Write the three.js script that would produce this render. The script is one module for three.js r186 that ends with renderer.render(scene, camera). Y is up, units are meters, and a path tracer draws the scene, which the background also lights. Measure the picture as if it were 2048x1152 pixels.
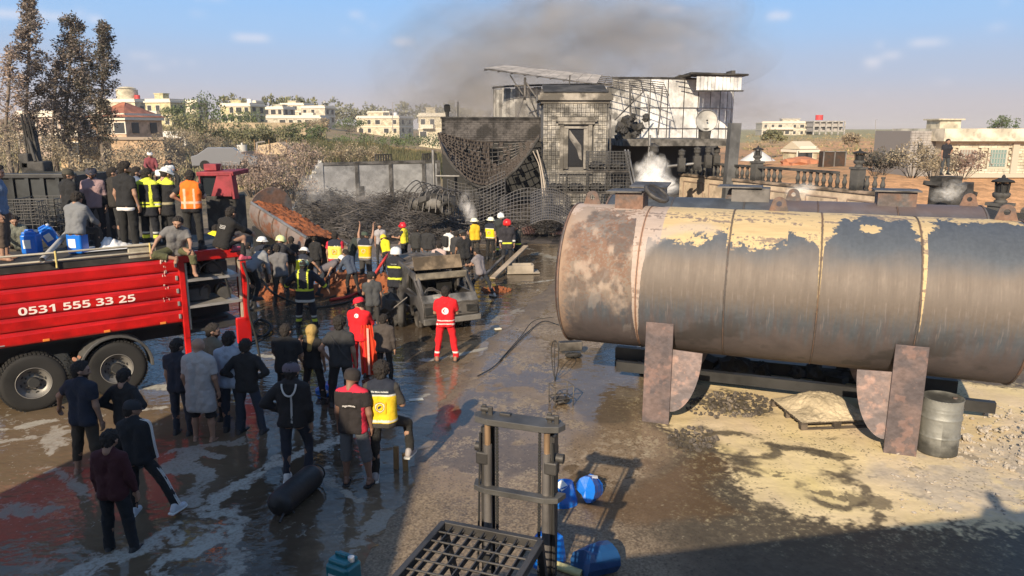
import * as THREE from 'three';
import { mergeGeometries } from 'three/addons/utils/BufferGeometryUtils.js';
import { RoundedBoxGeometry } from 'three/addons/geometries/RoundedBoxGeometry.js';
import { ConvexGeometry } from 'three/addons/geometries/ConvexGeometry.js';

// ---------------------------------------------------------------- camera, sky, sun, exposure
const scene = new THREE.Scene();
const F = 1500, CX = 1024, CY = 576, HORIZON = 258, EYE = 5.6;       // lens of the photograph, in pixels of its 2048 x 1152 frame
const PITCH = Math.atan((CY - HORIZON) / F), cP = Math.cos(PITCH), sP = Math.sin(PITCH);
const camera = new THREE.PerspectiveCamera(2 * Math.atan(CY / F) * 180 / Math.PI, 16 / 9, 0.1, 6000);
camera.position.set(0, EYE, 0);
camera.rotation.x = -PITCH;
const SUN = new THREE.Vector3(-0.297, 0.465, 0.834).normalize();

function skyTexture() {
  const W = 1024, H = 512, data = new Float32Array(W * H * 4);
  const lerp = (a, b, t) => a + (b - a) * t, ss = (a, b, x) => { const t = Math.min(1, Math.max(0, (x - a) / (b - a))); return t * t * (3 - 2 * t); };
  const stops = [[-90, [.22, .19, .16]], [-4, [.40, .36, .33]], [0, [.43, .385, .375]], [1.5, [.42, .395, .42]], [4, [.34, .40, .52]], [7, [.27, .42, .64]], [10, [.22, .41, .70]], [20, [.17, .32, .56]], [45, [.10, .18, .34]], [90, [.07, .12, .23]]];
  const hash = (x, y) => { let h = Math.imul(x, 374761393) + Math.imul(y, 668265263); h = Math.imul(h ^ (h >>> 13), 1274126177); return ((h ^ (h >>> 16)) >>> 0) / 4294967296; };
  const vn = (x, y) => { const i = Math.floor(x), j = Math.floor(y), u = ss(0, 1, x - i), v = ss(0, 1, y - j); return lerp(lerp(hash(i, j), hash(i + 1, j), u), lerp(hash(i, j + 1), hash(i + 1, j + 1), u), v); };
  const fbm = (x, y) => vn(x, y) * .5 + vn(x * 2.1, y * 2.1) * .27 + vn(x * 4.3, y * 4.3) * .15 + vn(x * 8.7, y * 8.7) * .08;
  for (let j = 0; j < H; j++) {
    const el = ((j + .5) / H - .5) * 180;
    let k = 0; while (k < stops.length - 2 && el > stops[k + 1][0]) k++;
    const t = ss(stops[k][0], stops[k + 1][0], el) * .5 + .5 * Math.min(1, Math.max(0, (el - stops[k][0]) / (stops[k + 1][0] - stops[k][0])));
    for (let i = 0; i < W; i++) {
      const az = ((i + .5) / W - .5) * 360, c = [0, 1, 2].map(n => lerp(stops[k][1][n], stops[k + 1][1][n], t));
      const dir = new THREE.Vector3(Math.cos(az * Math.PI / 180) * Math.cos(el * Math.PI / 180), Math.sin(el * Math.PI / 180), Math.sin(az * Math.PI / 180) * Math.cos(el * Math.PI / 180));
      const g = Math.pow(Math.max(0, dir.dot(SUN)), 8) * .5;
      // thin small clouds scattered all round at low elevation
      const cl = ss(.68, .82, fbm((az - 52) * .3 + 40, el * 1.3)) * ss(1.5, 4.5, el) * (1 - ss(9, 22, el)) * .55;
      for (let n = 0; n < 3; n++) data[(j * W + i) * 4 + n] = lerp(c[n] + g * [1, .9, .7][n], [.70, .65, .66][n], cl);
      data[(j * W + i) * 4 + 3] = 1;
    }
  }
  const tex = new THREE.DataTexture(data, W, H, THREE.RGBAFormat, THREE.FloatType);
  tex.mapping = THREE.EquirectangularReflectionMapping; tex.magFilter = THREE.LinearFilter; tex.needsUpdate = true;
  return tex;
}
scene.background = skyTexture();
scene.environment = scene.background;
const sun = new THREE.DirectionalLight(new THREE.Color(1, .84, .62), 4.9);
sun.position.copy(SUN).multiplyScalar(120); sun.target.position.set(0, 0, -25);
sun.position.add(sun.target.position);
sun.castShadow = true; sun.shadow.mapSize.set(4096, 4096);
Object.assign(sun.shadow.camera, { left: -60, right: 60, top: 60, bottom: -60, near: 1, far: 300 });
scene.add(sun, sun.target);
const renderer = new THREE.WebGLRenderer({ antialias: true });
renderer.setSize(1024, 576);
renderer.toneMapping = THREE.LinearToneMapping;
renderer.toneMappingExposure = 1.4;
renderer.shadowMap.enabled = true;
scene.fog = new THREE.FogExp2(new THREE.Color(.62, .58, .56), .00022);

// ---------------------------------------------------------------- helpers
const V3 = (x, y, z) => new THREE.Vector3(x, y, z), R = a => a * Math.PI / 180;
const lerp = (a, b, t) => a + (b - a) * t, clamp = (x, a = 0, b = 1) => Math.min(b, Math.max(a, x));
const sstep = (a, b, x) => { const t = clamp((x - a) / (b - a)); return t * t * (3 - 2 * t); };
function rng(seed) { return () => { seed = (seed + 0x6d2b79f5) | 0; let t = Math.imul(seed ^ (seed >>> 15), 1 | seed); t = (t + Math.imul(t ^ (t >>> 7), 61 | t)) ^ t; return ((t ^ (t >>> 14)) >>> 0) / 4294967296; }; }
// where the sight line of a pixel of the photograph meets a height or a depth
function ray(px, py) { const a = (px - CX) / F, b = -(py - CY) / F; return [a, b * cP - sP, cP + b * sP]; }
function onPlane(px, py, h = 0) { const r = ray(px, py), t = (h - EYE) / r[1]; return V3(r[0] * t, h, -r[2] * t); }
function atDepth(px, py, d) { const r = ray(px, py), t = d / r[2]; return V3(r[0] * t, EYE + r[1] * t, -d); }
const names = new Map();
function numbered(n) { const k = names.get(n) ?? 0; names.set(n, k + 1); return k ? n + '_' + String(k).padStart(3, '0') : n; }
function tag(o, label, category, group, kind) {
  const u = {}; if (label) u.label = label; if (category) u.category = category; if (group) u.group = group; if (kind) u.kind = kind; o.userData = u; return o;
}
function thing(name, label, category, pos = [0, 0, 0], turn = 0, group) {
  const o = new THREE.Group(); o.name = numbered(name); scene.add(o);
  if (pos.isVector3) o.position.copy(pos); else o.position.set(...pos);
  o.rotation.y = turn; return tag(o, label, category, group);
}
function mesh(name, geo, material, parent) {
  const m = new THREE.Mesh(geo, material); m.castShadow = m.receiveShadow = true;
  m.name = (!parent || parent === scene) ? numbered(name) : name; (parent ?? scene).add(m); return m;
}
function struct(name, geo, material, parent) { const m = mesh(name, geo, material, parent); m.userData = { kind: 'structure' }; return m; }
function stuffPart(name, geo, material, parent) { const m = mesh(name, geo, material, parent); m.userData = { kind: 'stuff' }; return m; }
// uv in metres by the dominant side of each face
function boxUV(g) {
  g = g.index ? g.toNonIndexed() : g;
  const p = g.attributes.position.array, n = g.attributes.normal.array, uv = new Float32Array(p.length / 3 * 2);
  for (let f = 0; f < p.length / 9; f++) {
    let ax = 0, ay = 0, az = 0;
    for (let k = 0; k < 3; k++) { ax += n[f * 9 + k * 3]; ay += n[f * 9 + k * 3 + 1]; az += n[f * 9 + k * 3 + 2]; }
    ax = Math.abs(ax); ay = Math.abs(ay); az = Math.abs(az);
    for (let k = 0; k < 3; k++) {
      const i = f * 3 + k, x = p[i * 3], y = p[i * 3 + 1], z = p[i * 3 + 2];
      if (ay >= ax && ay >= az) { uv[i * 2] = x; uv[i * 2 + 1] = z; } else if (ax >= az) { uv[i * 2] = z; uv[i * 2 + 1] = y; } else { uv[i * 2] = x; uv[i * 2 + 1] = y; }
    }
  }
  g.setAttribute('uv', new THREE.BufferAttribute(uv, 2)); return g;
}
const M4 = (x = 0, y = 0, z = 0, rx = 0, ry = 0, rz = 0) => new THREE.Matrix4().compose(V3(x, y, z), new THREE.Quaternion().setFromEuler(new THREE.Euler(rx, ry, rz)), V3(1, 1, 1));
// collects pieces of one part
class MB {
  constructor() { this.g = []; }
  add(geo, m) { geo = geo.index ? geo.toNonIndexed() : geo.clone(); for (const k of Object.keys(geo.attributes)) if (!['position', 'normal', 'uv'].includes(k)) geo.deleteAttribute(k); if (m) geo.applyMatrix4(m); this.g.push(geo); return this; }
  box(w, h, d, x, y, z, rx, ry, rz) { return this.add(new THREE.BoxGeometry(w, h, d), M4(x, y, z, rx, ry, rz)); }
  rbox(w, h, d, r, x, y, z, rx, ry, rz) { return this.add(new RoundedBoxGeometry(w, h, d, 2, r), M4(x, y, z, rx, ry, rz)); }
  cyl(r0, r1, h, x, y, z, rx, ry, rz, seg = 16, open = false) { return this.add(new THREE.CylinderGeometry(r1, r0, h, seg, 1, open), M4(x, y, z, rx, ry, rz)); }
  bar(a, b, r0, r1 = r0, seg = 8) {
    const A = Array.isArray(a) ? V3(...a) : a, B = Array.isArray(b) ? V3(...b) : b, d = B.clone().sub(A), L = d.length();
    const q = new THREE.Quaternion().setFromUnitVectors(V3(0, 1, 0), d.normalize());
    return this.add(new THREE.CylinderGeometry(r1, r0, L, seg, 1), new THREE.Matrix4().compose(A.clone().add(B).multiplyScalar(.5), q, V3(1, 1, 1)));
  }
  beam(a, b, w, h) {   // square bar from a to b
    const A = Array.isArray(a) ? V3(...a) : a, B = Array.isArray(b) ? V3(...b) : b, d = B.clone().sub(A), L = d.length();
    const m = new THREE.Matrix4().lookAt(A, B, Math.abs(d.y) > .95 * L ? V3(1, 0, 0) : V3(0, 1, 0)); m.setPosition(A.clone().add(B).multiplyScalar(.5));
    return this.add(new THREE.BoxGeometry(w, h, L), m);
  }
  tube(pts, r, seg = 24, rs = 6) { return this.add(new THREE.TubeGeometry(new THREE.CatmullRomCurve3(pts.map(p => Array.isArray(p) ? V3(...p) : p)), seg, r, rs)); }
  ext(pts, depth, m, bevel = 0) {
    const s = new THREE.Shape(pts.map(p => new THREE.Vector2(...p)));
    return this.add(new THREE.ExtrudeGeometry(s, bevel ? { depth, bevelEnabled: true, bevelSize: bevel, bevelThickness: bevel, bevelSegments: 1 } : { depth, bevelEnabled: false }), m);
  }
  geo(uv = true) { const g = mergeGeometries(this.g); return uv ? boxUV(g) : g; }
  part(name, material, parent) { return mesh(name, this.geo(), material, parent); }
}
// irregular lump
function lump(r, seed, rough = .35, detail = 1, flat = 1) {
  const g = new THREE.IcosahedronGeometry(r, detail), p = g.attributes.position, rn = rng(seed), memo = new Map();
  for (let i = 0; i < p.count; i++) {
    const k = [p.getX(i), p.getY(i), p.getZ(i)].map(v => v.toFixed(3)).join(); if (!memo.has(k)) memo.set(k, 1 + (rn() - .5) * 2 * rough);
    const s = memo.get(k); p.setXYZ(i, p.getX(i) * s, p.getY(i) * s * flat, p.getZ(i) * s);
  }
  g.computeVertexNormals(); return g;
}

// ---------------------------------------------------------------- noise and textures
const NS = 512;
function periodicNoise(seed, base, oct, gain = .5) {      // NS x NS wrap-around fbm, 0..1
  const out = new Float32Array(NS * NS), rn = rng(seed);
  let amp = 1, f = base;
  for (let o = 0; o < oct; o++, amp *= gain, f *= 2) {
    const lat = new Float32Array(f * f); for (let i = 0; i < f * f; i++) lat[i] = rn();
    for (let y = 0; y < NS; y++) {
      const fy = y / NS * f, j = Math.floor(fy), v0 = fy - j, v = v0 * v0 * (3 - 2 * v0), ja = (j % f) * f, jb = ((j + 1) % f) * f;
      for (let x = 0; x < NS; x++) {
        const fx = x / NS * f, i = Math.floor(fx), u0 = fx - i, u = u0 * u0 * (3 - 2 * u0), ia = i % f, ib = (i + 1) % f;
        out[y * NS + x] += amp * lerp(lerp(lat[ja + ia], lat[ja + ib], u), lerp(lat[jb + ia], lat[jb + ib], u), v);
      }
    }
  }
  let lo = 1e9, hi = -1e9; for (const v of out) { lo = Math.min(lo, v); hi = Math.max(hi, v); }
  for (let i = 0; i < out.length; i++) out[i] = (out[i] - lo) / (hi - lo);
  return out;
}
const NA = periodicNoise(11, 4, 7, .55), NB = periodicNoise(23, 8, 6, .6), NC = periodicNoise(37, 32, 4, .6), ND = periodicNoise(51, 3, 4, .4);
function smp(a, x, y) {     // x, y in periods
  x = (x - Math.floor(x)) * NS; y = (y - Math.floor(y)) * NS;
  const i = x | 0, j = y | 0, u = x - i, v = y - j, i1 = (i + 1) & 511, j1 = ((j + 1) & 511) * NS, j0 = (j & 511) * NS, i0 = i & 511;
  return (a[j0 + i0] * (1 - u) + a[j0 + i1] * u) * (1 - v) + (a[j1 + i0] * (1 - u) + a[j1 + i1] * u) * v;
}
function dataTex(w, h, fn, srgb, rep) {     // fn(x, y, out) gives linear 0..1 values
  const d = new Uint8Array(w * h * 4), o = [0, 0, 0];
  const enc = v => { v = clamp(v); return srgb ? (v <= .0031308 ? v * 12.92 : 1.055 * Math.pow(v, 1 / 2.4) - .055) : v; };
  for (let y = 0; y < h; y++) for (let x = 0; x < w; x++) {
    fn(x, y, o); const k = (y * w + x) * 4; d[k] = enc(o[0]) * 255; d[k + 1] = enc(o[1]) * 255; d[k + 2] = enc(o[2]) * 255; d[k + 3] = 255;
  }
  const t = new THREE.DataTexture(d, w, h); t.magFilter = THREE.LinearFilter; t.minFilter = THREE.LinearMipmapLinearFilter; t.generateMipmaps = true;
  t.wrapS = t.wrapT = THREE.RepeatWrapping; if (srgb) t.colorSpace = THREE.SRGBColorSpace; if (rep) t.repeat.set(rep, rep); t.needsUpdate = true; return t;
}
const grey = (fn) => (x, y, o) => { o[0] = o[1] = o[2] = fn(x, y); };
const tGrunge = dataTex(512, 512, grey((x, y) => .62 + .38 * sstep(.2, .8, smp(NA, x / 512, y / 512)) - .16 * sstep(.6, .9, smp(NB, x / 512, y / 512))), true, 1 / 2.7);
const tSoot = dataTex(512, 512, (x, y, o) => { const a = sstep(.3, .7, smp(NA, x / 512, y / 512)), b = smp(NC, x / 512, y / 512), k = .25 + .75 * a * (.6 + .4 * b); o[0] = k; o[1] = k * .98; o[2] = k * .95; }, true, 1 / 3.1);
const tBump = dataTex(512, 512, grey((x, y) => .5 * smp(NB, x / 512, y / 512) + .5 * smp(NC, x / 512, y / 512)), false, 1 / 1.3);
const tFabric = dataTex(256, 256, grey((x, y) => smp(NB, x / 256, y / 256) * .7 + smp(NC, x / 256, y / 256) * .3), false, 1 / .55);
const tRust = dataTex(512, 512, (x, y, o) => {
  const a = sstep(.35, .65, smp(NA, x / 512, y / 512)), b = smp(NC, x / 512, y / 512), c = sstep(.5, .8, smp(NB, x / 512, y / 512));
  const m = .75 + .5 * (b - .5); o[0] = lerp(.16, .27, a) * m; o[1] = lerp(.13, .16, a) * m + c * .02; o[2] = lerp(.12, .115, a) * m + c * .03;
}, true, 1 / 2.2);
function mat(color, rough = .8, metal = 0, o = {}) {
  const m = new (o.transmission || o.clearcoat || o.ior ? THREE.MeshPhysicalMaterial : THREE.MeshStandardMaterial)({ roughness: rough, metalness: metal, ...o });
  if (Array.isArray(color)) m.color.setRGB(...color); else m.color.set(color);
  return m;
}
const M = {
  soot: mat([.075, .072, .070], .9, 0, { map: tSoot, bumpMap: tBump, bumpScale: .015 }),
  burntSteel: mat([.20, .185, .175], .6, .35, { map: tSoot, bumpMap: tBump, bumpScale: .004 }),
  black: mat([.018, .018, .018], .75),
  darkSteel: mat([.06, .06, .062], .5, .5, { map: tGrunge }),
  greySteel: mat([.32, .31, .30], .5, .6, { map: tGrunge, bumpMap: tBump, bumpScale: .003 }),
  rust: mat([1, 1, 1], .75, .25, { map: tRust, bumpMap: tBump, bumpScale: .004 }),
  concrete: mat([.34, .32, .29], .9, 0, { map: tGrunge, bumpMap: tBump, bumpScale: .01 }),
  burntConcrete: mat([.20, .19, .18], .92, 0, { map: tSoot, bumpMap: tBump, bumpScale: .012 }),
  rubber: mat([.022, .021, .020], .85, 0, { map: tGrunge }),
  wood: mat([.36, .22, .10], .8, 0, { map: tGrunge }),
  chrome: mat([.55, .54, .52], .3, .8, { map: tGrunge }),
  glass: mat([.02, .025, .03], .12, 0),
};
// ---------------------------------------------------------------- ground: terrain, yard, flood water
function terrainH(X, d) {
  const a = X / Math.max(d, 8), L = sstep(-.02, -.35, -Math.abs(Math.min(a, 0)) < -.02 ? a : 0) * 1, left = a < 0 ? sstep(.02, .35, -a) : 0, right = a > 0 ? sstep(.15, .45, a) : 0;
  return left * (1.2 * sstep(40, 62, d) + 5.2 * sstep(80, 190, d) + 2 * sstep(190, 400, d)) + right * 1.9 * sstep(44, 60, d) + 2.6 * sstep(110, 500, d) - .1 * (1 - sstep(45, 60, d)) + (smp(NB, X / 90, d / 90) - .5) * 1.2 * sstep(60, 140, d);
}
{
  const nu = 260, nv = 190, pos = [], col = [], idx = [], uv = [];
  for (let j = 0; j <= nv; j++) for (let i = 0; i <= nu; i++) {
    const d = -60 + Math.pow(j / nv, 3.2) * 4060 + j * .35, X = (i / nu - .5) * 2 * (60 + (d + 60) * 1.15), de = Math.max(d, 1);
    const a = X / Math.max(de, 8), h = d < 40 ? -.1 : terrainH(X, d);
    pos.push(X, h, -d); uv.push(X, d);
    const n = smp(NA, X / 60, d / 60), n2 = smp(NC, X / 40, d / 22);
    let c = [.20, .165, .12];
    if (a > .12) {
      c = [lerp(.60, .74, n), lerp(.32, .40, n), lerp(.145, .19, n)];
      const scrub = sstep(.56, .72, n2) * sstep(55, 70, d); c = c.map((v, k) => lerp(v, [.24, .19, .09][k], scrub * .7));
      const far = sstep(190, 300, d + n * 60); c = c.map((v, k) => lerp(v, [.33, .29, .14][k] * (.8 + n2 * .5), far));
    } else {
      const g = sstep(46, 58, d); c = c.map((v, k) => lerp(v, [.36, .25, .15][k] * (.75 + .5 * n), g));
      const grass = sstep(.42, .6, n2 * .5 + n * .5) * g; c = c.map((v, k) => lerp(v, [.25, .22, .10][k], grass * .7));
      if (a > -.27 && a < -.08) { const gold = sstep(112, 122, d) * (1 - sstep(150, 160, d)); c = c.map((v, k) => lerp(v, [.55, .38, .17][k], gold * .9)); }
      const far = sstep(420, 700, d); c = c.map((v, k) => lerp(v, [.17, .17, .10][k], far));
    }
    col.push(...c);
  }
  for (let j = 0; j < nv; j++) for (let i = 0; i < nu; i++) { const k = j * (nu + 1) + i; idx.push(k, k + 1, k + nu + 1, k + 1, k + nu + 2, k + nu + 1); }
  const g = new THREE.BufferGeometry();
  g.setAttribute('position', new THREE.Float32BufferAttribute(pos, 3)); g.setAttribute('color', new THREE.Float32BufferAttribute(col, 3)); g.setAttribute('uv', new THREE.Float32BufferAttribute(uv, 2));
  g.setIndex(idx); g.computeVertexNormals();
  struct('terrain', g, mat([1, 1, 1], .95, 0, { vertexColors: true, map: tGrunge, bumpMap: tBump, bumpScale: .05 }));
}
// --- painted layers are given by outlines read off the photograph and turned into places on the ground
const gpt = (x, y) => { const p = onPlane(x, y, 0); return [p.x, -p.z]; };
const poly = (...pts) => { const q = pts.map(p => gpt(...p)); let a = 1e9, b = -1e9, c = 1e9, e = -1e9; for (const [x, y] of q) { a = Math.min(a, x); b = Math.max(b, x); c = Math.min(c, y); e = Math.max(e, y); } return { q, a, b, c, e }; };
function sdPoly({ q, a, b, c, e }, x, y, far = 2) {      // signed, inside positive; clipped at -far
  if (x < a - far || x > b + far || y < c - far || y > e + far) return -far;
  let m = 1e9, inside = false;
  for (let i = 0, j = q.length - 1; i < q.length; j = i++) {
    const ax = q[j][0], ay = q[j][1], bx = q[i][0] - ax, by = q[i][1] - ay, px = x - ax, py = y - ay, t = clamp((px * bx + py * by) / (bx * bx + by * by + 1e-9)), dx = px - bx * t, dy = py - by * t;
    m = Math.min(m, dx * dx + dy * dy);
    if ((q[i][1] > y) !== (q[j][1] > y) && x < (q[j][0] - q[i][0]) * (y - q[i][1]) / (q[j][1] - q[i][1]) + q[i][0]) inside = !inside;
  }
  m = Math.sqrt(m); return inside ? m : -Math.min(m, far);
}
function sdLine({ q, a, b, c, e }, x, y, far = 2) {      // distance to a polyline
  if (x < a - far || x > b + far || y < c - far || y > e + far) return far;
  let m = 1e9;
  for (let i = 1; i < q.length; i++) {
    const ax = q[i - 1][0], ay = q[i - 1][1], bx = q[i][0] - ax, by = q[i][1] - ay, px = x - ax, py = y - ay, t = clamp((px * bx + py * by) / (bx * bx + by * by + 1e-9)), dx = px - bx * t, dy = py - by * t;
    m = Math.min(m, dx * dx + dy * dy);
  }
  return Math.sqrt(m);
}
const GX0 = -16, GD0 = 5, GS = 32;
const WATER = poly([-1200, 1400], [640, 1400], [735, 1120], [775, 1040], [832, 945], [850, 880], [890, 800], [935, 735], [968, 690], [1010, 655], [1065, 600], [1105, 566], [1130, 530], [1105, 492], [1040, 478], [960, 492], [860, 500], [760, 510], [640, 545], [520, 560], [380, 560], [-700, 560]);
const deposit = poly([1330, 850], [1345, 800], [1420, 745], [1560, 735], [1720, 770], [1840, 800], [1900, 760], [2300, 800], [2500, 1020], [2200, 1080], [1985, 1055], [1750, 1052], [1600, 1040], [1500, 1005], [1460, 960], [1440, 905], [1370, 880]);
const silt = poly([968, 700], [1110, 600], [1290, 690], [1300, 850], [1395, 900], [1300, 960], [1200, 990], [1080, 1000], [960, 1010], [860, 980], [850, 890], [900, 790]);
const wetDark = poly([1160, 700], [1280, 690], [1282, 820], [1250, 850], [1170, 850], [1120, 790]);
const brownDamp = poly([1180, 985], [1300, 955], [1420, 895], [1460, 940], [1420, 990], [1500, 1030], [1300, 1060], [1200, 1050]);
const rings = [[1490, 965, 75, 42], [1660, 978, 70, 36], [1478, 890, 70, 26], [1420, 1035, 150, 40], [1580, 930, 110, 40]].map(([x, y, a, b]) => { const c = gpt(x, y), e = gpt(x + a, y), f = gpt(x, y - b); return [c[0], c[1], e[0] - c[0], Math.abs(f[1] - c[1])]; });
const ash = [poly([1380, 800], [1440, 770], [1520, 790], [1560, 830], [1490, 838], [1430, 825]), poly([1360, 850], [1420, 855], [1460, 905], [1380, 905], [1330, 880])];
const pale = poly([1750, 905], [1840, 880], [1950, 890], [2100, 860], [2300, 1000], [2050, 1060], [1880, 1030], [1790, 980], [1700, 960]);
const gMap = {}, N = 2048;
{
  const C = new Uint8Array(N * N * 4), Q = new Uint8Array(N * N * 4), B = new Uint8Array(N * N * 4);
  const enc = v => { v = clamp(v); return (v <= .0031308 ? v * 12.92 : 1.055 * Math.pow(v, 1 / 2.4) - .055) * 255; };
  for (let j = 0; j < N; j++) for (let i = 0; i < N; i++) {
    const X = GX0 + GS * (i + .5) / N, d = GD0 + GS * (j + .5) / N, k = (j * N + i) * 4;
    const n0 = smp(NA, X / 9, d / 9), n1 = smp(NB, X / 3.1, d / 3.1), n2 = smp(NC, X / 2.3, d / 2.3), n3 = smp(NC, X / .7 + .3, d / .7), nf = smp(NA, X / 3 + .5, d / 5), wx = (n0 - .5) * 1.6 + (n1 - .5) * .5, wy = (nf - .5) * 1.6 + (n2 - .5) * .3;
    // worn wet concrete
    let c = [.20, .15, .10].map(v => v * (.7 + .35 * n0 + .25 * n2)), r = .62, b = .45 + n2 * .12 + n3 * .1;
    const mixc = (to, t) => { for (let q = 0; q < 3; q++) c[q] = lerp(c[q], to[q], t); };
    const damp = sstep(.35, .62, n1 * .5 + n0 * .5); mixc([.095, .07, .048], damp * .6); r -= damp * .2;
    // oily dark ground in the lower right and under the tanks
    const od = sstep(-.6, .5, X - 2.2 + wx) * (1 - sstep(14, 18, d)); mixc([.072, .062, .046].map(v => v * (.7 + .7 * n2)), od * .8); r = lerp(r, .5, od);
    // thin silty water film
    const s = sstep(-.1, .35, sdPoly(silt, X + wx * .35, d + wy * .35)); mixc([.215, .157, .102].map(v => v * (.70 + .28 * nf + .22 * smp(NA, X / 2.2 + wx * .1, d / 5) + .12 * n2)), s * .92); r = lerp(r, .20 + .25 * sstep(.3, .7, smp(NA, X / 6 + .3, d / 6)), s); b = lerp(b, .5 + (smp(ND, X / 1.1, d / 2) - .5) * .08, s);
    const pm = s * sstep(.46, .53, smp(NA, X / 5.5 + .2 + wx * .08, d / 8 + .6)); mixc([.105, .074, .046].map(v => v * (.8 + .5 * n2)), pm * .75); r = lerp(r, .06, pm); const scum = s * sstep(.50, .60, n3 * .5 + n2 * .5) * sstep(.42, .62, smp(NA, X / 3.4 + .9, d / 3.4 + .1)); mixc([.40, .33, .24], scum * .6); r = lerp(r, .7, scum * .8);
    const grit = sstep(.46, .62, n3) * sstep(12.5, 10.5, d + wx) * (1 - sstep(1.6, 2.6, X)); mixc([.36, .28, .19], grit * .55); r = lerp(r, .7, grit * .6); const pit = sstep(.66, .74, smp(NC, X / .9 + .15, d / .9)) * (1 - sstep(2.5, 4, X)); mixc([.05, .038, .028], pit * .7);
    const w = sstep(-.05, .2, sdPoly(wetDark, X + wx * .3, d + wy * .3)); mixc([.10, .078, .058], w * .8); r = lerp(r, .07, w); b = lerp(b, .5 + (smp(NB, X / 2.2, d / 1.4) - .5) * .12, w);
    const bd = sstep(-.1, .25, sdPoly(brownDamp, X + wx * .4, d + wy * .4)); mixc([.12, .074, .04], bd * .7); r = lerp(r, .3, bd);
    // yellow powder washed out over the ground
    const sd = sdPoly(deposit, X + wx * .5, d + wy * .5, 2.5), dep = sstep(-.22, .12, sd + (n2 - .5) * .5);
    const flow = smp(NA, (X + d * .5) / 6 + wx * .1, d / 1.3), yc = [lerp(.74, .62, n0), lerp(.60, .48, n0), lerp(.37, .27, nf)].map(v => v * (.74 + .32 * flow + .16 * n2));
    let hold = dep;
    for (const [rx, ry, ra, rb] of rings) {
      const q = Math.hypot((X + wx * .12 - rx) / ra, (d + wy * .12 - ry) / rb), band = sstep(.70, .86, q + (n2 - .5) * .3) * (1 - sstep(1.0, 1.18, q + (n1 - .5) * .5));
      const part = sstep(.38, .56, smp(NA, X / 4 + rx, d / 4)); hold *= 1 - .9 * band * part;
    }
    const spots = sstep(.58, .68, n1 * .55 + n0 * .45) * (1 - sstep(11.6, 13.4, d + wx * .4)); hold *= 1 - .88 * spots; hold *= 1 - .75 * sstep(.63, .70, smp(NA, X / 2.6 + wx * .2, d / 1.7 + wy * .2)) * (1 - sstep(12.5, 14, d));
    hold *= 1 - .8 * sstep(.60, .70, n0 * .45 + n1 * .55) * sstep(10.9, 9.2, d + wx);
    mixc(yc, hold); r = lerp(r, .78, hold); b = lerp(b, .5 + flow * .1 + n2 * .12, hold);
    const fringe = sstep(.56, .74, n2 * .5 + n3 * .5) * sstep(-1.6, -.2, sd) * (1 - dep); mixc([.40, .34, .20], fringe * .75);
    const pl = sstep(-.3, .4, sdPoly(pale, X + wx * .4, d + wy * .4)); mixc([.50, .43, .34].map(v => v * (.75 + .45 * n2)), pl * (.35 + .5 * sstep(.4, .6, n1))); r = lerp(r, .85, pl);
    for (const p of ash) { const a = sstep(-.1, .2, sdPoly(p, X + wx * .25, d + wy * .25)) * sstep(.36, .56, n2 * .6 + n1 * .4); mixc([.055, .05, .042], a * .9); b -= a * .1; }
    // flecks of pale scum and black crumbs everywhere on the wet part
    const fl = sstep(.735, .79, n3 * .6 + n2 * .4) * (1 - dep) * sstep(-3, 1.5, X) * sstep(.3, .55, n0); mixc([.42, .37, .26], fl * .8); r = lerp(r, .8, fl);
    const bl = sstep(.72, .77, smp(NC, X / 1.1 + .7, d / 1.1)) * sstep(.45, .7, smp(NB, X / 5, d / 5)) * sstep(2, 4, X); mixc([.035, .032, .028], bl * .85);
    C[k] = enc(c[0]); C[k + 1] = enc(c[1]); C[k + 2] = enc(c[2]); C[k + 3] = 255;
    Q[k] = Q[k + 1] = Q[k + 2] = clamp(r, .03, 1) * 255; Q[k + 3] = 255;
    B[k] = B[k + 1] = B[k + 2] = clamp(b) * 255; B[k + 3] = 255;
  }
  const T = (d, srgb) => { const t = new THREE.DataTexture(d, N, N); t.magFilter = THREE.LinearFilter; t.wrapS = t.wrapT = THREE.ClampToEdgeWrapping; if (srgb) t.colorSpace = THREE.SRGBColorSpace; t.needsUpdate = true; return t; };
  gMap.c = T(C, true); gMap.r = T(Q); gMap.b = T(B);
  const g = new THREE.PlaneGeometry(GS, GS); g.rotateX(-Math.PI / 2); g.translate(GX0 + GS / 2, 0, -(GD0 + GS / 2));
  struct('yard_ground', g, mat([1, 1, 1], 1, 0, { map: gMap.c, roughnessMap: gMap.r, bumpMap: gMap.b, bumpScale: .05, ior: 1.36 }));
  // burnt ground further back
  const g2 = new THREE.PlaneGeometry(56, 26, 80, 40); g2.rotateX(-Math.PI / 2); g2.translate(2, -.03, -48);
  const p = g2.attributes.position; for (let i = 0; i < p.count; i++) p.setY(i, -.03 + .25 * sstep(36, 40, -p.getZ(i)) * (smp(NB, p.getX(i) / 14, p.getZ(i) / 14) - .35));
  g2.computeVertexNormals();
  struct('burnt_ground', boxUV(g2), mat([.11, .09, .08], .95, 0, { map: tSoot, bumpMap: tBump, bumpScale: .06 }));
  const g3 = new THREE.PlaneGeometry(34, 12); g3.rotateX(-Math.PI / 2); g3.translate(0, -.004, 1);
  struct('near_ground', boxUV(g3), M.concrete);
}
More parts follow.
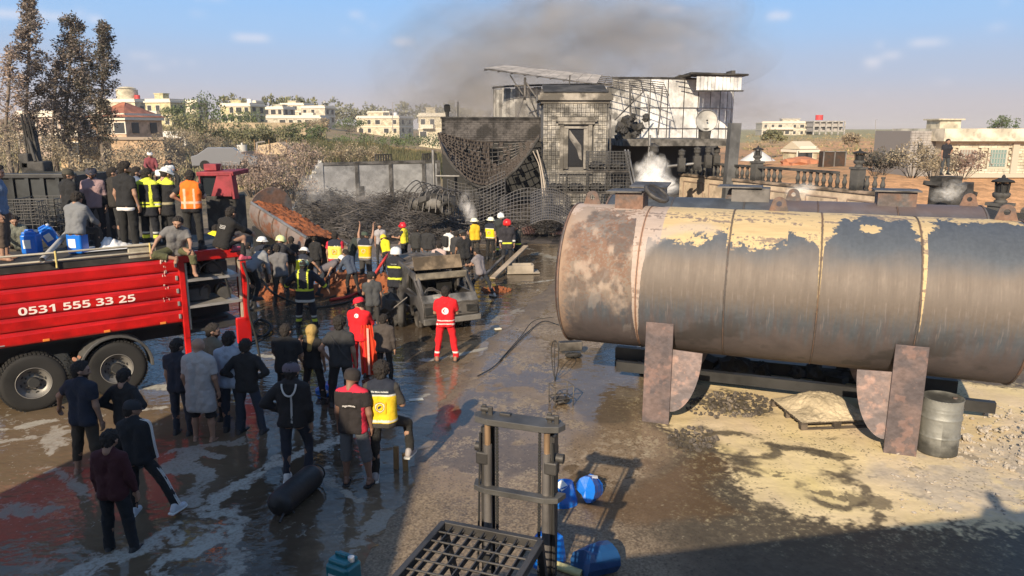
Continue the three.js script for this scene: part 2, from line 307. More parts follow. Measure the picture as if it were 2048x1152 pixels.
// flood water: a sheet on the yard with an uneven shore; mud and foam ride on it
{
  const C = new Uint8Array(N * N * 4), Q = new Uint8Array(N * N * 4);
  const enc = v => { v = clamp(v); return (v <= .0031308 ? v * 12.92 : 1.055 * Math.pow(v, 1 / 2.4) - .055) * 255; };
  const L = (w, dens, ...p) => ({ w, dens, ...poly(...p) });
  const foam = [
    L(.34, .95, [150, 1160], [300, 1090], [385, 1035], [450, 985], [540, 935], [600, 905], [700, 870], [800, 835]), L(.62, .95, [335, 1150], [395, 1060], [450, 1000]), L(.5, .8, [470, 1150], [440, 1080], [455, 1010]), L(.4, .7, [380, 1000], [395, 960], [350, 925]),
    L(.16, .75, [650, 935], [668, 975], [715, 1000], [745, 990]), L(.3, .55, [370, 905], [420, 895], [480, 885]), L(.16, .7, [280, 930], [350, 900], [440, 915]),
    L(.4, .7, [95, 905], [120, 860], [160, 835]), L(.24, .85, [0, 860], [90, 845], [250, 820], [330, 815]), L(.2, .8, [0, 885], [70, 875]), L(.3, .95, [290, 775], [340, 772], [380, 778]), L(.22, .9, [480, 712], [560, 716], [640, 722]),
    L(.25, .6, [60, 930], [150, 960], [170, 1000]), L(.35, .5, [20, 1020], [120, 1030]), L(.3, .5, [150, 1100], [60, 1140]), L(.22, .8, [850, 720], [930, 705], [1010, 690]), L(.2, .7, [1060, 566], [1105, 560]), L(.6, .5, [1000, 500], [1060, 500], [1110, 520]), L(.3, .35, [900, 640], [990, 640], [1040, 620]),
    L(.18, .7, [820, 798], [850, 790]), L(.3, .5, [40, 690], [320, 660]), L(.3, .6, [690, 1120], [760, 1040]),
  ];
  for (let j = 0; j < N; j++) for (let i = 0; i < N; i++) {
    const X = GX0 + GS * (i + .5) / N, d = GD0 + GS * (j + .5) / N, k = (j * N + i) * 4; if (X > 3) continue;
    const n0 = smp(NA, X / 9, d / 9), n1 = smp(NB, X / 3.1, d / 3.1), n2 = smp(NC, X / 2.3, d / 2.3), n3 = smp(NC, X / .8 + .3, d / .8), wx = (smp(NA, X / 3.5, d / 3.5) - .5) * 1.4, wy = (smp(NA, X / 3.5 + .4, d / 3.5 + .2) - .5) * 1.4;
    const c = [.070, .052, .036].map(v => v * (.75 + .55 * n0)); let r = .035;
    const mud = sstep(-3.2, -6.5, X + wx) * sstep(16.5, 13.5, d) * .7; for (let q = 0; q < 3; q++) c[q] = lerp(c[q], [.20, .145, .09][q], mud);   // milky brown run-off at the wheels
    const mud2 = sstep(.5, .75, smp(NA, X / 7 + .2, d / 7)) * .35; for (let q = 0; q < 3; q++) c[q] = lerp(c[q], [.13, .10, .068][q], mud2);
    const sh = sdPoly(WATER, X + wx * .3, d + wy * .3, 1), edge = sstep(1.1, 0, sh + (n1 - .5) * .9); for (let q = 0; q < 3; q++) c[q] = lerp(c[q], [.21, .155, .10][q] * (.7 + .5 * n2), edge * .85); r = lerp(r, .16, edge * .7);
    let f = 0;
    for (const l of foam) { const s = sdLine(l, X + wx * .30 * l.w / .3, d + wy * .30 * l.w / .3, 1.5); if (s < 1.4) { const e = sstep(l.w * 1.3, l.w * .1, s), fib = smp(NA, X / 1.9 + wx * .45, d / 1.9 + wy * .45), f2 = smp(NC, X / 2.1 + wx * .2, d / 2.1 + wy * .2); f = Math.max(f, e > .02 ? l.dens * sstep(.60, .70, e * .40 + fib * .46 + f2 * .16) * (.55 + .45 * sstep(.25, .6, n3)) : 0); } }
    const speck = sstep(.71, .78, n3 * .55 + n2 * .45) * sstep(.40, .62, n0 * .6 + n1 * .4) * .75;
    const web = sstep(.045, .012, Math.abs(n1 - .5)) * sstep(.48, .7, smp(NA, X / 6 + .7, d / 6)) * .55;
    f = Math.max(f, speck, web * sstep(.35, .6, n2));
    for (let q = 0; q < 3; q++) c[q] = lerp(c[q], [.40, .39, .34][q], f);
    r = lerp(r, .75, sstep(.1, .5, f));
    C[k] = enc(c[0]); C[k + 1] = enc(c[1]); C[k + 2] = enc(c[2]); C[k + 3] = 255; Q[k] = Q[k + 1] = Q[k + 2] = r * 255; Q[k + 3] = 255;
  }
  const T = (d, srgb) => { const t = new THREE.DataTexture(d, N, N); t.magFilter = THREE.LinearFilter; t.wrapS = t.wrapT = THREE.ClampToEdgeWrapping; if (srgb) t.colorSpace = THREE.SRGBColorSpace; t.needsUpdate = true; return t; };
  const tRipple = dataTex(1024, 1024, grey((x, y) => { const u = x / 1024, v = y / 1024; return .5 * smp(ND, u * 5 + .15 * smp(NA, u, v), v * 8 + .2 * smp(NA, u + .5, v)) + .3 * smp(NB, u * 2, v * 3 + .1 * smp(NA, u, v)) + .2 * smp(NC, u, v * 1.4); }), false);
  tRipple.repeat.set(GS / 4.7, GS / 4.7);
  // shore outline, roughened
  const pts = WATER.q, fine = [];
  for (let i = 0; i < pts.length; i++) {
    const a = pts[i], b = pts[(i + 1) % pts.length], n = Math.min(60, Math.max(1, Math.round(Math.hypot(b[0] - a[0], b[1] - a[1]) / .12)));
    for (let s = 0; s < n; s++) { const x = lerp(a[0], b[0], s / n), y = lerp(a[1], b[1], s / n); fine.push(new THREE.Vector2(clamp(x + (smp(NB, x / 3, y / 3) - .5) * .5, GX0 + .1, GX0 + GS), clamp(y + (smp(NB, x / 3 + .5, y / 3) - .5) * .5, GD0 + .1, GD0 + GS - .1))); }
  }
  const g = new THREE.ShapeGeometry(new THREE.Shape(fine)), p = g.attributes.position, uv = new Float32Array(p.count * 2), nr = g.attributes.normal;
  for (let i = 0; i < p.count; i++) { const X = p.getX(i), d = p.getY(i); uv[i * 2] = (X - GX0) / GS; uv[i * 2 + 1] = (d - GD0) / GS; p.setXYZ(i, X, .005, -d); nr.setXYZ(i, 0, 1, 0); }
  g.setAttribute('uv', new THREE.BufferAttribute(uv, 2)); const ix = g.index.array; const up = V3(), A = V3(), Bv = V3(), Cv = V3(); A.fromBufferAttribute(p, ix[0]); Bv.fromBufferAttribute(p, ix[1]); Cv.fromBufferAttribute(p, ix[2]); up.crossVectors(Bv.sub(A), Cv.sub(A)); if (up.y < 0) for (let i = 0; i < ix.length; i += 3) { const t = ix[i]; ix[i] = ix[i + 2]; ix[i + 2] = t; }
  struct('flood_water', g, mat([1, 1, 1], 1, 0, { map: T(C, true), roughnessMap: T(Q), bumpMap: tRipple, bumpScale: .013, ior: 1.33 }));
}
// --- the building that the picture is taken from: behind and below the camera; its roof edge and stair blocks shade the lower part of the yard
{
  const b = new MB(), m = M4(0, 0, 0, 0, Math.atan(.2), 0);
  const blk = (x0, x1, d1, d0, h) => b.add(new THREE.BoxGeometry(x1 - x0, h, d1 - d0), M4((x0 + x1) / 2, h / 2, -(d0 + d1) / 2).premultiply(m));
  const root = thing('flat_roofed_building', 'flat roofed building that the picture is taken from', 'building');
  const c = Math.cos(Math.atan(.2)); blk(-5.55, 14, 1.38, -10, 3.9); blk(-5.55, 14, 1.38, 1.2, 4.42);
  b.part('wall', M.concrete, root);
  const s = new MB(); s.box(2.1, 6.3, 9, -6.62, 3.15, 3.2); s.box(3.9, 8.8, 9, -9.5, 4.4, 3.2); s.part('stair_block', M.concrete, root);
}
// ---------------------------------------------------------------- the two scorched steel tanks
const TANK = { r: 1.45, y: 2.63, L: 7.95, rings: [0, 1.53, 3.15, 4.72, 6.3, 7.95] };
function tankTexture(W, H, paint) {
  const col = new Uint8Array(W * H * 4), rou = new Uint8Array(W * H * 4), enc = v => { v = clamp(v); return (v <= .0031308 ? v * 12.92 : 1.055 * Math.pow(v, 1 / 2.4) - .055) * 255; };
  for (let j = 0; j < H; j++) for (let i = 0; i < W; i++) {
    const x = (i + .5) / W * TANK.L, ph = (j + .5) / H * 360 - 180, k = (j * W + i) * 4;   // ph: 0 at the top, 90 to the front
    const s = ph * Math.PI / 180 * TANK.r, n0 = smp(NA, x / 6, s / 6 + .3), n1 = smp(NB, x / 2.6, s / 2.6), n2 = smp(NC, x / 1.7, s / 1.7), st = smp(NC, x / .9, s / 9), st2 = smp(NB, x / 1.1 + .4, s / 7), hs = smp(NB, x / 8, s / .9);
    let c = [.092, .105, .124].map(v => v * (.78 + .14 * st + .26 * n0 + .28 * (n2 - .3))), r = .54 + .10 * st2 + .12 * n2;
    const mixc = (to, t) => { for (let q = 0; q < 3; q++) c[q] = lerp(c[q], to[q], t); };
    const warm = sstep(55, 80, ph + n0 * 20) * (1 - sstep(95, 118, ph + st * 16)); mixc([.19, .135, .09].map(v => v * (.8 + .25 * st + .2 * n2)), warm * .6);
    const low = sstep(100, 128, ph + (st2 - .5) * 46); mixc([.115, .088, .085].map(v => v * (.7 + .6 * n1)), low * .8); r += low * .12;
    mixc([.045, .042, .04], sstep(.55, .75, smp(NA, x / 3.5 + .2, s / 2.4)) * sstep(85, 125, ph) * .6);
    if (paint) {
      // salmon and rust mottling of the far left ring
      const left = 1 - sstep(1.35, 1.62, x + (n1 - .5) * .5), mt = sstep(.44, .60, smp(NC, x / 1.0 + .2, s / 1.0) * .55 + n1 * .45);
      const lm = left * (1 - sstep(78, 112, ph + (n1 - .5) * 60)); mixc([lerp(.36, .25, mt), lerp(.28, .145, mt), lerp(.22, .10, mt)], lm * (.45 + .4 * mt)); mixc([.11, .09, .085], lm * sstep(.55, .7, smp(NB, x / 3 + .6, s / 2)) * .6); mixc([.34, .31, .29], left * sstep(.62, .74, smp(NA, x / 1.6 + s * .12, s / 5)) * sstep(70, 90, ph) * .35); mixc([.46, .36, .29], lm * sstep(.5, .7, smp(NA, x / 2, s / 3)) * .7); r += lm * .2;
      const edge = 1 - sstep(.02, .28, x + (n2 - .5) * .2); mixc([.36, .25, .18], edge * (1 - sstep(120, 150, ph)) * .8);
      // what is left of the cream paint along the top
      let lim = x < 1.4 ? 20 : x < 3.1 ? 49 - 14 * sstep(2.2, 3.1, x) : x < 4.15 ? 47 : x < 4.75 ? 36 : x < 4.95 ? 30 : x < 6.1 ? 13 : x < 6.6 ? 16 : 7;
      for (const [sx, dep, wd] of [[1.53, 150, .09], [3.15, 50, .05], [4.72, 52, .22], [4.72, 115, .03], [6.3, 40, .14], [6.34, 108, .035], [5.55, 0, .2]]) lim = Math.max(lim, dep * (1 - Math.abs(x - sx) / (wd * 2.2)));
      lim += (n1 - .5) * 26 + (n2 - .5) * 14;
      const p = sstep(lim + 1.5, lim - 1.5, ph) * sstep(-40, -25, ph + n1 * 10), spot = Math.hypot((x - 5.5) / .17, (s - .72) / .14) + (n2 - .5) * .9 < 1 ? 1 : 0;
      const pm = Math.max(p, spot), bare = sstep(.58, .70, hs * .6 + n2 * .4) * .75 * sstep(.0, .6, x);
      const tone = x < 1.9 ? [.50, .40, .34] : [.62, .47, .26]; mixc(tone.map(v => v * (.75 + .4 * hs)), pm * (1 - bare)); mixc([.30, .20, .15], pm * bare * .6); r = lerp(r, .8, pm);
      // heat line and pale halo under the paint
      const halo = sstep(.14, .0, Math.abs(Math.hypot((x - 2.6) / 1.2, (s - 2.15) / 1.25) - 1) - .03 + (n2 - .5) * .06) * sstep(1.5, 1.7, x) * (1 - sstep(2.7, 3.1, x)) * (1 - sstep(70, 84, ph)); mixc([.47, .40, .36], halo * .55);
      const drip = sstep(.66, .8, st) * sstep(118, 100, ph) * sstep(60, 96, ph); mixc([.30, .24, .21], drip * .35);
    } else { mixc([.03, .033, .04], .45 * sstep(.3, .7, n1)); mixc([.22, .15, .13], sstep(-30, -10, ph) * (1 - sstep(20, 40, ph)) * sstep(3.2, 4.4, x) * .55); }
    for (const q of TANK.rings) { const w = Math.abs(x - q - (n2 - .5) * .02); if (w < .03) { mixc(paint && q < 2 && ph < 150 ? [.36, .18, .10] : [.05, .042, .04], sstep(.03, .008, w) * .8); } }
    col[k] = enc(c[0]); col[k + 1] = enc(c[1]); col[k + 2] = enc(c[2]); col[k + 3] = 255; rou[k] = rou[k + 1] = rou[k + 2] = clamp(r) * 255; rou[k + 3] = 255;
  }
  const T = (d, srgb) => { const t = new THREE.DataTexture(d, W, H); t.magFilter = THREE.LinearFilter; t.wrapS = t.wrapT = THREE.ClampToEdgeWrapping; if (srgb) t.colorSpace = THREE.SRGBColorSpace; t.needsUpdate = true; return t; };
  return { map: T(col, true), roughnessMap: T(rou) };
}
function ringGeo(x0, x1, r, seg = 96) {    // part of a tube along x, slightly bulged and dented
  const nx = 12, pos = [], nor = [], uv = [], idx = [];
  for (let i = 0; i <= nx; i++) for (let k = 0; k <= seg; k++) {
    const t = i / nx, x = lerp(x0, x1, t), ph = -Math.PI + k / seg * 2 * Math.PI, seam = Math.min(t, 1 - t), rr = r - .006 * sstep(.08, 0, seam) + (smp(NA, x / 5, (k % seg) / seg) - .5) * .016;
    pos.push(x, Math.cos(ph) * rr, Math.sin(ph) * rr); nor.push(0, Math.cos(ph), Math.sin(ph)); uv.push(x / TANK.L, k / seg);
  }
  for (let i = 0; i < nx; i++) for (let k = 0; k < seg; k++) { const a = i * (seg + 1) + k, b = a + seg + 1; idx.push(a, a + 1, b, a + 1, b + 1, b); }
  const g = new THREE.BufferGeometry(); g.setAttribute('position', new THREE.Float32BufferAttribute(pos, 3)); g.setAttribute('uv', new THREE.Float32BufferAttribute(uv, 2)); g.setIndex(idx); g.computeVertexNormals();
  // keep the joint round the back smooth
  const n = g.attributes.normal; for (let i = 0; i <= nx; i++) { const a = i * (seg + 1), b = a + seg; for (const q of [a, b]) n.setXYZ(q, 0, -1, 0); }
  return g;
}
function endGeo(r, out, flip) {
  const pts = []; for (let i = 0; i <= 14; i++) { const t = i / 14; pts.push(new THREE.Vector2(r * Math.sin(t * Math.PI / 2), out * Math.cos(t * Math.PI / 2))); }
  const g = new THREE.LatheGeometry(pts, 64); g.rotateZ(flip ? Math.PI / 2 : -Math.PI / 2); return boxUV(g);
}
const legM = mat([.85, .80, .82], .62, .3, { map: dataTex(512, 512, (x, y, o) => { const a = sstep(.3, .7, smp(NA, x / 512, y / 512)), b = smp(NC, x / 700, y / 512), c = sstep(.62, .8, smp(NB, x / 512, y / 512)); o[0] = lerp(.13, .21, a) * (.7 + .6 * b) + c * .10; o[1] = lerp(.115, .165, a) * (.7 + .6 * b) + c * .05; o[2] = lerp(.12, .155, a) * (.7 + .6 * b) + c * .03; }, true, 1 / 1.7), bumpMap: tBump, bumpScale: .004 }), gussetM = mat([1.35, 1.3, 1.3], .65, .2, { map: legM.map, bumpMap: tBump, bumpScale: .004 });
function tank(o) {
  const t = thing('fuel_tank', o.label, 'tank', o.pos, o.turn);
  const body = new THREE.Group(); const tex = tankTexture(o.tw, o.th, o.paint);
  const sm = mat([1, 1, 1], 1, .3, { ...tex, bumpMap: tBump, bumpScale: .002 });
  const k = o.r / TANK.r, Ls = o.L / TANK.L;
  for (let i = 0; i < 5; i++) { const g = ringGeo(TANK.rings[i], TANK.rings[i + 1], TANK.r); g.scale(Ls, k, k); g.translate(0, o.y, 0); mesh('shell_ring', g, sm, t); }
  for (const q of TANK.rings.slice(1, 5)) { const g = new THREE.TorusGeometry(o.r + .001, .007, 6, 90); g.rotateY(Math.PI / 2); g.translate(q * Ls, o.y, 0); mesh('weld_seam', boxUV(g), M.rust, t); }
  for (const e of [0, 1]) { const g = endGeo(o.r - .004, .22, !e); g.translate(e ? o.L : 0, o.y, 0); mesh('end_cap', g, o.capM ?? sm2, t); const h = new THREE.TorusGeometry(o.r, .022, 8, 90); h.rotateY(Math.PI / 2); h.translate(e ? o.L : 0, o.y, 0); mesh('end_rim', boxUV(h), M.rust, t); }
  for (const x of o.lugs) {      // lifting eye: a plate with a hole
    const s = new THREE.Shape(); s.moveTo(-.19, 0); s.lineTo(.19, 0); s.lineTo(.13, .17); s.absarc(0, .17, .13, 0, Math.PI, false); s.lineTo(-.19, 0);
    const h = new THREE.Path(); h.absarc(0, .17, .055, 0, 6.3, true); s.holes.push(h);
    const g = new THREE.ExtrudeGeometry(s, { depth: .035, bevelEnabled: true, bevelSize: .005, bevelThickness: .005, bevelSegments: 1, curveSegments: 14 }); g.translate(x, o.y + o.r - .03, -.018); mesh('lifting_lug', boxUV(g), M.rust, t);
  }
  for (const h of o.hatches) {
    const b = new MB(); b.box(h.w, h.h, .62, h.x, o.y + o.r + h.h / 2 - .08, 0); const m = b.part('hatch', h.m ?? M.rust, t);
    const l = new MB(); l.box(h.w + .16, .03, .78, h.x + (h.dx ?? 0), o.y + o.r + h.h - .06, 0, h.tilt ?? 0, 0, h.roll ?? 0); l.part('hatch_lid', M.burntSteel, m);
  }
  for (const x of o.saddles) {   // transverse plate with an arch between its two legs, and a broad flange down the front and the back
    const r = o.r + .005, zo = o.zo, yt = o.y - Math.sqrt(r * r - zo * zo), s = new THREE.Shape(); s.moveTo(zo, 0); s.lineTo(zo, yt);
    const a0 = Math.atan2(yt - o.y, zo), a1 = -Math.PI - a0; for (let i = 1; i <= 20; i++) { const a = lerp(a0, a1, i / 20); s.lineTo(Math.cos(a) * r, o.y + Math.sin(a) * r); }
    s.lineTo(-zo, 0); s.lineTo(-zo + .14, 0); for (let i = 0; i <= 18; i++) { const a = Math.PI - i / 18 * Math.PI; s.lineTo(Math.cos(a) * (zo - .14), Math.sin(a) * (o.y - r - .14)); }
    const g = new THREE.ExtrudeGeometry(s, { depth: .03, bevelEnabled: false }); g.rotateY(-Math.PI / 2); g.scale(1, 1, 1); g.translate(x + .015, 0, 0);
    const m = mesh('saddle', boxUV(g), M.rust, t);
    { const dx = x < 4 ? 1 : -1, w = new THREE.Shape(), yb = 1.5, ww = .56; w.moveTo(0, yb); w.lineTo(dx * ww, yb - .02); for (let i = 1; i <= 14; i++) { const a = i / 14 * Math.PI / 2; w.lineTo(dx * ww * Math.cos(a), yb - (yb - .25) * Math.sin(a)); } w.lineTo(0, yb);
      for (const e of [1, -1]) { const wg = new THREE.ExtrudeGeometry(w, { depth: .025, bevelEnabled: false }); wg.translate(x + dx * .25, 0, e * (zo - .06)); mesh('gusset', boxUV(wg), gussetM, m); } }
    for (const e of [1, -1]) { const f = new MB(); f.rbox(.52, yt + .04, .035, .008, x, (yt + .04) / 2 - .02, e * (zo + .02)); f.part('leg', legM, m); }
  }
  return t;
}
const sm2 = mat([.62, .52, .45], .75, .2, { map: tRust });
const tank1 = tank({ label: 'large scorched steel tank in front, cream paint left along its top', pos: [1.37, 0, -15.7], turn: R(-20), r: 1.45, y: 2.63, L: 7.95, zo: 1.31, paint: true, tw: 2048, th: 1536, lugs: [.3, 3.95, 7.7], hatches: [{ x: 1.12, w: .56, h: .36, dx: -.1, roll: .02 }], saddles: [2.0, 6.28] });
tank1.rotation.z = -.005;
{ // loose round flange leaning on the open hatch
  const b = new MB(); b.add(new THREE.TorusGeometry(.27, .05, 8, 32), new THREE.Matrix4().makeRotationX(Math.PI / 2)); b.cyl(.24, .24, .03, 0, 0, 0, 0, 0, 0, 28); b.box(.5, .05, .06, 0, 0, 0); b.box(.06, .05, .5, 0, 0, 0); for (let i = 0; i < 12; i++) b.cyl(.025, .025, .1, Math.cos(i * Math.PI / 6) * .27, 0, Math.sin(i * Math.PI / 6) * .27, 0, 0, 0, 6);
  const m = b.part('manhole_cover', M.burntSteel, tank1); m.position.set(1.62, TANK.y + TANK.r + .27, .05); m.rotation.set(.3, 0, -.56); m.scale.setScalar(.9);
}
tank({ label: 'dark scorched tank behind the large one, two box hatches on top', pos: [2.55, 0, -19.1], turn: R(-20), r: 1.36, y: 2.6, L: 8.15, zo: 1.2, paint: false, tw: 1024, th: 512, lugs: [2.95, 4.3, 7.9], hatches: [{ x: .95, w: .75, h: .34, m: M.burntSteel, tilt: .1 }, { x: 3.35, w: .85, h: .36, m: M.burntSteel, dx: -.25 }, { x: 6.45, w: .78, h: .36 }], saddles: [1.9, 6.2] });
// ---------------------------------------------------------------- things round the tanks
{ // steel drum
  const p = onPlane(1873, 902), t = thing('oil_drum', 'grey steel drum standing right of the tank leg', 'drum', p, .4), r = .325, h = 1.02;
  const prof = [[0, .012], [r - .03, .012], [r - .02, 0], [r, .01], [r, .05]]; for (const y of [.34, .68]) prof.push([r, y - .04], [r + .016, y - .015], [r + .016, y + .015], [r, y + .04]); prof.push([r, .8], [r + .006, .81], [r, .82], [r, .86], [r + .006, .87], [r, .88], [r, h - .02], [r + .012, h - .01], [r + .008, h], [r - .02, h], [r - .025, h - .03], [0, h - .025]);
  const g = new THREE.LatheGeometry(prof.map(q => new THREE.Vector2(...q)), 40); mesh('drum_body', boxUV(g), mat([.36, .37, .36], .55, .45, { map: tSoot, bumpMap: tBump, bumpScale: .006 }), t);
  const b = new MB(); b.cyl(.04, .04, .02, .17, h - .015, .1, 0, 0, 0, 12); b.part('bung', M.rust, t);
}
{ // pallet with a heap of sulphur-coloured powder
  const p = onPlane(1640, 832), t = thing('wooden_pallet', 'low charred wooden pallet under a heap of pale powder', 'pallet', p, R(6)), m = mat([.16, .13, .105], .9, 0, { map: tSoot, bumpMap: tBump, bumpScale: .01 });
  for (let i = 0; i < 8; i++) { const b = new MB(); b.rbox(1.46, .022, .125, .004, 0, .135, -.6 + i * .171); b.part('deck_board', m, t); }
  for (const z of [-.62, 0, .62]) { const b = new MB(); b.rbox(1.46, .022, .1, .004, 0, .012, z); b.part('bottom_board', m, t); for (const x of [-.67, 0, .67]) { const q = new MB(); q.box(.13, .098, .1, x, .073, z); q.part('block', m, t); } }
  const g = new THREE.PlaneGeometry(1.44, 1.34, 60, 56), q = g.attributes.position; for (let i = 0; i < q.count; i++) { const x = q.getX(i) / .72, y = q.getY(i) / .67, e = Math.max(Math.abs(x), Math.abs(y)); q.setZ(i, .012 + .16 * sstep(1.0, .25, Math.hypot(x - .1, y - .35) * .9) + .05 * (1 - e * e) + (smp(NB, x, y) - .5) * .06 * sstep(1, .8, e) + (smp(NC, x, y) - .5) * .02); }
  g.rotateX(-Math.PI / 2); g.translate(0, .146, 0); g.computeVertexNormals(); const pw = mesh('powder_heap', boxUV(g), mat([.66, .55, .38], .95, 0, { map: tGrunge, bumpMap: tBump, bumpScale: .02 })); pw.position.copy(p); pw.rotation.y = R(6); tag(pw, 'pale yellow powder heaped on the charred pallet', 'powder heap');
}
function scatter(name, label, cat, list, m, kind) { const o = mesh(name, list, m); tag(o, label, cat, null, kind); return o; }
{ // rubble at the right edge, ash under the tank
  const rn = rng(77), rub = new MB(), ashes = new MB();
  for (let i = 0; i < 420; i++) { const u = rn(), v = rn(), p = onPlane(1915 + u * 300, 815 + v * 130 + 30 * (u - .5)); const s = .015 + .10 * rn() * rn() * rn(); const h = .14 * sstep(1, .2, Math.hypot((u - .55) * 2, (v - .4) * 2)) * rn(); rub.add(lump(s, i + 9, .4, 1, .6), M4(p.x, s * .35 + h, p.z, rn(), rn() * 6, rn())); }
  for (let i = 0; i < 160; i++) { const p = onPlane(1780 + rn() * 300, 900 + rn() * 130); const s = .012 + .04 * rn() * rn(); rub.add(lump(s, i + 900, .4, 0, .5), M4(p.x, s * .3, p.z, 0, rn() * 6, 0)); }
  scatter('rubble', 'heap of pale broken stones at the right edge beyond the drum', 'rubble', rub.geo(), mat([.50, .44, .37], .95, 0, { map: tGrunge, bumpMap: tBump, bumpScale: .02 }), 'stuff');
  for (let i = 0; i < 420; i++) { const c = rn() < .75 ? [1460, 812, 90, 26] : [1385, 880, 50, 26], a = rn() * 6.3, r = Math.sqrt(rn()); const p = onPlane(c[0] + Math.cos(a) * r * c[2], c[1] + Math.sin(a) * r * c[3]); const s = .015 + .06 * rn() * rn(); ashes.add(lump(s, i + 40, .5, 0, .6), M4(p.x, s * .4 + .07 * (1 - r) * rn(), p.z, rn(), rn() * 6, rn())); }
  scatter('ash_heap', 'grey ash and burnt crumbs under the middle of the large tank', 'ash', ashes.geo(), mat([.22, .19, .165], .95, 0, { map: tSoot, bumpMap: tBump, bumpScale: .02 }), 'stuff');
}
{ // burnt debris in the shade under the tanks
  const rn = rng(5), b = new MB(); for (let i = 0; i < 26; i++) { const x = 1300 + rn() * 650, p = onPlane(x, 752 + rn() * 18 + (x - 1300) * .03); b.add(rn() < .5 ? lump(.14 + rn() * .2, i, .4, 1) : new THREE.BoxGeometry(.3 + rn() * .6, .12 + rn() * .4, .2 + rn() * .3), M4(p.x, .1 + rn() * .2, p.z - .4, rn() * .3, rn() * 6, rn() * .3)); }
  scatter('burnt_debris', 'black burnt debris in the shade beneath the tanks', 'debris', b.geo(), M.soot, 'stuff');
  const s = new MB(); s.beam([2.4, .32, -16.4], [9.4, .3, -13.8], .16, .22); s.beam([2.6, .16, -18.0], [9.6, .16, -15.4], .2, .3); const o = s.part('steel_beam', M.darkSteel); tag(o, 'dark steel beams lying under the large tank', 'beam');
}
{ // scorched square frame with a twisted bottom, in the thin water
  const p = onPlane(1122, 808), t = thing('metal_frame', 'small burnt box frame standing in thin mud left of the tank leg', 'frame', p, R(20)), r = .012;
  for (const [x, z] of [[-.2, -.16], [.2, -.16], [-.2, .16], [.2, .16]]) { const b = new MB(); b.bar([x, 0, z], [x * 1.05, .42, z], r); b.part('upright', M.burntSteel, t); }
  for (const y of [.16, .42]) { const b = new MB(); b.bar([-.21, y, -.16], [.21, y, -.16], r); b.bar([-.21, y, .16], [.21, y, .16], r); b.bar([-.21, y, -.16], [-.21, y, .16], r); b.bar([.21, y, -.16], [.21, y, .16], r); b.part('hoop', M.burntSteel, t); }
  const b = new MB(); b.add(lump(.15, 3, .3, 2, .5), M4(0, .09, 0)); b.part('motor', M.burntSteel, t);
}
{ const p = onPlane(1110, 762), t = thing('bent_hoop', 'thin bent steel hoop standing upright beside the tank end', 'hoop', p, R(-60)); const b = new MB(); b.tube([[0, 0, 0], [-.12, .35, 0], [-.15, .8, 0], [-.02, .95, 0], [.1, .85, 0], [.12, .4, 0], [0, 0, 0]], .011, 40); b.tube([[0, 0, 0], [0, .5, .02], [-.02, .95, 0]], .009, 12); b.part('hoop_bar', M.darkSteel, t); }
{ const p = onPlane(1142, 712), t = thing('wheel_block', 'burnt wheel and axle block lying under the tank end', 'wheel block', p, R(10)); const b = new MB(); b.rbox(.6, .24, .2, .03, 0, .24, -.1); b.part('block', M.burntSteel, t); const w = new MB(); w.add(new THREE.TorusGeometry(.16, .05, 8, 20), M4(.02, .07, .15, R(80), 0, 0)); w.part('wheel', M.soot, t); }
{ const o = mesh('cable', new THREE.TubeGeometry(new THREE.CatmullRomCurve3([[955, 752], [985, 735], [1020, 700], [1060, 660], [1090, 642], [1118, 650]].map(([x, y]) => onPlane(x, y, .03))), 60, .012, 6), M.black); tag(o, 'thin dark cable curving over the wet ground left of the tank', 'cable'); }
{ const o = mesh('cable', new THREE.TubeGeometry(new THREE.CatmullRomCurve3([[1000, 720], [1040, 675], [1072, 640], [1108, 634]].map(([x, y], i) => onPlane(x, y, .02 + i * .12))), 40, .011, 6), M.black); tag(o, 'short dark cable rising to the left end of the tank', 'cable'); }
{ const p = onPlane(1352, 802), b = new MB(); b.rbox(.42, .05, .26, .02, 0, .03, 0, 0, .5, .06); const o = b.part('pale_lid', mat([.62, .56, .42], .8)); o.position.copy(p); tag(o, 'pale cracked lid lying behind the left tank leg', 'lid'); }
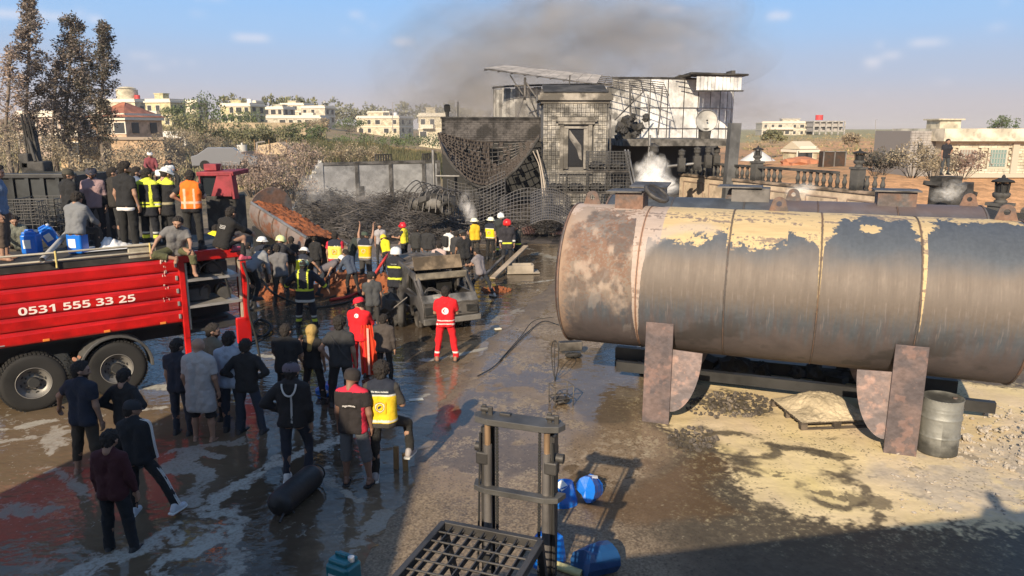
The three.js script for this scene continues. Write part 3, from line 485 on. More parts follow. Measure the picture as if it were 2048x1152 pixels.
// ---------------------------------------------------------------- burnt compound: walls, tower, tank shed, fallen roof
{ // grey boundary wall with a broken end
  const t = thing('boundary_wall', 'tall grey concrete boundary wall with a jagged broken left end', 'wall'), H = 3.45;
  const A = atDepth(640, 400, 50), B = atDepth(872, 400, 54), dir = V3(B.x - A.x, 0, B.z - A.z), L = dir.length(); t.position.set(A.x, 0, A.z); t.rotation.y = Math.atan2(-dir.z, dir.x);
  const m = mat([.31, .31, .32], .92, 0, { map: tGrunge, bumpMap: tBump, bumpScale: .015 }), md = mat([.16, .155, .155], .92, 0, { map: tSoot });
  // bays between pillars, the stepped broken edge first
  const s = [[-1.95, 0]]; const rn = rng(3); for (let i = 0; i <= 9; i++) { const x = -1.9 + i * .21, y = .35 + i * .335; s.push([x, y - .1 + rn() * .1], [x + .06, y + .2 + rn() * .06]); } s.push([.15, H], [.15, 0]);
  const b0 = new MB(); b0.ext(s, .18, M4(0, 0, -.09), .01); b0.part('wall_bay', m, t);
  const bk = new MB(); for (let i = 0; i <= 10; i++) bk.add(lump(.14, i + 3, .3, 1, .9), M4(-1.92 + i * .205, .2 + i * .325, .02, 0, i, 0)); bk.part('broken_edge', mat([.62, .58, .52], .9, 0, { map: tGrunge }), t);
  const xs = [.15, 2.55, 4.95, 7.4, L + .2]; for (let i = 0; i < 4; i++) { const b = new MB(); b.box(xs[i + 1] - xs[i] - .24, H - .22, .16, (xs[i] + xs[i + 1]) / 2, (H - .22) / 2, 0); b.part('wall_bay', i === 1 ? m : i === 2 ? mat([.36, .36, .365], .9, 0, { map: tGrunge }) : m, t); const c = new MB(); c.box(xs[i + 1] - xs[i], .2, .26, (xs[i] + xs[i + 1]) / 2, H - .12 + .01 * i, 0); c.part('coping', md, t); }
  for (const x of xs) { const b = new MB(); b.box(.24, H - .02, .3, x, H / 2 - .02, 0); b.part('pillar', x > 2 ? md : m, t); }
  for (const [x, w] of [[4.5, 1.1], [7.9, 1.0]]) { const b = new MB(); for (let i = 0; i < 7; i++) b.box(.09, .5, .12, x - w / 2 + i * w / 6, H + .2, 0); b.box(w + .1, .06, .14, x, H + .44, 0); b.part('baluster_stub', M.soot, t); }
  const q = new MB(); q.box(.35, 1.2, .02, 2.85, 1.2, .1); q.box(.7, .6, .02, 4.2, .7, .1); q.box(.4, 1.0, .02, 6.2, .6, .1); q.part('hole', M.black, t);
}
{ // left low storey behind the fallen roof, dark upper band
  const t = thing('burnt_hall', 'long low burnt hall with dark brick parapet left of the tower', 'building'), A = atDepth(884, 300, 47), B = atDepth(1092, 300, 46.2), h = atDepth(884, 237, 47).y;
  const L = B.x - A.x, mx = (A.x + B.x) / 2; t.position.set(mx, 0, A.z - 2); const lo = atDepth(884, 283, 47).y;
  const w = new MB(); w.box(L, lo, .3, 0, lo / 2, 1.85); w.box(.3, h, 4, -L / 2 + .16, h / 2, -.3); w.part('wall', M.black, t);
  const rowH = (h - lo) / 11, md = mat([.135, .125, .125], .9, 0, { map: tSoot, bumpMap: tBump, bumpScale: .012 });
  const bk = new MB(), rn = rng(8); for (let j = 0; j < 11; j++) for (let i = 0; i < 16; i++) { const bw = L / 16, off = j % 2 ? bw / 2 : 0, x = -L / 2 + i * bw + off + bw / 2; if (x > L / 2) continue; bk.box(bw - .015, rowH - .015, .12, x, lo + (j + .5) * rowH, 2.05 + (rn() - .5) * .02); }
  stuffPart('brick', bk.geo(), md, t); const c = new MB(); c.box(L + .1, .1, .5, 0, h + .04, 1.95); c.part('coping', M.soot, t); const bb = new MB(); bb.box(L, h - lo, .12, 0, (h + lo) / 2, 1.94); bb.part('backing', M.black, t);
  const p = new MB(); p.box(.5, 1.7, .4, L * .35, .85, 4); p.box(L * .8, .12, 1.5, .4, 1.45, 3); p.box(4, .5, .8, 0, .3, 4); p.part('loading_bench', M.burntConcrete, t);
  const lp = new MB(); lp.cyl(.1, .12, .3, -L / 2 + .35, h + .25, 1.9); lp.box(.34, .34, .3, -L / 2 + .35, h + .6, 1.9, .3, .3); lp.cyl(.2, .1, .08, -L / 2 + .35, h + .82, 1.9); lp.bar([-L / 2 + 1.0, h, 1.9], [-L / 2 + 1.02, h + 1, 1.9], .03); lp.part('roof_lamp', M.black, t);
}
{ // fallen roof: a sagging sheet of tiles on bent bars
  const t = thing('fallen_roof', 'sagging fallen roof of loose tiles on bent bars below the hall', 'roof'), NX = 17, NY = 9;
  const P = (u, v) => {   // u along, v down the slope
    const x = lerp(878, 1078, u), ytop = 268 + 40 * Math.sin(u * Math.PI) * .3 + 14 * u, sag = Math.sin(Math.pow(u, .85) * Math.PI), y = lerp(ytop, 292 + 74 * sag + 10 * u - 30 * Math.pow(u, 4), v), d = lerp(46.3, 41.5, v);
    return atDepth(x + (v * 6 * (1 - u)), y, d);
  };
  const m = mat([.30, .25, .23], .85, 0, { map: tSoot, bumpMap: tBump, bumpScale: .01, side: THREE.DoubleSide });
  for (let j = 0; j <= NY; j++) { const b = new MB(); b.tube(Array.from({ length: 12 }, (_, i) => P(i / 11, j / NY)), .035, 30, 5); b.part('batten', M.burntSteel, t); }
  for (let i = 0; i <= NX; i += 1) { const b = new MB(); b.tube([P(i / NX, 0), P(i / NX, .33), P(i / NX, .66), P(i / NX, 1)], .032, 10, 5); b.part('rafter', M.burntSteel, t); }
  const rn = rng(12);
  for (let j = 0; j < 11; j++) for (let i = 0; i < 30; i++) {
    const u = (i + .5) / 30, v = (j + .5) / 11, keep = (v > .62 && rn() < .9) || (u < .5 && rn() < .95 - u) || rn() < .12; if (!keep) continue;
    const a = P(u, v), bb = P(u + .02, v), c = P(u, v + .03), ex = bb.sub(a).normalize(), ey = c.sub(a).normalize(), ez = ex.clone().cross(ey).normalize(); ey.crossVectors(ez, ex);
    const mm = new THREE.Matrix4().makeBasis(ex, ey, ez); mm.setPosition(a.x + (rn() - .5) * .08, a.y + .1, a.z + .12 + (rn() - .5) * .05);
    const mb = new MB(); mb.add(new THREE.CylinderGeometry(.13, .13, .5, 7, 1, false, 0, Math.PI), new THREE.Matrix4().makeRotationY(-Math.PI / 2)); const g = mb.geo(); g.applyMatrix4(M4(0, 0, 0, 0, 0, (rn() - .5) * .15)); g.applyMatrix4(mm); mesh('roof_tile', g, m, t);
  }
  const e = new MB(); e.tube(Array.from({ length: 14 }, (_, i) => P(i / 13, 1.02).add(V3(0, -.1, 0))), .08, 40, 6); e.part('edge_beam', M.soot, t);
  const w = new MB(); w.tube([atDepth(1074, 300, 41), atDepth(1082, 330, 41), atDepth(1092, 392, 40.5)], .05, 16, 6); w.tube([atDepth(1066, 302, 41), atDepth(1078, 330, 41), atDepth(1086, 392, 40)], .035, 16, 6); w.part('fallen_pipe', mat([.40, .34, .28], .7, .2), t);
  const h = new MB(); h.bar(atDepth(872, 352, 44), atDepth(1010, 353, 43), .06); h.bar(atDepth(866, 300, 44), atDepth(868, 372, 44), .09); h.part('support_bar', M.greySteel, t);
}
{ // square gate tower faced with rough blocks, one framed window
  const d = 42, A = atDepth(1086, 300, d), B = atDepth(1212, 300, d), w = B.x - A.x, h = atDepth(1086, 207, d).y, t = thing('stone_tower', 'square scorched tower of woven stone blocks with one framed window', 'tower', [(A.x + B.x) / 2, 0, A.z - w / 2], 0);
  const c = new MB(); c.box(w, h, w, 0, h / 2, 0); c.part('core', mat([.13, .122, .114], .95), t);
  const rn = rng(4), ms = [[.42, .40, .37], [.33, .315, .295], [.50, .47, .42]].map(k => mat(k, .9, 0, { map: tSoot, bumpMap: tBump, bumpScale: .012 })), bl = [new MB(), new MB(), new MB()];
  const nx = 15, s = w / nx, ny = Math.ceil(h / s);
  for (let j = 0; j < ny; j++) for (let i = 0; i < nx; i++) {
    const x = -w / 2 + (i + .5) * s, y = (j + .5) * s; if (y > h - .1) continue; const tall = (i + j) % 2;
    if (Math.abs(x - .06) < .98 && y > h - 3.85 && y < h - .75) continue;
    for (const k of [-1, 1]) bl[Math.floor(rn() * 3)].rbox(tall ? s * .465 : s * .95, tall ? s * .95 : s * .465, .12, .02, x + (tall ? k * s * .24 : 0), y + (tall ? 0 : k * s * .24), w / 2 + .03 + rn() * .03);
  }
  for (let j = 0; j < ny; j++) for (let i = 0; i < 8; i++) { const z = -w / 2 + (i + .5) * w / 8; if ((j + .5) * s > h - .1) continue; bl[1].box(.1, s * .9, w / 8 * .92, w / 2 + .03, (j + .5) * s, z); }
  bl.forEach((b, i) => stuffPart('stone_block', b.geo(), ms[i], t));
  const cn = new MB(); for (const [e, y, hh] of [[.14, h + .09, .18], [.30, h + .3, .26], [.2, h + .5, .14]]) cn.box(w + 2 * e, hh, w + 2 * e, 0, y, 0); cn.part('cornice', mat([.40, .365, .32], .9, 0, { map: tSoot, bumpMap: tBump, bumpScale: .01 }), t);
  const rf = new MB(); for (let j = 0; j < 8; j++) for (let i = 0; i < 16; i++) rf.box(w / 15, .05, .3, -w / 2 + (i + .5) * w / 16, h + .62 + j * .06, w / 2 + .1 - j * .26, .25, 0, (rn() - .5) * .1); stuffPart('roof_tile', rf.geo(), M.soot, t);
  const wn = new THREE.Group(); wn.name = 'window'; t.add(wn); wn.position.set(.06, h - 2.35, w / 2); const sm = mat([.34, .315, .28], .9, 0, { map: tSoot, bumpMap: tBump, bumpScale: .008 });
  const fr = new MB(); for (const x of [-.78, .78]) { fr.box(.2, 2.5, .22, x, 0, .06); fr.box(.24, 2.3, .16, x * .7, 0, .06); } fr.box(2.0, .14, .3, 0, 1.32, .08); fr.box(2.25, .14, .38, 0, 1.46, .1); fr.box(2.05, .1, .26, 0, 1.58, .06); fr.box(1.9, .16, .3, 0, -1.33, .08); fr.box(1.2, .12, .2, 0, 1.08, .08); mesh('frame', fr.geo(), sm, wn);
  const pn = new MB(); pn.box(.86, 2.1, .04, 0, 0, .02); mesh('pane', pn.geo(), mat([.02, .02, .022], .25), wn); const sh = new MB(); sh.ext([[-.36, .95], [.3, .1], [.34, -.7], [.2, -.6], [.05, -.1], [-.36, .5]], .03, M4(0, 0, .05)); mesh('shutter', sh.geo(), mat([.28, .26, .24], .8, 0, { map: tSoot }), wn);
  const pp = new MB(); pp.bar([w / 2 + .3, 0, w / 2 + .4], [w / 2 + .16, h - .6, w / 2 + .2], .05); pp.bar([w / 2 - .5, 0, w / 2 + .9], [w / 2 - .05, 3.2, w / 2 + .5], .06); pp.part('leaning_pipe', M.burntConcrete, t);
}
{ // round shed of upright sheets behind
  const d = 58, cl = atDepth(992, 240, 63), cr = atDepth(1486, 240, 58), cx = (cl.x + cr.x) / 2, r = (cr.x - cl.x) / 2 + .2, base = 4.55, t = thing('round_steel_shed', 'round shed of white corrugated steel sheets blackened on its left', 'shed', [cx, 0, -62]);
  const n = 46, white = [mat([.78, .78, .77], .6, 0, { map: tGrunge }), mat([.70, .69, .68], .6, 0, { map: tGrunge }), mat([.84, .84, .83], .55, 0, { map: tGrunge })], grey = [mat([.62, .61, .60], .6, .1, { map: tSoot }), mat([.40, .39, .385], .7, .1, { map: tSoot })], rn = rng(21);
  for (let i = 0; i < n; i++) {
    const a0 = -.12 + i / n * (Math.PI + .24), a1 = -.12 + (i + 1) / n * (Math.PI + .24), x0 = -Math.cos(a0) * r, x1 = -Math.cos(a1) * r, z0 = Math.sin(a0) * r * .55, z1 = Math.sin(a1) * r * .55, mid = (x0 + x1) / 2 / r;
    if (mid > -.62 && mid < -.16) { if (rn() < .45) continue; }
    const ht = mid < -.1 ? 4.2 - .2 * rn() : 4.65, hb = mid > .1 && rn() < .3 ? .15 * rn() : 0, nr = 6, pos = [], idx = [];
    for (let k = 0; k <= nr * 4; k++) { const u = k / (nr * 4), off = [0, .035, .035, 0][k % 4], x = lerp(x0, x1, u), z = lerp(z0, z1, u) + off; pos.push(x, base + hb, z, x, base + ht * .5, z + .01, x, base + ht, z); }
    for (let k = 0; k < nr * 4; k++) for (const q of [0, 1]) { const a = k * 3 + q; idx.push(a, a + 3, a + 1, a + 1, a + 3, a + 4); }
    const g = new THREE.BufferGeometry(); g.setAttribute('position', new THREE.Float32BufferAttribute(pos, 3)); g.setIndex(idx); g.computeVertexNormals(); g.setAttribute('uv', new THREE.Float32BufferAttribute(new Float32Array(pos.length / 3 * 2), 2));
    const mm = mid < -.75 ? grey[i % 2 ? 0 : 1] : mid < -.1 ? grey[1] : mid < .12 ? grey[0] : white[Math.floor(rn() * 3)]; const p = mesh('cladding_sheet', boxUV(g), mm, t); p.material.side = THREE.DoubleSide;
    if (mid > .05) { const b = new MB(); b.box(.05, ht + .1, .05, x1, base + ht / 2, z1 + .02); if (i % 2) b.part('upright', M.soot, t); }
  }
  const cp = new MB(); for (let i = 0; i < 40; i++) { const a = i / 40 * Math.PI, b = (i + 1) / 40 * Math.PI; const hh = Math.cos(a) > .1 ? 4.2 : 4.65; cp.beam([-Math.cos(a) * r, base + hh + .05, Math.sin(a) * r * .55], [-Math.cos(b) * r, base + hh + .05, Math.sin(b) * r * .55], .14, .14); } cp.part('top_rail', M.soot, t);
  const gi = new MB(); for (const y of [1.1, 2.6]) for (let i = 21; i < 40; i++) { const a = i / 40 * Math.PI, b = (i + 1) / 40 * Math.PI; gi.beam([-Math.cos(a) * r, base + y, Math.sin(a) * r * .55 + .09], [-Math.cos(b) * r, base + y, Math.sin(b) * r * .55 + .09], .04, .05); } stuffPart('girt', gi.geo(), M.greySteel, t);
  const sd = new MB(); sd.box(.3, 5.6, 1.6, r - .1, base + 2.8, -.6, 0, 0, -.02); sd.part('end_wall', M.soot, t);
  const bk = new MB(); bk.box(r * 2 - 1, 4.4, .2, 0, base + 2.2, -4); bk.part('back_wall', M.burntConcrete, t);
  // boxed fascia with a flat roof at the right end
  const A = atDepth(1392, 180, 55.5), B = atDepth(1482, 180, 55.5); const f = new THREE.Group(); f.name = 'roof_box'; t.add(f); f.position.set((A.x + B.x) / 2 - cx, 8.35, 62 - 55.5);
  const fw = B.x - A.x, nb = 12; for (let i = 0; i < nb; i++) { const b = new MB(); b.box(fw / nb - .03, .95, .06, -fw / 2 + (i + .5) * fw / nb, .45, (i % 2) * .03, 0, 0, 0); mesh('cladding_sheet', b.geo(), white[i % 3], f); }
  const rs = new MB(); rs.box(fw + .9, .12, 3, -.05, 1.08, -1.2, 0, 0, -.03); rs.box(fw + .3, .1, .2, 0, -.08, .02); for (let i = 0; i < 4; i++) rs.bar([-fw / 2 - 1.3, 1.0 - i * .02, -i * .6], [-fw / 2, 1.0, -i * .6], .04); mesh('flat_roof', rs.geo(), M.soot, f);
}
{ // tilted skeleton of the shed's light roof
  const t = thing('roof_frame', 'tilted skeleton of light steel purlins above the round shed', 'roof frame'), P = (u, v) => atDepth(lerp(968, 1338, u) + v * (40 - 50 * u), lerp(138, 188, u) - v * (6 + 17 * u) , lerp(56, 53, u) + v * 3.2);
  for (let j = 0; j <= 5; j++) { const b = new MB(); for (let i = 0; i < 12; i++) b.bar(P(i / 12, j / 5), P((i + 1) / 12, j / 5), .035, .035, 5); b.part('purlin', M.burntSteel, t); }
  for (let i = 0; i <= 14; i++) { const b = new MB(); for (let j = 0; j < 3; j++) b.bar(P(i / 14, j / 3).add(V3(0, -.1, 0)), P(i / 14, (j + 1) / 3).add(V3(0, -.1, 0)), .03, .03, 5); b.part('rafter', M.burntSteel, t); }
  for (let i = 0; i < 11; i++) { const u0 = i / 18, u1 = (i + 1) / 18 - .002, pos = [], q = [P(u0, 0), P(u1, 0), P(u0, 1), P(u1, 1)].map(p => p.add(V3(0, .07, 0))); const g = new THREE.BufferGeometry().setFromPoints([q[0], q[1], q[2], q[1], q[3], q[2]]); g.computeVertexNormals(); g.setAttribute('uv', new THREE.Float32BufferAttribute(new Float32Array(12), 2)); const k = mesh('roof_sheet', boxUV(g), mat([.46, .41, .36], .75, .1, { map: tGrunge, side: THREE.DoubleSide }), t); }
  const br = new MB(); const bar = (a, b, r = .05) => br.bar(atDepth(...a), atDepth(...b), r, r, 6);
  bar([1020, 150, 55], [1046, 190, 55]); bar([1050, 155, 55], [1050, 200, 55], .1); bar([1052, 165, 55], [1092, 222, 54], .07); bar([1050, 190, 55], [1032, 240, 54]); bar([1054, 180, 55], [1078, 240, 55]); bar([1028, 172, 55], [1056, 170, 55]); bar([1140, 150, 54], [1138, 180, 54]); bar([1325, 172, 53], [1316, 270, 52], .05); bar([1290, 180, 53], [1230, 240, 52]); bar([1260, 175, 53], [1262, 275, 52], .07); bar([1296, 190, 53], [1298, 250, 52]); br.part('brace', M.burntSteel, t);
}
{ // burnt recess between tower and shed, with slab and column
  const t = thing('concrete_canopy', 'scorched concrete canopy slab over a black recess below the shed', 'canopy', [0, 0, 0]);
  const A = atDepth(1222, 284, 49), B = atDepth(1460, 284, 47); const s = new MB(); s.box(B.x - A.x, .42, 7, (A.x + B.x) / 2, A.y, -50.6, 0, .12); s.part('slab', M.burntConcrete, t);
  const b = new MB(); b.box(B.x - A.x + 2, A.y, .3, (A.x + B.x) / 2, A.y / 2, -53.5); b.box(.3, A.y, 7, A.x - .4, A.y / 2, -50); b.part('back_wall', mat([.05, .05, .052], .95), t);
  const C = atDepth(1461, 340, 46); const c = new MB(); const top = atDepth(1464, 246, 46).y; c.box(.62, top, .6, C.x, top / 2, C.z, 0, .1, -.03); c.part('column', mat([.12, .12, .122], .9, 0, { map: tGrunge, bumpMap: tBump, bumpScale: .01 }), t);
  const d = new MB(); for (let i = 0; i < 5; i++) { d.box(.7, .5, .6, A.x + .7 + (i % 3) * .4, A.y + .4 + (i >> 1) * .45, -48.4 - i * .3, .2 * i, i, .1 * i); } for (let i = 0; i < 14; i++) d.add(lump(.2, i, .5, 1), M4(A.x + .3 + (i * .37) % 1.9, A.y + .3 + (i * .53) % 1.4, -48 - (i % 3) * .5)); stuffPart('collapsed_block', d.geo(), M.soot, t);
  const q = new MB(); q.bar(atDepth(1296, 340, 46), atDepth(1300, 270, 46), .08); q.bar(atDepth(1250, 300, 44), atDepth(1270, 395, 41), .06); q.bar(atDepth(1256, 300, 44), atDepth(1276, 395, 41), .05); q.bar(atDepth(1335, 333, 46), atDepth(1400, 326, 46), .09); stuffPart('leaning_bar', q.geo(), M.greySteel, t);
}
{ // satellite dish on the canopy
  const p = atDepth(1412, 241, 47.5), t = thing('satellite_dish', 'large pale round satellite dish on a stub in front of the shed', 'dish', p), r = 21 / F * 47.5;
  const pts = []; for (let i = 0; i <= 12; i++) pts.push(new THREE.Vector2(i / 12 * r, i * i / 144 * .16)); const g = new THREE.LatheGeometry(pts, 40); g.rotateX(Math.PI / 2 - .1); const dm = mat([.52, .50, .46], .6, .2, { map: tGrunge }); dm.side = THREE.DoubleSide; mesh('reflector', boxUV(g), dm, t);
  const rim = new THREE.TorusGeometry(r, .025, 6, 40); rim.translate(0, 0, .16); mesh('rim', boxUV(rim), M.greySteel, t); const b = new MB(); b.cyl(.35, .4, .9, 0, -r - .25, -.2); b.bar([0, -r * .9, -.1], [0, 0, -.05], .05); b.part('stub', M.burntConcrete, t); const f = new MB(); f.cyl(.05, .05, .1, 0, 0, .3, 1.57); f.part('receiver', M.black, t);
}
{ // cream boundary wall with a balustrade and lantern posts
  const P0 = V3(14.2, 0, -44), P1 = V3(19.6, 0, -30), dir = P1.clone().sub(P0).normalize(), turn = Math.atan2(-dir.z, dir.x), s0 = -7.6, s1 = 9.8, wh = 2.55;
  const t = thing('balustrade_wall', 'cream wall carrying a blackened balustrade behind the tanks', 'wall', P0, turn), m = mat([.62, .49, .36], .9, 0, { map: tGrunge, bumpMap: tBump, bumpScale: .01 }), bm = mat([.10, .098, .095], .85, 0, { map: tSoot });
  const w = new MB(); w.box(s1 - s0, wh, .3, (s0 + s1) / 2, wh / 2, 0); w.part('wall', m, t); const c = new MB(); c.box(s1 - s0 + .1, .14, .5, (s0 + s1) / 2, wh + .06, 0); c.part('coping', mat([.40, .31, .24], .9, 0, { map: tSoot }), t);
  for (let i = 0; i < 6; i++) { const x = s0 + 1.6 + i * 2.85, f = new MB(); f.box(2.2, .06, .05, x, 2.2, .17); f.box(.06, 1.2, .05, x - 1.1, 1.57, .17); f.box(.06, 1.2, .05, x + 1.1, 1.57, .17); f.part('panel_moulding', mat([.30, .22, .17], .9), t); }
  const prof = [[.09, 0], [.09, .06], [.06, .1], [.085, .25], [.1, .34], [.06, .5], [.05, .6], [.08, .66], [.08, .72]].map(q => new THREE.Vector2(q[0] * 1.25, q[1] * .98)), bg = boxUV(new THREE.LatheGeometry(prof, 10));
  let k = 0; for (let x = s0 + .2; x < s1 - .1; x += .47) { k++; if (Math.abs(x) < .35 || Math.abs(x - 7.5) < .35 || (x > 9.2)) continue; if (x > 2.2 && x < 3.1) continue; const b = mesh('baluster', bg, bm, t); b.position.set(x, wh + .13, 0); }
  const rl = new MB(); rl.box(-s0 + 6.2, .12, .3, (s0 + 6.2) / 2 , wh + .9, 0); rl.part('handrail', bm, t);
  const post = (name, x, y0, lab, s = 1) => { const q = thing('lantern_post', lab, 'lantern post', V3(x, y0, 0).applyAxisAngle(V3(0, 1, 0), turn).add(P0), turn); q.scale.setScalar(s);
    const b = new MB(); b.box(.5, 1.05, .5, 0, .52, 0); b.box(.6, .1, .6, 0, 1.08, 0); b.part('pillar', bm, q); const u = new MB(); u.add(new THREE.LatheGeometry([[.16, 0], [.2, .06], [.13, .12], [.24, .2], [.26, .3], [.22, .34], [0, .35]].map(v => new THREE.Vector2(...v)), 14), M4(0, 1.12, 0)); u.part('urn', bm, q);
    const l = new MB(); for (let i = 0; i < 6; i++) { const a = i * Math.PI / 3; l.bar([Math.cos(a) * .19, 1.46, Math.sin(a) * .19], [Math.cos(a) * .22, 1.78, Math.sin(a) * .22], .025, .025, 5); } l.cyl(.16, .16, .3, 0, 1.6, 0, 0, 0, 0, 10); l.add(new THREE.LatheGeometry([[0, .26], [.05, .2], [.06, .14], [.3, .06], [.33, 0], [0, 0]].map(v => new THREE.Vector2(...v)), 14), M4(0, 1.78, 0)); l.part('lantern', M.black, q); };
  post('', 0, wh + .1, 'black lantern post on the cream wall nearest the column'); post('', 7.5, wh + .1, 'black lantern post on the wall above the middle of the large tank'); post('', 14.9, 1.3, 'black lantern post at the right edge of the photo', 1.25);
  const bp = (x, y, d, lab, s) => { const p = atDepth(x, y, d); const q = thing('lantern_post', lab, 'lantern post', p); q.scale.setScalar(s); const b = new MB(); b.box(.5, 1.0, .5, 0, .5, 0); b.part('pillar', M.soot, q); const u = new MB(); u.add(new THREE.LatheGeometry([[.16, 0], [.2, .06], [.13, .12], [.24, .2], [.26, .3], [.22, .45], [.3, .5], [.1, .62], [0, .7]].map(v => new THREE.Vector2(...v)), 12), M4(0, 1.0, 0)); u.part('urn', M.soot, q); };
  bp(1362, 343, 45, 'sooty stone post left of the others in the black recess', .8); bp(1393, 340, 46, 'sooty stone post in the middle of the black recess', .85); bp(1415, 336, 47, 'sooty stone post right of the middle in the black recess', .8); bp(1432, 336, 48, 'sooty stone post beside the grey column', .8); bp(1306, 352, 43, 'sooty stone post behind the white smoke', 1.1);
  // broken end on the right: charred slabs and a second wall
  const q = thing('collapsed_wall', 'charred collapsed end of the wall under the standing man', 'wall'), b = new MB(), rn = rng(31);
  const pl = atDepth(1898, 352, 37.5); b.box(1.3, pl.y, .7, pl.x, pl.y / 2 - .02, pl.z - .2, 0, .3); b.box(1.1, 2.4, .4, atDepth(1928, 380, 34).x, 2.0, -34, 0, .6, .1); b.box(2.2, .2, 1.2, atDepth(1900, 380, 35).x, 2.9, -35, 0, .4, -.25); b.part('charred_slab', M.soot, q);
  const e = new MB(); for (let i = 0; i < 40; i++) e.add(lump(.2 + rn() * .4, i, .45, 1, .8), M4(atDepth(1860 + rn() * 190, 400, 30 + rn() * 5).x, .6 + rn() * 1.2, -30 - rn() * 5, rn(), rn(), rn())); e.part('loose_rubble', M.burntConcrete, q);
  const sh = new MB(); sh.box(7, 3.1, .12, atDepth(2060, 400, 24).x, 1.4, -24, 0, -.35, -.05); sh.box(5, .3, 1.2, atDepth(2060, 400, 24).x + .4, 2.2, -23.5, .4, -.3, -.2); sh.part('fallen_sheet', M.black, q);
}
{ // wire cages of burnt liquid containers, stacked beside the tower
  const wire = mat([.12, .115, .11], .6, .5), proto = new MB(), s = .5;
  for (let i = 0; i <= 6; i++) { const k = -s + i / 6; for (const z of [-s, s]) { proto.bar([k, .12, z], [k, 1.0, z], .012, .012, 4); proto.bar([z, .12, k], [z, 1.0, k], .012, .012, 4); } }
  for (let j = 0; j <= 6; j++) { const y = .14 + j * .143; for (const z of [-s, s]) { proto.bar([-s, y, z], [s, y, z], .012, .012, 4); proto.bar([z, y, -s], [z, y, s], .012, .012, 4); } }
  const pal = new MB(); for (const z of [-.4, 0, .4]) { pal.box(1.0, .02, .12, 0, .1, z); pal.box(1, .08, .06, 0, .04, z); } const inn = new MB(); inn.add(lump(.42, 5, .25, 2, .5), M4(0, .3, 0));
  const gW = proto.geo(), gP = pal.geo(), gI = inn.geo(); const G = 'burnt wire container cages stacked by the tower';
  const cage = (x, y, d, s = 1, lab, g = G, ry = 0) => { const p = atDepth(x, y, d), t = thing('container_cage', lab, 'wire cage', p, ry, g); t.scale.setScalar(s); mesh('wire_basket', gW, wire, t); mesh('pallet_base', gP, M.burntSteel, t); mesh('melted_liner', gI, M.soot, t); };
  const col = ['left', 'second', 'third', 'right'], row = ['bottom', 'middle', 'top'];
  for (let c = 0; c < 4; c++) for (let r = 0; r < 3; r++) { if (r === 2 && c < 2 && c !== 1) continue; if (c === 1 && r === 2) continue; cage(1112 + c * 41, 430 - r * 43, 37.5, 1, `burnt wire cage in the ${row[r]} row, ${col[c]} column of the stack by the tower`, G, .04 * (c - 1)); }
  cage(935, 428, 40, 1.05, 'burnt wire cage standing in debris below the fallen roof', undefined, .3); cage(972, 426, 41, 1.05, 'burnt wire cage right of the other below the fallen roof', undefined, -.1);
  cage(52, 478, 19.5, 1.0, 'blackened wire cage on the ground behind the fire engine, left', undefined, .3); cage(96, 470, 20, 1.0, 'blackened wire cage behind the fire engine beside the boy', undefined, .1);
  // fallen mats of reinforcing wire
  const mat_ = (lab, P, nu, nv, m) => { const t = thing('wire_mesh', lab, 'wire mesh'); const b = new MB(), c = new MB(); for (let i = 0; i <= nu; i++) b.tube(Array.from({ length: 8 }, (_, k) => P(i / nu, k / 7)), .018, 14, 4); for (let j = 0; j <= nv; j++) c.tube(Array.from({ length: 10 }, (_, k) => P(k / 9, j / nv)), .018, 18, 4); mesh('long_wire', b.geo(), m, t); mesh('cross_wire', c.geo(), m, t); };
  const bw = mat([.15, .14, .135], .6, .4), rw = mat([.24, .12, .095], .8, .1);
  mat_('dark curled wire mesh hanging down left of the big tank', (u, v) => atDepth(lerp(1062, 1140, u), lerp(385, 448, v) - 14 * Math.sin(u * 3) + 10 * u, lerp(37, 33, v)), 22, 12, bw);
  mat_('rusty red wire mesh lying flat on the ground left of the big tank', (u, v) => onPlane(lerp(1040, 1130, u) + 8 * v, lerp(446, 468, v), .25 + .25 * Math.sin(u * 6 + v * 2)), 18, 9, rw);
  mat_('bent wire mesh rising from the debris under the fallen roof', (u, v) => atDepth(lerp(895, 1010, u), lerp(352, 432, v) + 16 * Math.sin(u * 3.4 + .4), lerp(42, 38, v)), 16, 12, bw);
  mat_('loose tangle of wire mesh at the foot of the cage stack', (u, v) => atDepth(lerp(1000, 1096, u), lerp(398, 440, v) - 22 * Math.sin(u * 2.6) * (1 - v), lerp(38, 36, v)), 14, 8, bw);
}
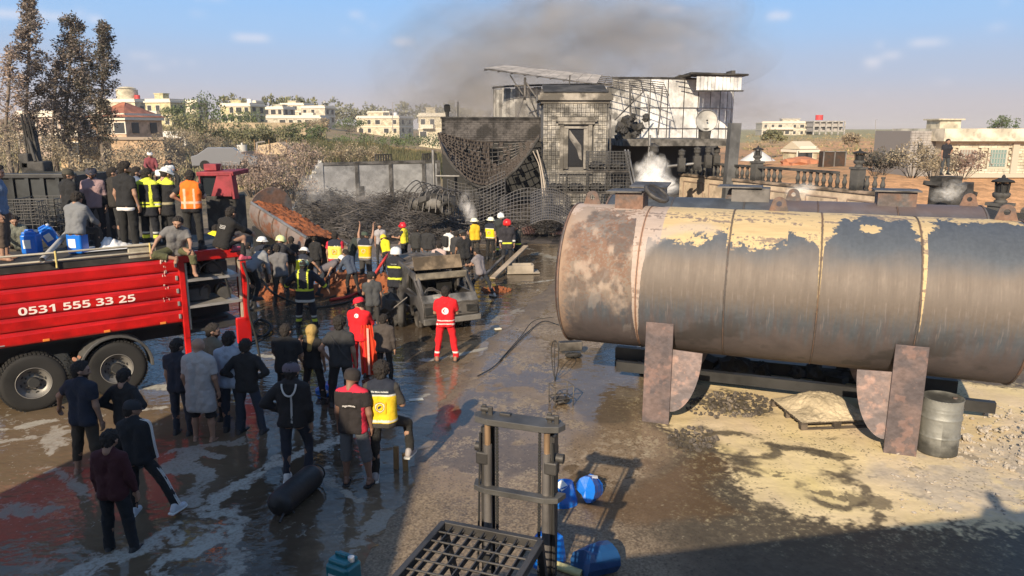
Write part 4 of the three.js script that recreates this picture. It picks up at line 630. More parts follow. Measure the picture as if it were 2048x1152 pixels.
{ // the heap of burnt rods and scrap across the middle
  const rn = rng(99), rods = new MB(), lumps = new MB();
  const spot = () => { for (; ;) { const x = 600 + rn() * 520, d = 38 + rn() * 12; const y = CY - 0; const X = (x - CX) / F * d; const back = x < 860 ? 1 : .7; if (x < 700 && d < 38 + (700 - x) * .07) continue; if (x > 1010 && d < 39.5) continue; return [X, d]; } };
  const hgt = (X, d) => .2 + (.6 + 1.0 * smp(NB, X / 13, d / 11)) * sstep(37.5, 45, d);
  for (let i = 0; i < 5200; i++) { const [X, d] = spot(), y = hgt(X, d) * (.5 + .6 * rn()), a = rn() * 6.3, l = .3 + rn() * 1.1, p = (rn() - .5) * .9; rods.bar([X - Math.cos(a) * l / 2, y - p * l / 2, -d - Math.sin(a) * l / 2], [X + Math.cos(a) * l / 2, y + p * l / 2, -d + Math.sin(a) * l / 2], .014 + rn() * .014, .014, 4); }
  for (let i = 0; i < 900; i++) { const [X, d] = spot(); lumps.add(lump(.1 + .22 * rn() * rn(), i, .45, 0, .6), M4(X, hgt(X, d) * .7 * rn(), -d, rn(), rn() * 6, rn())); }
  const g = new THREE.PlaneGeometry(18, 16, 90, 80); g.rotateX(-Math.PI / 2); g.translate(-4, 0, -44); const p = g.attributes.position; for (let i = 0; i < p.count; i++) { const X = p.getX(i), d = -p.getZ(i), px = X / d * F + CX, e = sstep(0, 1.5, d - (px < 700 ? 38 + (700 - px) * .07 : px > 1010 ? 39.5 : 38)) * sstep(600, 640, px) * sstep(51.5, 49.5, d) * sstep(1130, 1090, px); p.setY(i, -.2 + e * (hgt(X, d) * .75 + .2 + (smp(NC, X / 3, d / 3) - .5) * .35)); } g.computeVertexNormals();
  const t = thing('burnt_debris', 'wide heap of burnt rods, ash and scrap before the grey wall', 'debris'); t.userData.kind = 'stuff';
  mesh('ash_bed', boxUV(g), mat([.085, .078, .073], .95, 0, { map: tSoot, bumpMap: tBump, bumpScale: .05 }), t); mesh('rod_scrap', rods.geo(), mat([.17, .155, .15], .65, .35, { map: tSoot }), t); mesh('char_lump', lumps.geo(), mat([.12, .11, .105], .95, 0, { map: tSoot }), t);
  // wrecked truck cab half buried
  const w = thing('wrecked_truck', 'burnt out truck wreck half buried in the debris heap', 'wreck', atDepth(868, 432, 38), R(-15)); const b = new MB(); b.add(lump(.95, 14, .3, 2, .6), M4(0, .75, 0, 0, 0, 0)); b.part('crushed_cab', M.soot, w); { const q = new MB(); q.add(new THREE.TorusGeometry(.3, .1, 8, 18), M4(1.0, .5, .75, .3, .5, 0)); q.part('wheel', M.soot, w); const dd = new MB(); dd.cyl(.28, .3, .8, -.7, .6, .5, .3, .4, 1.3); dd.cyl(.26, .26, .7, .3, .7, .7, .1, .2, 1.5); dd.part('burnt_drum', M.burntConcrete, w); } const c = new MB(); for (let i = 0; i < 9; i++) c.tube([[-1.6 + i * .35, .3, 1.1], [-1.3 + i * .3, 1.3, .6], [-1 + i * .32, 1.75 - .08 * i, -.4], [-.9 + i * .3, .6, -1.3]], .03, 14, 5); c.part('bent_hoop', M.burntSteel, w);
}
// ---------------------------------------------------------------- vehicles and yard things
function canvasTex(w, h, draw) { const c = document.createElement('canvas'); c.width = w; c.height = h; const x = c.getContext('2d'); draw(x, w, h); const t = new THREE.CanvasTexture(c); t.colorSpace = THREE.SRGBColorSpace; t.magFilter = THREE.LinearFilter; t.needsUpdate = true; return t; }
const DECK = 2.98, TRUCK = { p: V3(-9.64, 0, -14.4), turn: R(38) };
{ // red fire engine, seen from its right rear
  const t = thing('fire_engine', 'red ribbed fire engine with crowd standing on its roof', 'fire engine', TRUCK.p, TRUCK.turn);
  const red = mat([.62, .012, .010], .32, 0, { clearcoat: .6, clearcoatRoughness: .25, map: tGrunge, bumpMap: tBump, bumpScale: .002 }), redIn = mat([.38, .016, .014], .5), steel = mat([.52, .49, .45], .45, .5, { map: tGrunge }), dark = mat([.03, .03, .03], .7), cream = mat([.62, .55, .42], .5, .2, { map: tGrunge });
  const x0 = -5.2, x1 = 2.92, n = 5, y0 = 1.4, y1 = 2.84, h = (y1 - y0) / n; let lettered;
  for (let i = 0; i < n; i++) {   // rolled side boards, each with a swollen face
    const y = y0 + i * h, g = new MB(); g.ext([[-.01, 0], [.022, .0], [.05, .022], [.062, .055], [.062, h - .085], [.026, h - .05], [.02, h - .012], [-.01, h - .012]], x1 - x0, new THREE.Matrix4().makeRotationY(Math.PI / 2).premultiply(M4(x0, y, 0)).multiply(new THREE.Matrix4().makeScale(-1, 1, 1)));
    const gg = g.geo(); const p = gg.attributes.position; // the mirrored extrusion is turned inside out
    for (let f = 0; f < p.count; f += 3) for (const at of ['position', 'normal', 'uv']) { const a = gg.attributes[at], s = a.itemSize; for (let c = 0; c < s; c++) { const q = a.array[(f + 1) * s + c]; a.array[(f + 1) * s + c] = a.array[(f + 2) * s + c]; a.array[(f + 2) * s + c] = q; } } gg.computeVertexNormals();
    const m = mesh('side_board', gg, red, t); if (i === 2) lettered = m;
  }
  { // telephone number on the boards
    const tx = canvasTex(1024, 128, (c, w, hh) => { c.clearRect(0, 0, w, hh); c.font = 'bold 104px sans-serif'; c.fillStyle = '#f2ded2'; c.textAlign = 'center'; c.textBaseline = 'middle'; const s = '0531 555 33 25', tw = c.measureText(s).width; c.save(); c.translate(w / 2, hh / 2 + 4); c.scale(990 / tw, 1); c.fillText(s, 0, 0); c.restore(); });
    tx.premultiplyAlpha = false; const g = new THREE.PlaneGeometry(2.2, .26); g.translate(.95, y0 + 2.0 * h + .12, .067); mesh('phone_number', g, mat([1, 1, 1], .6, 0, { map: tx, transparent: true, alphaTest: .35 }), t);
  }
  const c = new MB(); c.box(8.1, 1.36, 2.36, -1.15, 2.1, -1.26); c.part('body_core', redIn, t);
  const dk = new MB(); dk.box(9.55, .14, 2.5, -.45, DECK - .07, -1.28); dk.part('roof_deck', mat([.07, .065, .06], .8, .1, { map: tSoot }), t);
  const ch = new MB(); ch.box(9.3, .3, .9, -.5, 1.05, -1.25); ch.box(8.1, .08, 2.3, -1.1, 1.36, -1.25); ch.box(1.6, .5, 2.2, -3.8, .95, -1.25); ch.part('chassis', dark, t);
  // rear pump bay: red frame, cream inner edges, steel shelves
  const fr = new MB(); fr.rbox(.13, 1.75, .1, .02, 2.98, 1.9, .03); fr.rbox(1.5, .24, .12, .03, 3.66, 2.85, .03); fr.rbox(.12, 1.6, .1, .02, 4.33, 2.0, .03); fr.rbox(.34, .62, .1, .03, 4.24, 1.0, .03); fr.rbox(.13, .9, .08, .02, 2.98, .85, .02); fr.box(.1, 1.8, .1, 4.33, 2.0, -2.5); fr.box(.06, 1.6, .5, 4.36, 1.9, -.25); fr.part('bay_frame', red, t);
  const ed = new MB(); ed.box(.04, 1.5, .05, 3.08, 1.95, .0); ed.box(.05, 1.5, .05, 4.24, 2.0, .0); ed.part('bay_edge', cream, t);
  for (const [y, z] of [[2.32, .03], [1.72, .0]]) { const b = new MB(); b.box(1.16, .035, 1.1, 3.66, y, -.52); b.box(1.16, .06, .03, 3.66, y - .01, .03); b.part('shelf', steel, t); }
  const bk = new MB(); bk.box(1.3, 1.6, .05, 3.66, 2.0, -1.2); bk.box(1.3, .05, 2.3, 3.66, 1.12, -1.25); bk.part('bay_back', dark, t);
  const eq = new MB(); eq.rbox(.45, .3, .4, .04, 3.4, 1.9, -.5); eq.cyl(.14, .14, .5, 3.95, 1.9, -.4, Math.PI / 2); eq.cyl(.1, .1, .3, 3.3, 2.46, -.4, 0, 0, Math.PI / 2); eq.box(.5, .25, .4, 3.85, 2.48, -.6); for (let i = 0; i < 4; i++) eq.add(new THREE.TorusGeometry(.14, .03, 6, 16), M4(3.35 + i * .2, 2.5 - (i % 2) * .55, -.3 - .06 * i, .2, .5)); eq.part('pump', mat([.10, .095, .09], .6, .3, { map: tGrunge }), t);
  const ho = new MB(); ho.tube([[3.3, 2.2, -.1], [3.45, 2.6, -.05], [3.7, 2.65, 0], [3.9, 2.3, .02], [4.0, 1.8, .0]], .025, 30); ho.tube([[4.3, 2.6, .1], [4.36, 2.2, .2], [4.32, 1.5, .24], [4.45, .8, .2], [4.5, .2, .25]], .03, 30); ho.part('suction_hose', M.black, t);
  for (let i = 0; i < 6; i++) { const rf = new MB(); rf.rbox(.12, .05, .02, .008, -3 + i * 1.1, 1.45, .075); rf.part('reflector', mat([.7, .22, .04], .4), t); } for (let i = 0; i < 5; i++) { const lt = new MB(); lt.rbox(.05, .1, .035, .01, 2.86, y0 + (i + .5) * h, .075); lt.part('latch', steel, t); } { const hn = new MB(); hn.bar([-.9, y0 + .06, .1], [-.4, y0 + .06, .1], .014); hn.part('handle', steel, t); }
  // ladder along the roof edge
  const ld = new MB(); ld.bar([x0, DECK + .05, .02], [2.45, DECK + .05, .0], .022); ld.bar([x0, DECK + .22, .02], [2.45, DECK + .2, .0], .022); ld.part('rail', cream, t); for (const x of [-3, -1.2, .65, 2.4]) { const b = new MB(); b.bar([x, DECK - .1, .02], [x, DECK + .24, .02], .02); b.part('rail_post', mat([.58, .46, .16], .5), t); } const pl = new MB(); pl.rbox(.55, .3, .08, .02, 2.25, DECK + .08, -.06); pl.part('rail_plate', cream, t);
  // wheels
  const wheel = (x, z, k) => {
    const r = .6, w = new THREE.Group(); w.name = 'wheel'; t.add(w); w.position.set(x, r - .02, z); if (k < 0) w.rotation.y = Math.PI;
    const pr = [[.30, -.14], [.36, -.16], [.5, -.165], [.565, -.15], [.592, -.11], [.6, 0], [.592, .11], [.565, .15], [.5, .165], [.36, .16], [.30, .14]].map(q => new THREE.Vector2(...q)); const g = new THREE.LatheGeometry(pr, 56); g.rotateX(Math.PI / 2); mesh('tyre', boxUV(g), M.rubber, w);
    const tr = new MB(); for (let i = 0; i < 52; i++) { const a = i / 52 * 2 * Math.PI; for (const z of [-.075, .075]) tr.add(new THREE.BoxGeometry(.05, .03, .11), M4(Math.cos(a) * .6, Math.sin(a) * .6, z, 0, 0, a + Math.PI / 2)); } mesh('tread', tr.geo(), M.rubber, w);
    const rp = [[.06, .02], [.12, .02], [.19, -.02], [.2, .03], [.25, .06], [.285, .1], [.31, .15], [.325, .155], [.325, .13], [.30, .1]].map(q => new THREE.Vector2(...q)); const rg = new THREE.LatheGeometry(rp, 40); rg.rotateX(Math.PI / 2); const rm = mat([.30, .285, .265], .5, .4, { map: tGrunge }); rm.side = THREE.DoubleSide; mesh('rim', boxUV(rg), rm, w);
    const h = new MB(); h.cyl(.11, .1, .14, 0, 0, .06, Math.PI / 2, 0, 0, 18); for (let i = 0; i < 10; i++) { const a = i / 5 * Math.PI; h.cyl(.018, .018, .05, Math.cos(a) * .15, Math.sin(a) * .15, .02, Math.PI / 2, 0, 0, 6); } for (let i = 0; i < 8; i++) { const a = i / 4 * Math.PI + .2; h.cyl(.035, .035, .01, Math.cos(a) * .235, Math.sin(a) * .235, .048, Math.PI / 2, 0, 0, 10); } mesh('hub', h.geo(), dark, w);
  };
  wheel(0, -.15, 1); wheel(1.52, -.15, 1); wheel(0, -2.35, -1); wheel(1.52, -2.35, -1); wheel(-4.2, -.15, 1);
  for (const x of [1.52]) { const b = new MB(); const A = []; for (let i = 0; i <= 16; i++) { const a = R(-4 + i * 188 / 16); A.push([Math.cos(a) * .72, Math.sin(a) * .72]); } for (let i = 16; i >= 0; i--) { const a = R(-4 + i * 188 / 16); A.push([Math.cos(a) * .68, Math.sin(a) * .68]); } b.ext(A, .46, M4(x, .6, -.4), .006); b.part('mudguard', mat([.10, .098, .095], .55, .1, { map: tGrunge }), t); }
  const mk = new MB(); mk.cyl(.04, .04, .06, .75, .95, .02, Math.PI / 2); mk.cyl(.03, .03, .06, .84, .98, .02, Math.PI / 2); mk.part('marker_lamp', mat([.5, .25, .16], .4), t);
  // drips of foam over the side
  const dr = new MB(), rn = rng(2); for (let i = 0; i < 46; i++) { const k = rn(), yy = 2.86 - k * k * .95; dr.add(lump(.006 + rn() * .016 * (1 - k), i, .4, 1, 3.2), M4(2.62 + (rn() - .5) * .12, yy, .05, 0, 0, 0)); } const dm = dr.part('foam_drip', mat([.60, .42, .38], .9), t); dm.scale.z = 1;
  t.updateMatrixWorld(true);
}
const truckPt = (x, y, z) => V3(x, y, z).applyAxisAngle(V3(0, 1, 0), TRUCK.turn).add(TRUCK.p);
function jerrycan(name, label, cat, s, m, cap = true) {
  const t = thing(name, label, cat), b = new MB(); b.rbox(.36 * s, .46 * s, .30 * s, .05 * s, 0, .24 * s, 0); b.rbox(.30 * s, .08 * s, .24 * s, .03 * s, 0, .49 * s, 0); b.part('container', m, t);
  const h = new MB(); h.bar([-.1 * s, .56 * s, 0], [.06 * s, .56 * s, 0], .022 * s); h.bar([-.1 * s, .5 * s, 0], [-.1 * s, .57 * s, 0], .02 * s); h.bar([.06 * s, .5 * s, 0], [.06 * s, .57 * s, 0], .02 * s); h.part('handle', m, t); if (cap) { const c = new MB(); c.cyl(.04 * s, .04 * s, .06 * s, .13 * s, .54 * s, 0); c.part('cap', mat([.6, .6, .6], .5), t); }
  const l = new MB(); l.box(.17 * s, .2 * s, .004, -.03 * s, .25 * s, .153 * s); l.part('label_sheet', mat([.72, .72, .70], .7), t); return t;
}
const blue = mat([.008, .15, .60], .32, 0, { clearcoat: .3, bumpMap: tBump, bumpScale: .003 });
{
  const put = (x, y, h, ry, s, l) => { const q = jerrycan('jerrycan', l, 'jerrycan', s, blue); q.position.copy(onPlane(x, y, h)); q.rotation.y = ry; return q; };
  put(66, 508, DECK, .1, .92, 'blue jerrycan with white label, leftmost on the fire engine roof'); put(112, 488, DECK, .5, .86, 'blue jerrycan lying on the fire engine roof, middle of three').rotation.z = .5; put(158, 507, DECK, -.1, .95, 'blue jerrycan under the seated man in grey on the fire engine');
  const pile = thing('plastic_sheet', 'crumpled white plastic sheet on the fire engine roof', 'plastic sheet', onPlane(228, 498, DECK)); const g = new THREE.PlaneGeometry(1.3, .8, 40, 26), p = g.attributes.position; for (let i = 0; i < p.count; i++) { const x = p.getX(i), y = p.getY(i); p.setZ(i, .04 + .26 * sstep(.75, .1, Math.hypot(x / .65, y / .42)) * (smp(NB, x / 1.2, y / 1.2) * .9 + smp(NC, x / 1.6, y / 1.6) * .4)); } g.rotateX(-Math.PI / 2); g.computeVertexNormals(); const sm = mat([.72, .72, .72], .6); sm.side = THREE.DoubleSide; mesh('sheet', g, sm, pile); pile.rotation.y = TRUCK.turn;
  const pp = mesh('white_pipe', new THREE.TubeGeometry(new THREE.CatmullRomCurve3([onPlane(84, 520, DECK + .1), onPlane(112, 490, DECK + .25), onPlane(150, 448, DECK + .2)]), 12, .055, 8), mat([.42, .40, .37], .7)); tag(pp, 'pale grey pipe lying across the fire engine roof beside the jerrycans', 'pipe');
}
{ // half-round tipper body full of red earth, tilted towards the yard
  const a = atDepth(540, 425, 31), b = atDepth(652, 496, 27.6), ax = b.clone().sub(a), L = ax.length(), t = thing('dump_trailer', 'rusty half round tipper body tilted and full of red earth', 'tipper body'), r = .92; ax.normalize();
  const up0 = V3(.38, 1, .0), ez = ax.clone().cross(up0).normalize(), up = ez.clone().cross(ax).normalize(); const mm = new THREE.Matrix4().makeBasis(ax, up, ez); mm.setPosition(a); t.applyMatrix4(mm);
  const pos = [], idx = [], uv = [], S = 24; for (let i = 0; i <= 16; i++) for (let k = 0; k <= S; k++) { const ph = -Math.PI * .5 + (k / S - .5) * Math.PI * 1.1, x = L * i / 16, rr = r + (smp(NA, x / 4, k / S) - .5) * .05; pos.push(x, Math.sin(ph) * rr + .1, Math.cos(ph) * rr); uv.push(x, ph * r); }
  for (let i = 0; i < 16; i++) for (let k = 0; k < S; k++) { const p = i * (S + 1) + k; idx.push(p, p + 1, p + S + 1, p + 1, p + S + 2, p + S + 1); } const g = new THREE.BufferGeometry(); g.setAttribute('position', new THREE.Float32BufferAttribute(pos, 3)); g.setAttribute('uv', new THREE.Float32BufferAttribute(uv, 2)); g.setIndex(idx); g.computeVertexNormals();
  const sh = mat([.62, .52, .47], .6, .35, { map: dataTex(512, 512, (x, y, o) => { const n = sstep(.42, .66, smp(NA, x / 512, y / 512)), m = smp(NB, x / 512, y / 512); o[0] = lerp(.45, .42, n) * (.7 + .5 * m); o[1] = lerp(.43, .22, n) * (.7 + .5 * m); o[2] = lerp(.42, .14, n) * (.7 + .5 * m); }, true, 1 / 3), bumpMap: tBump, bumpScale: .01 }); sh.side = THREE.DoubleSide; mesh('trough', g, sh, t);
  const e = new MB(); e.bar([0, .25, r * .97], [L, .25, r * .97], .06); e.bar([0, .25, -r * .97], [L, .25, -r * .97], .06); e.part('top_rail', M.greySteel, t); const w = new MB(); w.add(new THREE.CylinderGeometry(r, r, .05, 30, 1, false, 0, Math.PI), M4(0, .15, 0, 0, 0, Math.PI / 2)); w.part('front_plate', M.rust, t); for (const x of [.9, 2.1, 3.3]) { const q = new THREE.TorusGeometry(r + .02, .035, 5, 30, Math.PI * 1.08); q.rotateY(Math.PI / 2); q.rotateX(Math.PI * .96); q.translate(x, .1, 0); mesh('rib', boxUV(q), M.rust, t); }
  const soil = mat([.30, .095, .035], .98, 0, { map: tGrunge, bumpMap: tBump, bumpScale: .05 });
  const f = new THREE.PlaneGeometry(L - .1, r * 1.86, 70, 34), p = f.attributes.position; for (let i = 0; i < p.count; i++) { const x = p.getX(i), y = p.getY(i); p.setZ(i, .18 * Math.cos(y / r * 1.5) + (smp(NB, x / 2.2, y / 2.2) - .5) * .25 + (smp(NC, x / 2, y / 2) - .5) * .14); } f.rotateX(-Math.PI / 2); f.translate(L / 2, .22, 0); f.computeVertexNormals(); const so = mesh('red_earth', boxUV(f), soil); so.applyMatrix4(mm); tag(so, 'red earth load lying in the tilted tipper body', 'earth load', null);
  const base = new MB(); const A = a.clone(); base.box(1.6, a.y - .6, 1.4, a.x + .2, (a.y - .6) / 2, a.z - .2, 0, .7); base.bar([a.x - .6, .2, a.z], [a.x + .2, a.y - .2, a.z], .14); base.beam([b.x - .5, .8, b.z - .5], [a.x - .6, .9, a.z - .6], .5, .25); const cs = thing('tipper_chassis', 'black tipper chassis beneath the tilted load of red earth', 'chassis'); base.part('frame', M.black, cs); for (const [x, z] of [[b.x - 1.0, b.z - .2], [a.x - .3, a.z + .7]]) { const w2 = new MB(); w2.add(new THREE.TorusGeometry(.36, .15, 10, 22), M4(x, .5, z, 0, .9)); w2.part('wheel', M.rubber, cs); }
  // spilt earth on the ground
  const heap = (x, y, rx, rz, h, seed, lab) => { const c = onPlane(x, y), g = new THREE.PlaneGeometry(2, 2, 44, 44), q = g.attributes.position; for (let i = 0; i < q.count; i++) { const u = q.getX(i), v = q.getY(i), d = Math.hypot(u, v) + (smp(NB, u / 5 + seed, v / 5) - .5) * .5; q.setZ(i, h * sstep(1, .1, d) * (.7 + .6 * smp(NB, u / 2.5 + seed, v / 2.5)) + (smp(NC, u / 3 + seed, v / 3) - .5) * .12 * sstep(1.05, .8, d) - .03); } g.rotateX(-Math.PI / 2); g.scale(rx, 1, rz); g.computeVertexNormals(); const m = mesh('earth_heap', boxUV(g), soil); m.position.copy(c); tag(m, lab, 'earth heap', null);
    const rn = rng(seed * 9 + 1), b = new MB(); for (let i = 0; i < 60; i++) { const a = rn() * 6.3, k = Math.sqrt(rn()) * 1.02; b.add(lump(.04 + .09 * rn() * rn(), i, .4, 1, .8), M4(Math.cos(a) * k * rx, h * sstep(1, .1, k) * .8 + .02, Math.sin(a) * k * rz, rn(), rn() * 6)); } stuffPart('clod', b.geo(), soil, m); };
  heap(700, 575, 1.9, 1.9, .55, 1, 'broad heap of spilt red earth below the tipper body'); heap(770, 580, .8, .9, .55, 2, 'pile of red earth left of the burnt van'); heap(992, 582, .46, .4, .14, 3, 'small pile of red earth right of the burnt van'); heap(545, 590, .9, .9, .35, 4, 'red earth behind the rear of the fire engine');
}
function crumple(t, amp, f) { t.traverse(o => { if (!o.isMesh) return; const p = o.geometry.attributes.position; for (let i = 0; i < p.count; i++) { const x = p.getX(i), y = p.getY(i), z = p.getZ(i); p.setXYZ(i, x + (smp(NA, z / 4 * f, y / 3 * f) - .5) * amp * 2, y + (smp(NA, x / 3 * f + .3, z / 3 * f) - .5) * amp * 2, z + (smp(NB, x / 5 * f, y / 5 * f + .6) - .5) * amp * 2); } o.geometry.computeVertexNormals(); }); }
{ // burnt out van, front towards the camera
  const base = onPlane(880, 662), t = thing('burnt_van', 'burnt out grey van with its windows gone, bonnet facing us', 'van', V3(base.x + .32, 0, base.z), R(22)), sk = mat([.17, .16, .155], .55, .4, { map: tSoot, bumpMap: tBump, bumpScale: .012 }), W = 1.66;
  t.scale.set(.98, .86, 1);
  // local: z = 0 at the bumper, the van goes back to -4.2
  const side = (x) => { const s = new THREE.Shape(); s.moveTo(0, .35); s.lineTo(0, .8); s.lineTo(-.08, 1.06); s.lineTo(-.2, 1.16); s.lineTo(-.66, 1.62); s.lineTo(-.85, 1.84); s.lineTo(-4.15, 1.92); s.lineTo(-4.25, .4); s.lineTo(-3.75, .32); s.absarc(-3.3, .36, .4, 0, Math.PI, false); s.lineTo(-1.2, .3); s.absarc(-.78, .36, .4, Math.PI, 0, true); s.lineTo(0, .35);
    const hole = (...q) => { const h = new THREE.Path(); h.moveTo(...q[0]); q.slice(1).forEach(a => h.lineTo(...a)); h.closePath(); s.holes.push(h); }; hole([-.5, 1.14], [-.95, 1.62], [-1.75, 1.7], [-1.75, 1.1]); hole([-2.25, 1.1], [-2.25, 1.74], [-3.1, 1.75], [-3.1, 1.1]); hole([-3.25, 1.1], [-3.25, 1.75], [-4.02, 1.72], [-4.05, 1.12]); hole([-1.3, .55], [-1.3, .9], [-1.95, .92], [-1.95, .5]);
    const g = new THREE.ExtrudeGeometry(s, { depth: .05, bevelEnabled: true, bevelSize: .012, bevelThickness: .012, bevelSegments: 1 }); g.rotateY(-Math.PI / 2); g.translate(x, 0, 0); return boxUV(g); };
  mesh('side_panel', side(-W / 2 + .05), sk, t); mesh('side_panel', side(W / 2), sk, t);
  const hd = new MB(); hd.add((() => { const g = new THREE.BoxGeometry(W - .04, .03, .3, 10, 1, 4), p = g.attributes.position; for (let i = 0; i < p.count; i++) { const x = p.getX(i), z = p.getZ(i); p.setY(i, p.getY(i) + .05 * Math.cos(x * 1.6) + (smp(NB, x, z) - .5) * .06); } g.computeVertexNormals(); return g; })(), M4(0, 1.08, -.1, .95)); hd.part('bonnet', mat([.27, .26, .245], .5, .45, { map: tSoot, bumpMap: tBump, bumpScale: .01 }), t);
  const fr = new MB(); fr.box(W - .06, .5, .05, 0, .74, -.02); fr.box(W - .06, .05, .08, 0, .99, -.02); fr.box(W - .1, .04, .07, 0, .6, .02); fr.box(W - .2, .08, .08, 0, 1.16, -.22); fr.part('front_panel', sk, t); const bu = new MB(); bu.rbox(W + .04, .2, .16, .03, 0, .42, .06, 0, 0, .03); bu.part('bumper', mat([.23, .22, .21], .6, .3, { map: tSoot }), t);
  for (const x of [-.62, .62]) { const l = new MB(); l.rbox(.34, .24, .08, .02, x, .74, .02); l.part('headlamp_hole', M.black, t); } const pl = new MB(); pl.box(.5, .13, .02, 0, .6, .03); pl.part('grille', M.black, t);
  for (const x of [-1, 1]) { const p = new MB(); p.bar([x * (W / 2 - .06), 1.14, -.2], [x * (W / 2 - .1), 1.8, -.8], .06, .05); p.part('windscreen_pillar', sk, t); }
  const rf = new MB(); rf.add((() => { const g = new THREE.BoxGeometry(W - .02, .035, 2.6, 12, 1, 20), p = g.attributes.position; for (let i = 0; i < p.count; i++) { const x = p.getX(i), z = p.getZ(i); p.setY(i, p.getY(i) + .06 * Math.cos(x * 1.7) - .22 * sstep(.3, .9, smp(NA, x / 4, z / 4)) * sstep(1.3, .6, Math.abs(z))); } g.computeVertexNormals(); return g; })(), M4(0, 1.88, -2.5)); rf.part('roof', mat([.27, .22, .17], .7, .3, { map: tSoot, bumpMap: tBump, bumpScale: .012 }), t);
  const vz = new MB(); vz.rbox(W - .1, .24, .12, .03, 0, 1.72, -.72, -.5); vz.part('windscreen_header', mat([.30, .26, .20], .7, .2, { map: tSoot }), t); const fl = new MB(); fl.rbox(W - .16, .46, .05, .02, -.02, 2.08, -1.15, -.2, .03, .02); fl.part('peeled_roof_sheet', mat([.34, .26, .18], .75, .2, { map: tSoot, bumpMap: tBump, bumpScale: .012 }), t);
  const ins = new MB(); for (const x of [-.4, .4]) for (const z of [-1.7, -2.7]) { ins.rbox(.5, .6, .1, .03, x, 1.1, z - .2, -.2); ins.rbox(.5, .12, .5, .03, x, .75, z); } ins.part('seat_frame', mat([.006, .006, .006], 1), t); const flr = new MB(); flr.box(W - .1, .06, 4.1, 0, .38, -2.1); flr.box(W - .1, 1.4, .05, 0, 1.1, -4.2); flr.part('floor_pan', M.black, t);
  const sw = new MB(); sw.add(new THREE.TorusGeometry(.19, .018, 6, 20), M4(-.4, 1.16, -.6, -.5)); for (let i = 0; i < 7; i++) sw.tube([[-.75, 1.15 + i * .02, -.3 - i * .04], [-.55 + i * .05, 1.38 - i * .02, -.45], [-.15 + i * .05, 1.12, -.5]], .012, 10, 4); sw.part('steering_wheel', M.burntSteel, t);
  for (const [x, z] of [[-W / 2 + .1, -.78], [W / 2 - .1, -.78], [-W / 2 + .1, -3.3], [W / 2 - .1, -3.3]]) { const w = new MB(); w.add(new THREE.TorusGeometry(.22, .09, 8, 22), M4(x, .26, z, 0, Math.PI / 2)); w.cyl(.2, .2, .12, x, .26, z, 0, 0, Math.PI / 2, 18); w.part('wheel_rim', M.burntSteel, t); }
  crumple(t, .05, 1.3);
  // second wreck beside it
  const c = onPlane(775, 648), k = thing('engine_wreck', 'heap of burnt engine and body scrap left of the van', 'wreck', c, .4), b = new MB(), rn = rng(41); b.add(lump(.5, 4, .35, 2, .9), M4(0, .4, 0)); b.part('burnt_block', M.soot, k); const q = new MB(); for (let i = 0; i < 16; i++) q.bar([(rn() - .5) * 1.1, .1 + rn() * .3, (rn() - .5)], [(rn() - .5) * 1.2, .5 + rn() * .6, (rn() - .5)], .025, .02, 5); q.part('bent_bar', M.burntSteel, k); const wt = new MB(); wt.add(new THREE.TorusGeometry(.27, .1, 8, 20), M4(.35, .3, .35, 0, 1.2)); wt.part('wheel', M.soot, k);
}
{ // planks and a low box in the water beyond
  const t = thing('timber_plank', 'long weathered plank propped up out of the water near the firefighters', 'plank'); const b = new MB(); b.beam(onPlane(985, 556, .1), onPlane(1052, 492, .75), .22, .06); b.part('board', mat([.42, .33, .24], .85, 0, { map: tGrunge }), t); const u = thing('timber_plank', 'thinner dark plank crossing the long propped one', 'plank'); const c = new MB(); c.beam(onPlane(960, 560, .15), onPlane(1020, 500, .6), .1, .05); c.part('board', M.burntSteel, u);
  const x = thing('wooden_box', 'low wooden trough with a flat edge standing in the water', 'box', onPlane(1040, 546), .1), d = new MB(); d.box(1.0, .3, .06, 0, .2, .28); d.box(1.0, .3, .06, 0, .2, -.28); d.box(.06, .3, .5, -.5, .2, 0); d.box(.06, .3, .5, .5, .2, 0); d.box(1.3, .04, .7, .1, .05, 0); d.part('side_board', mat([.40, .34, .27], .85, 0, { map: tGrunge }), x);
}
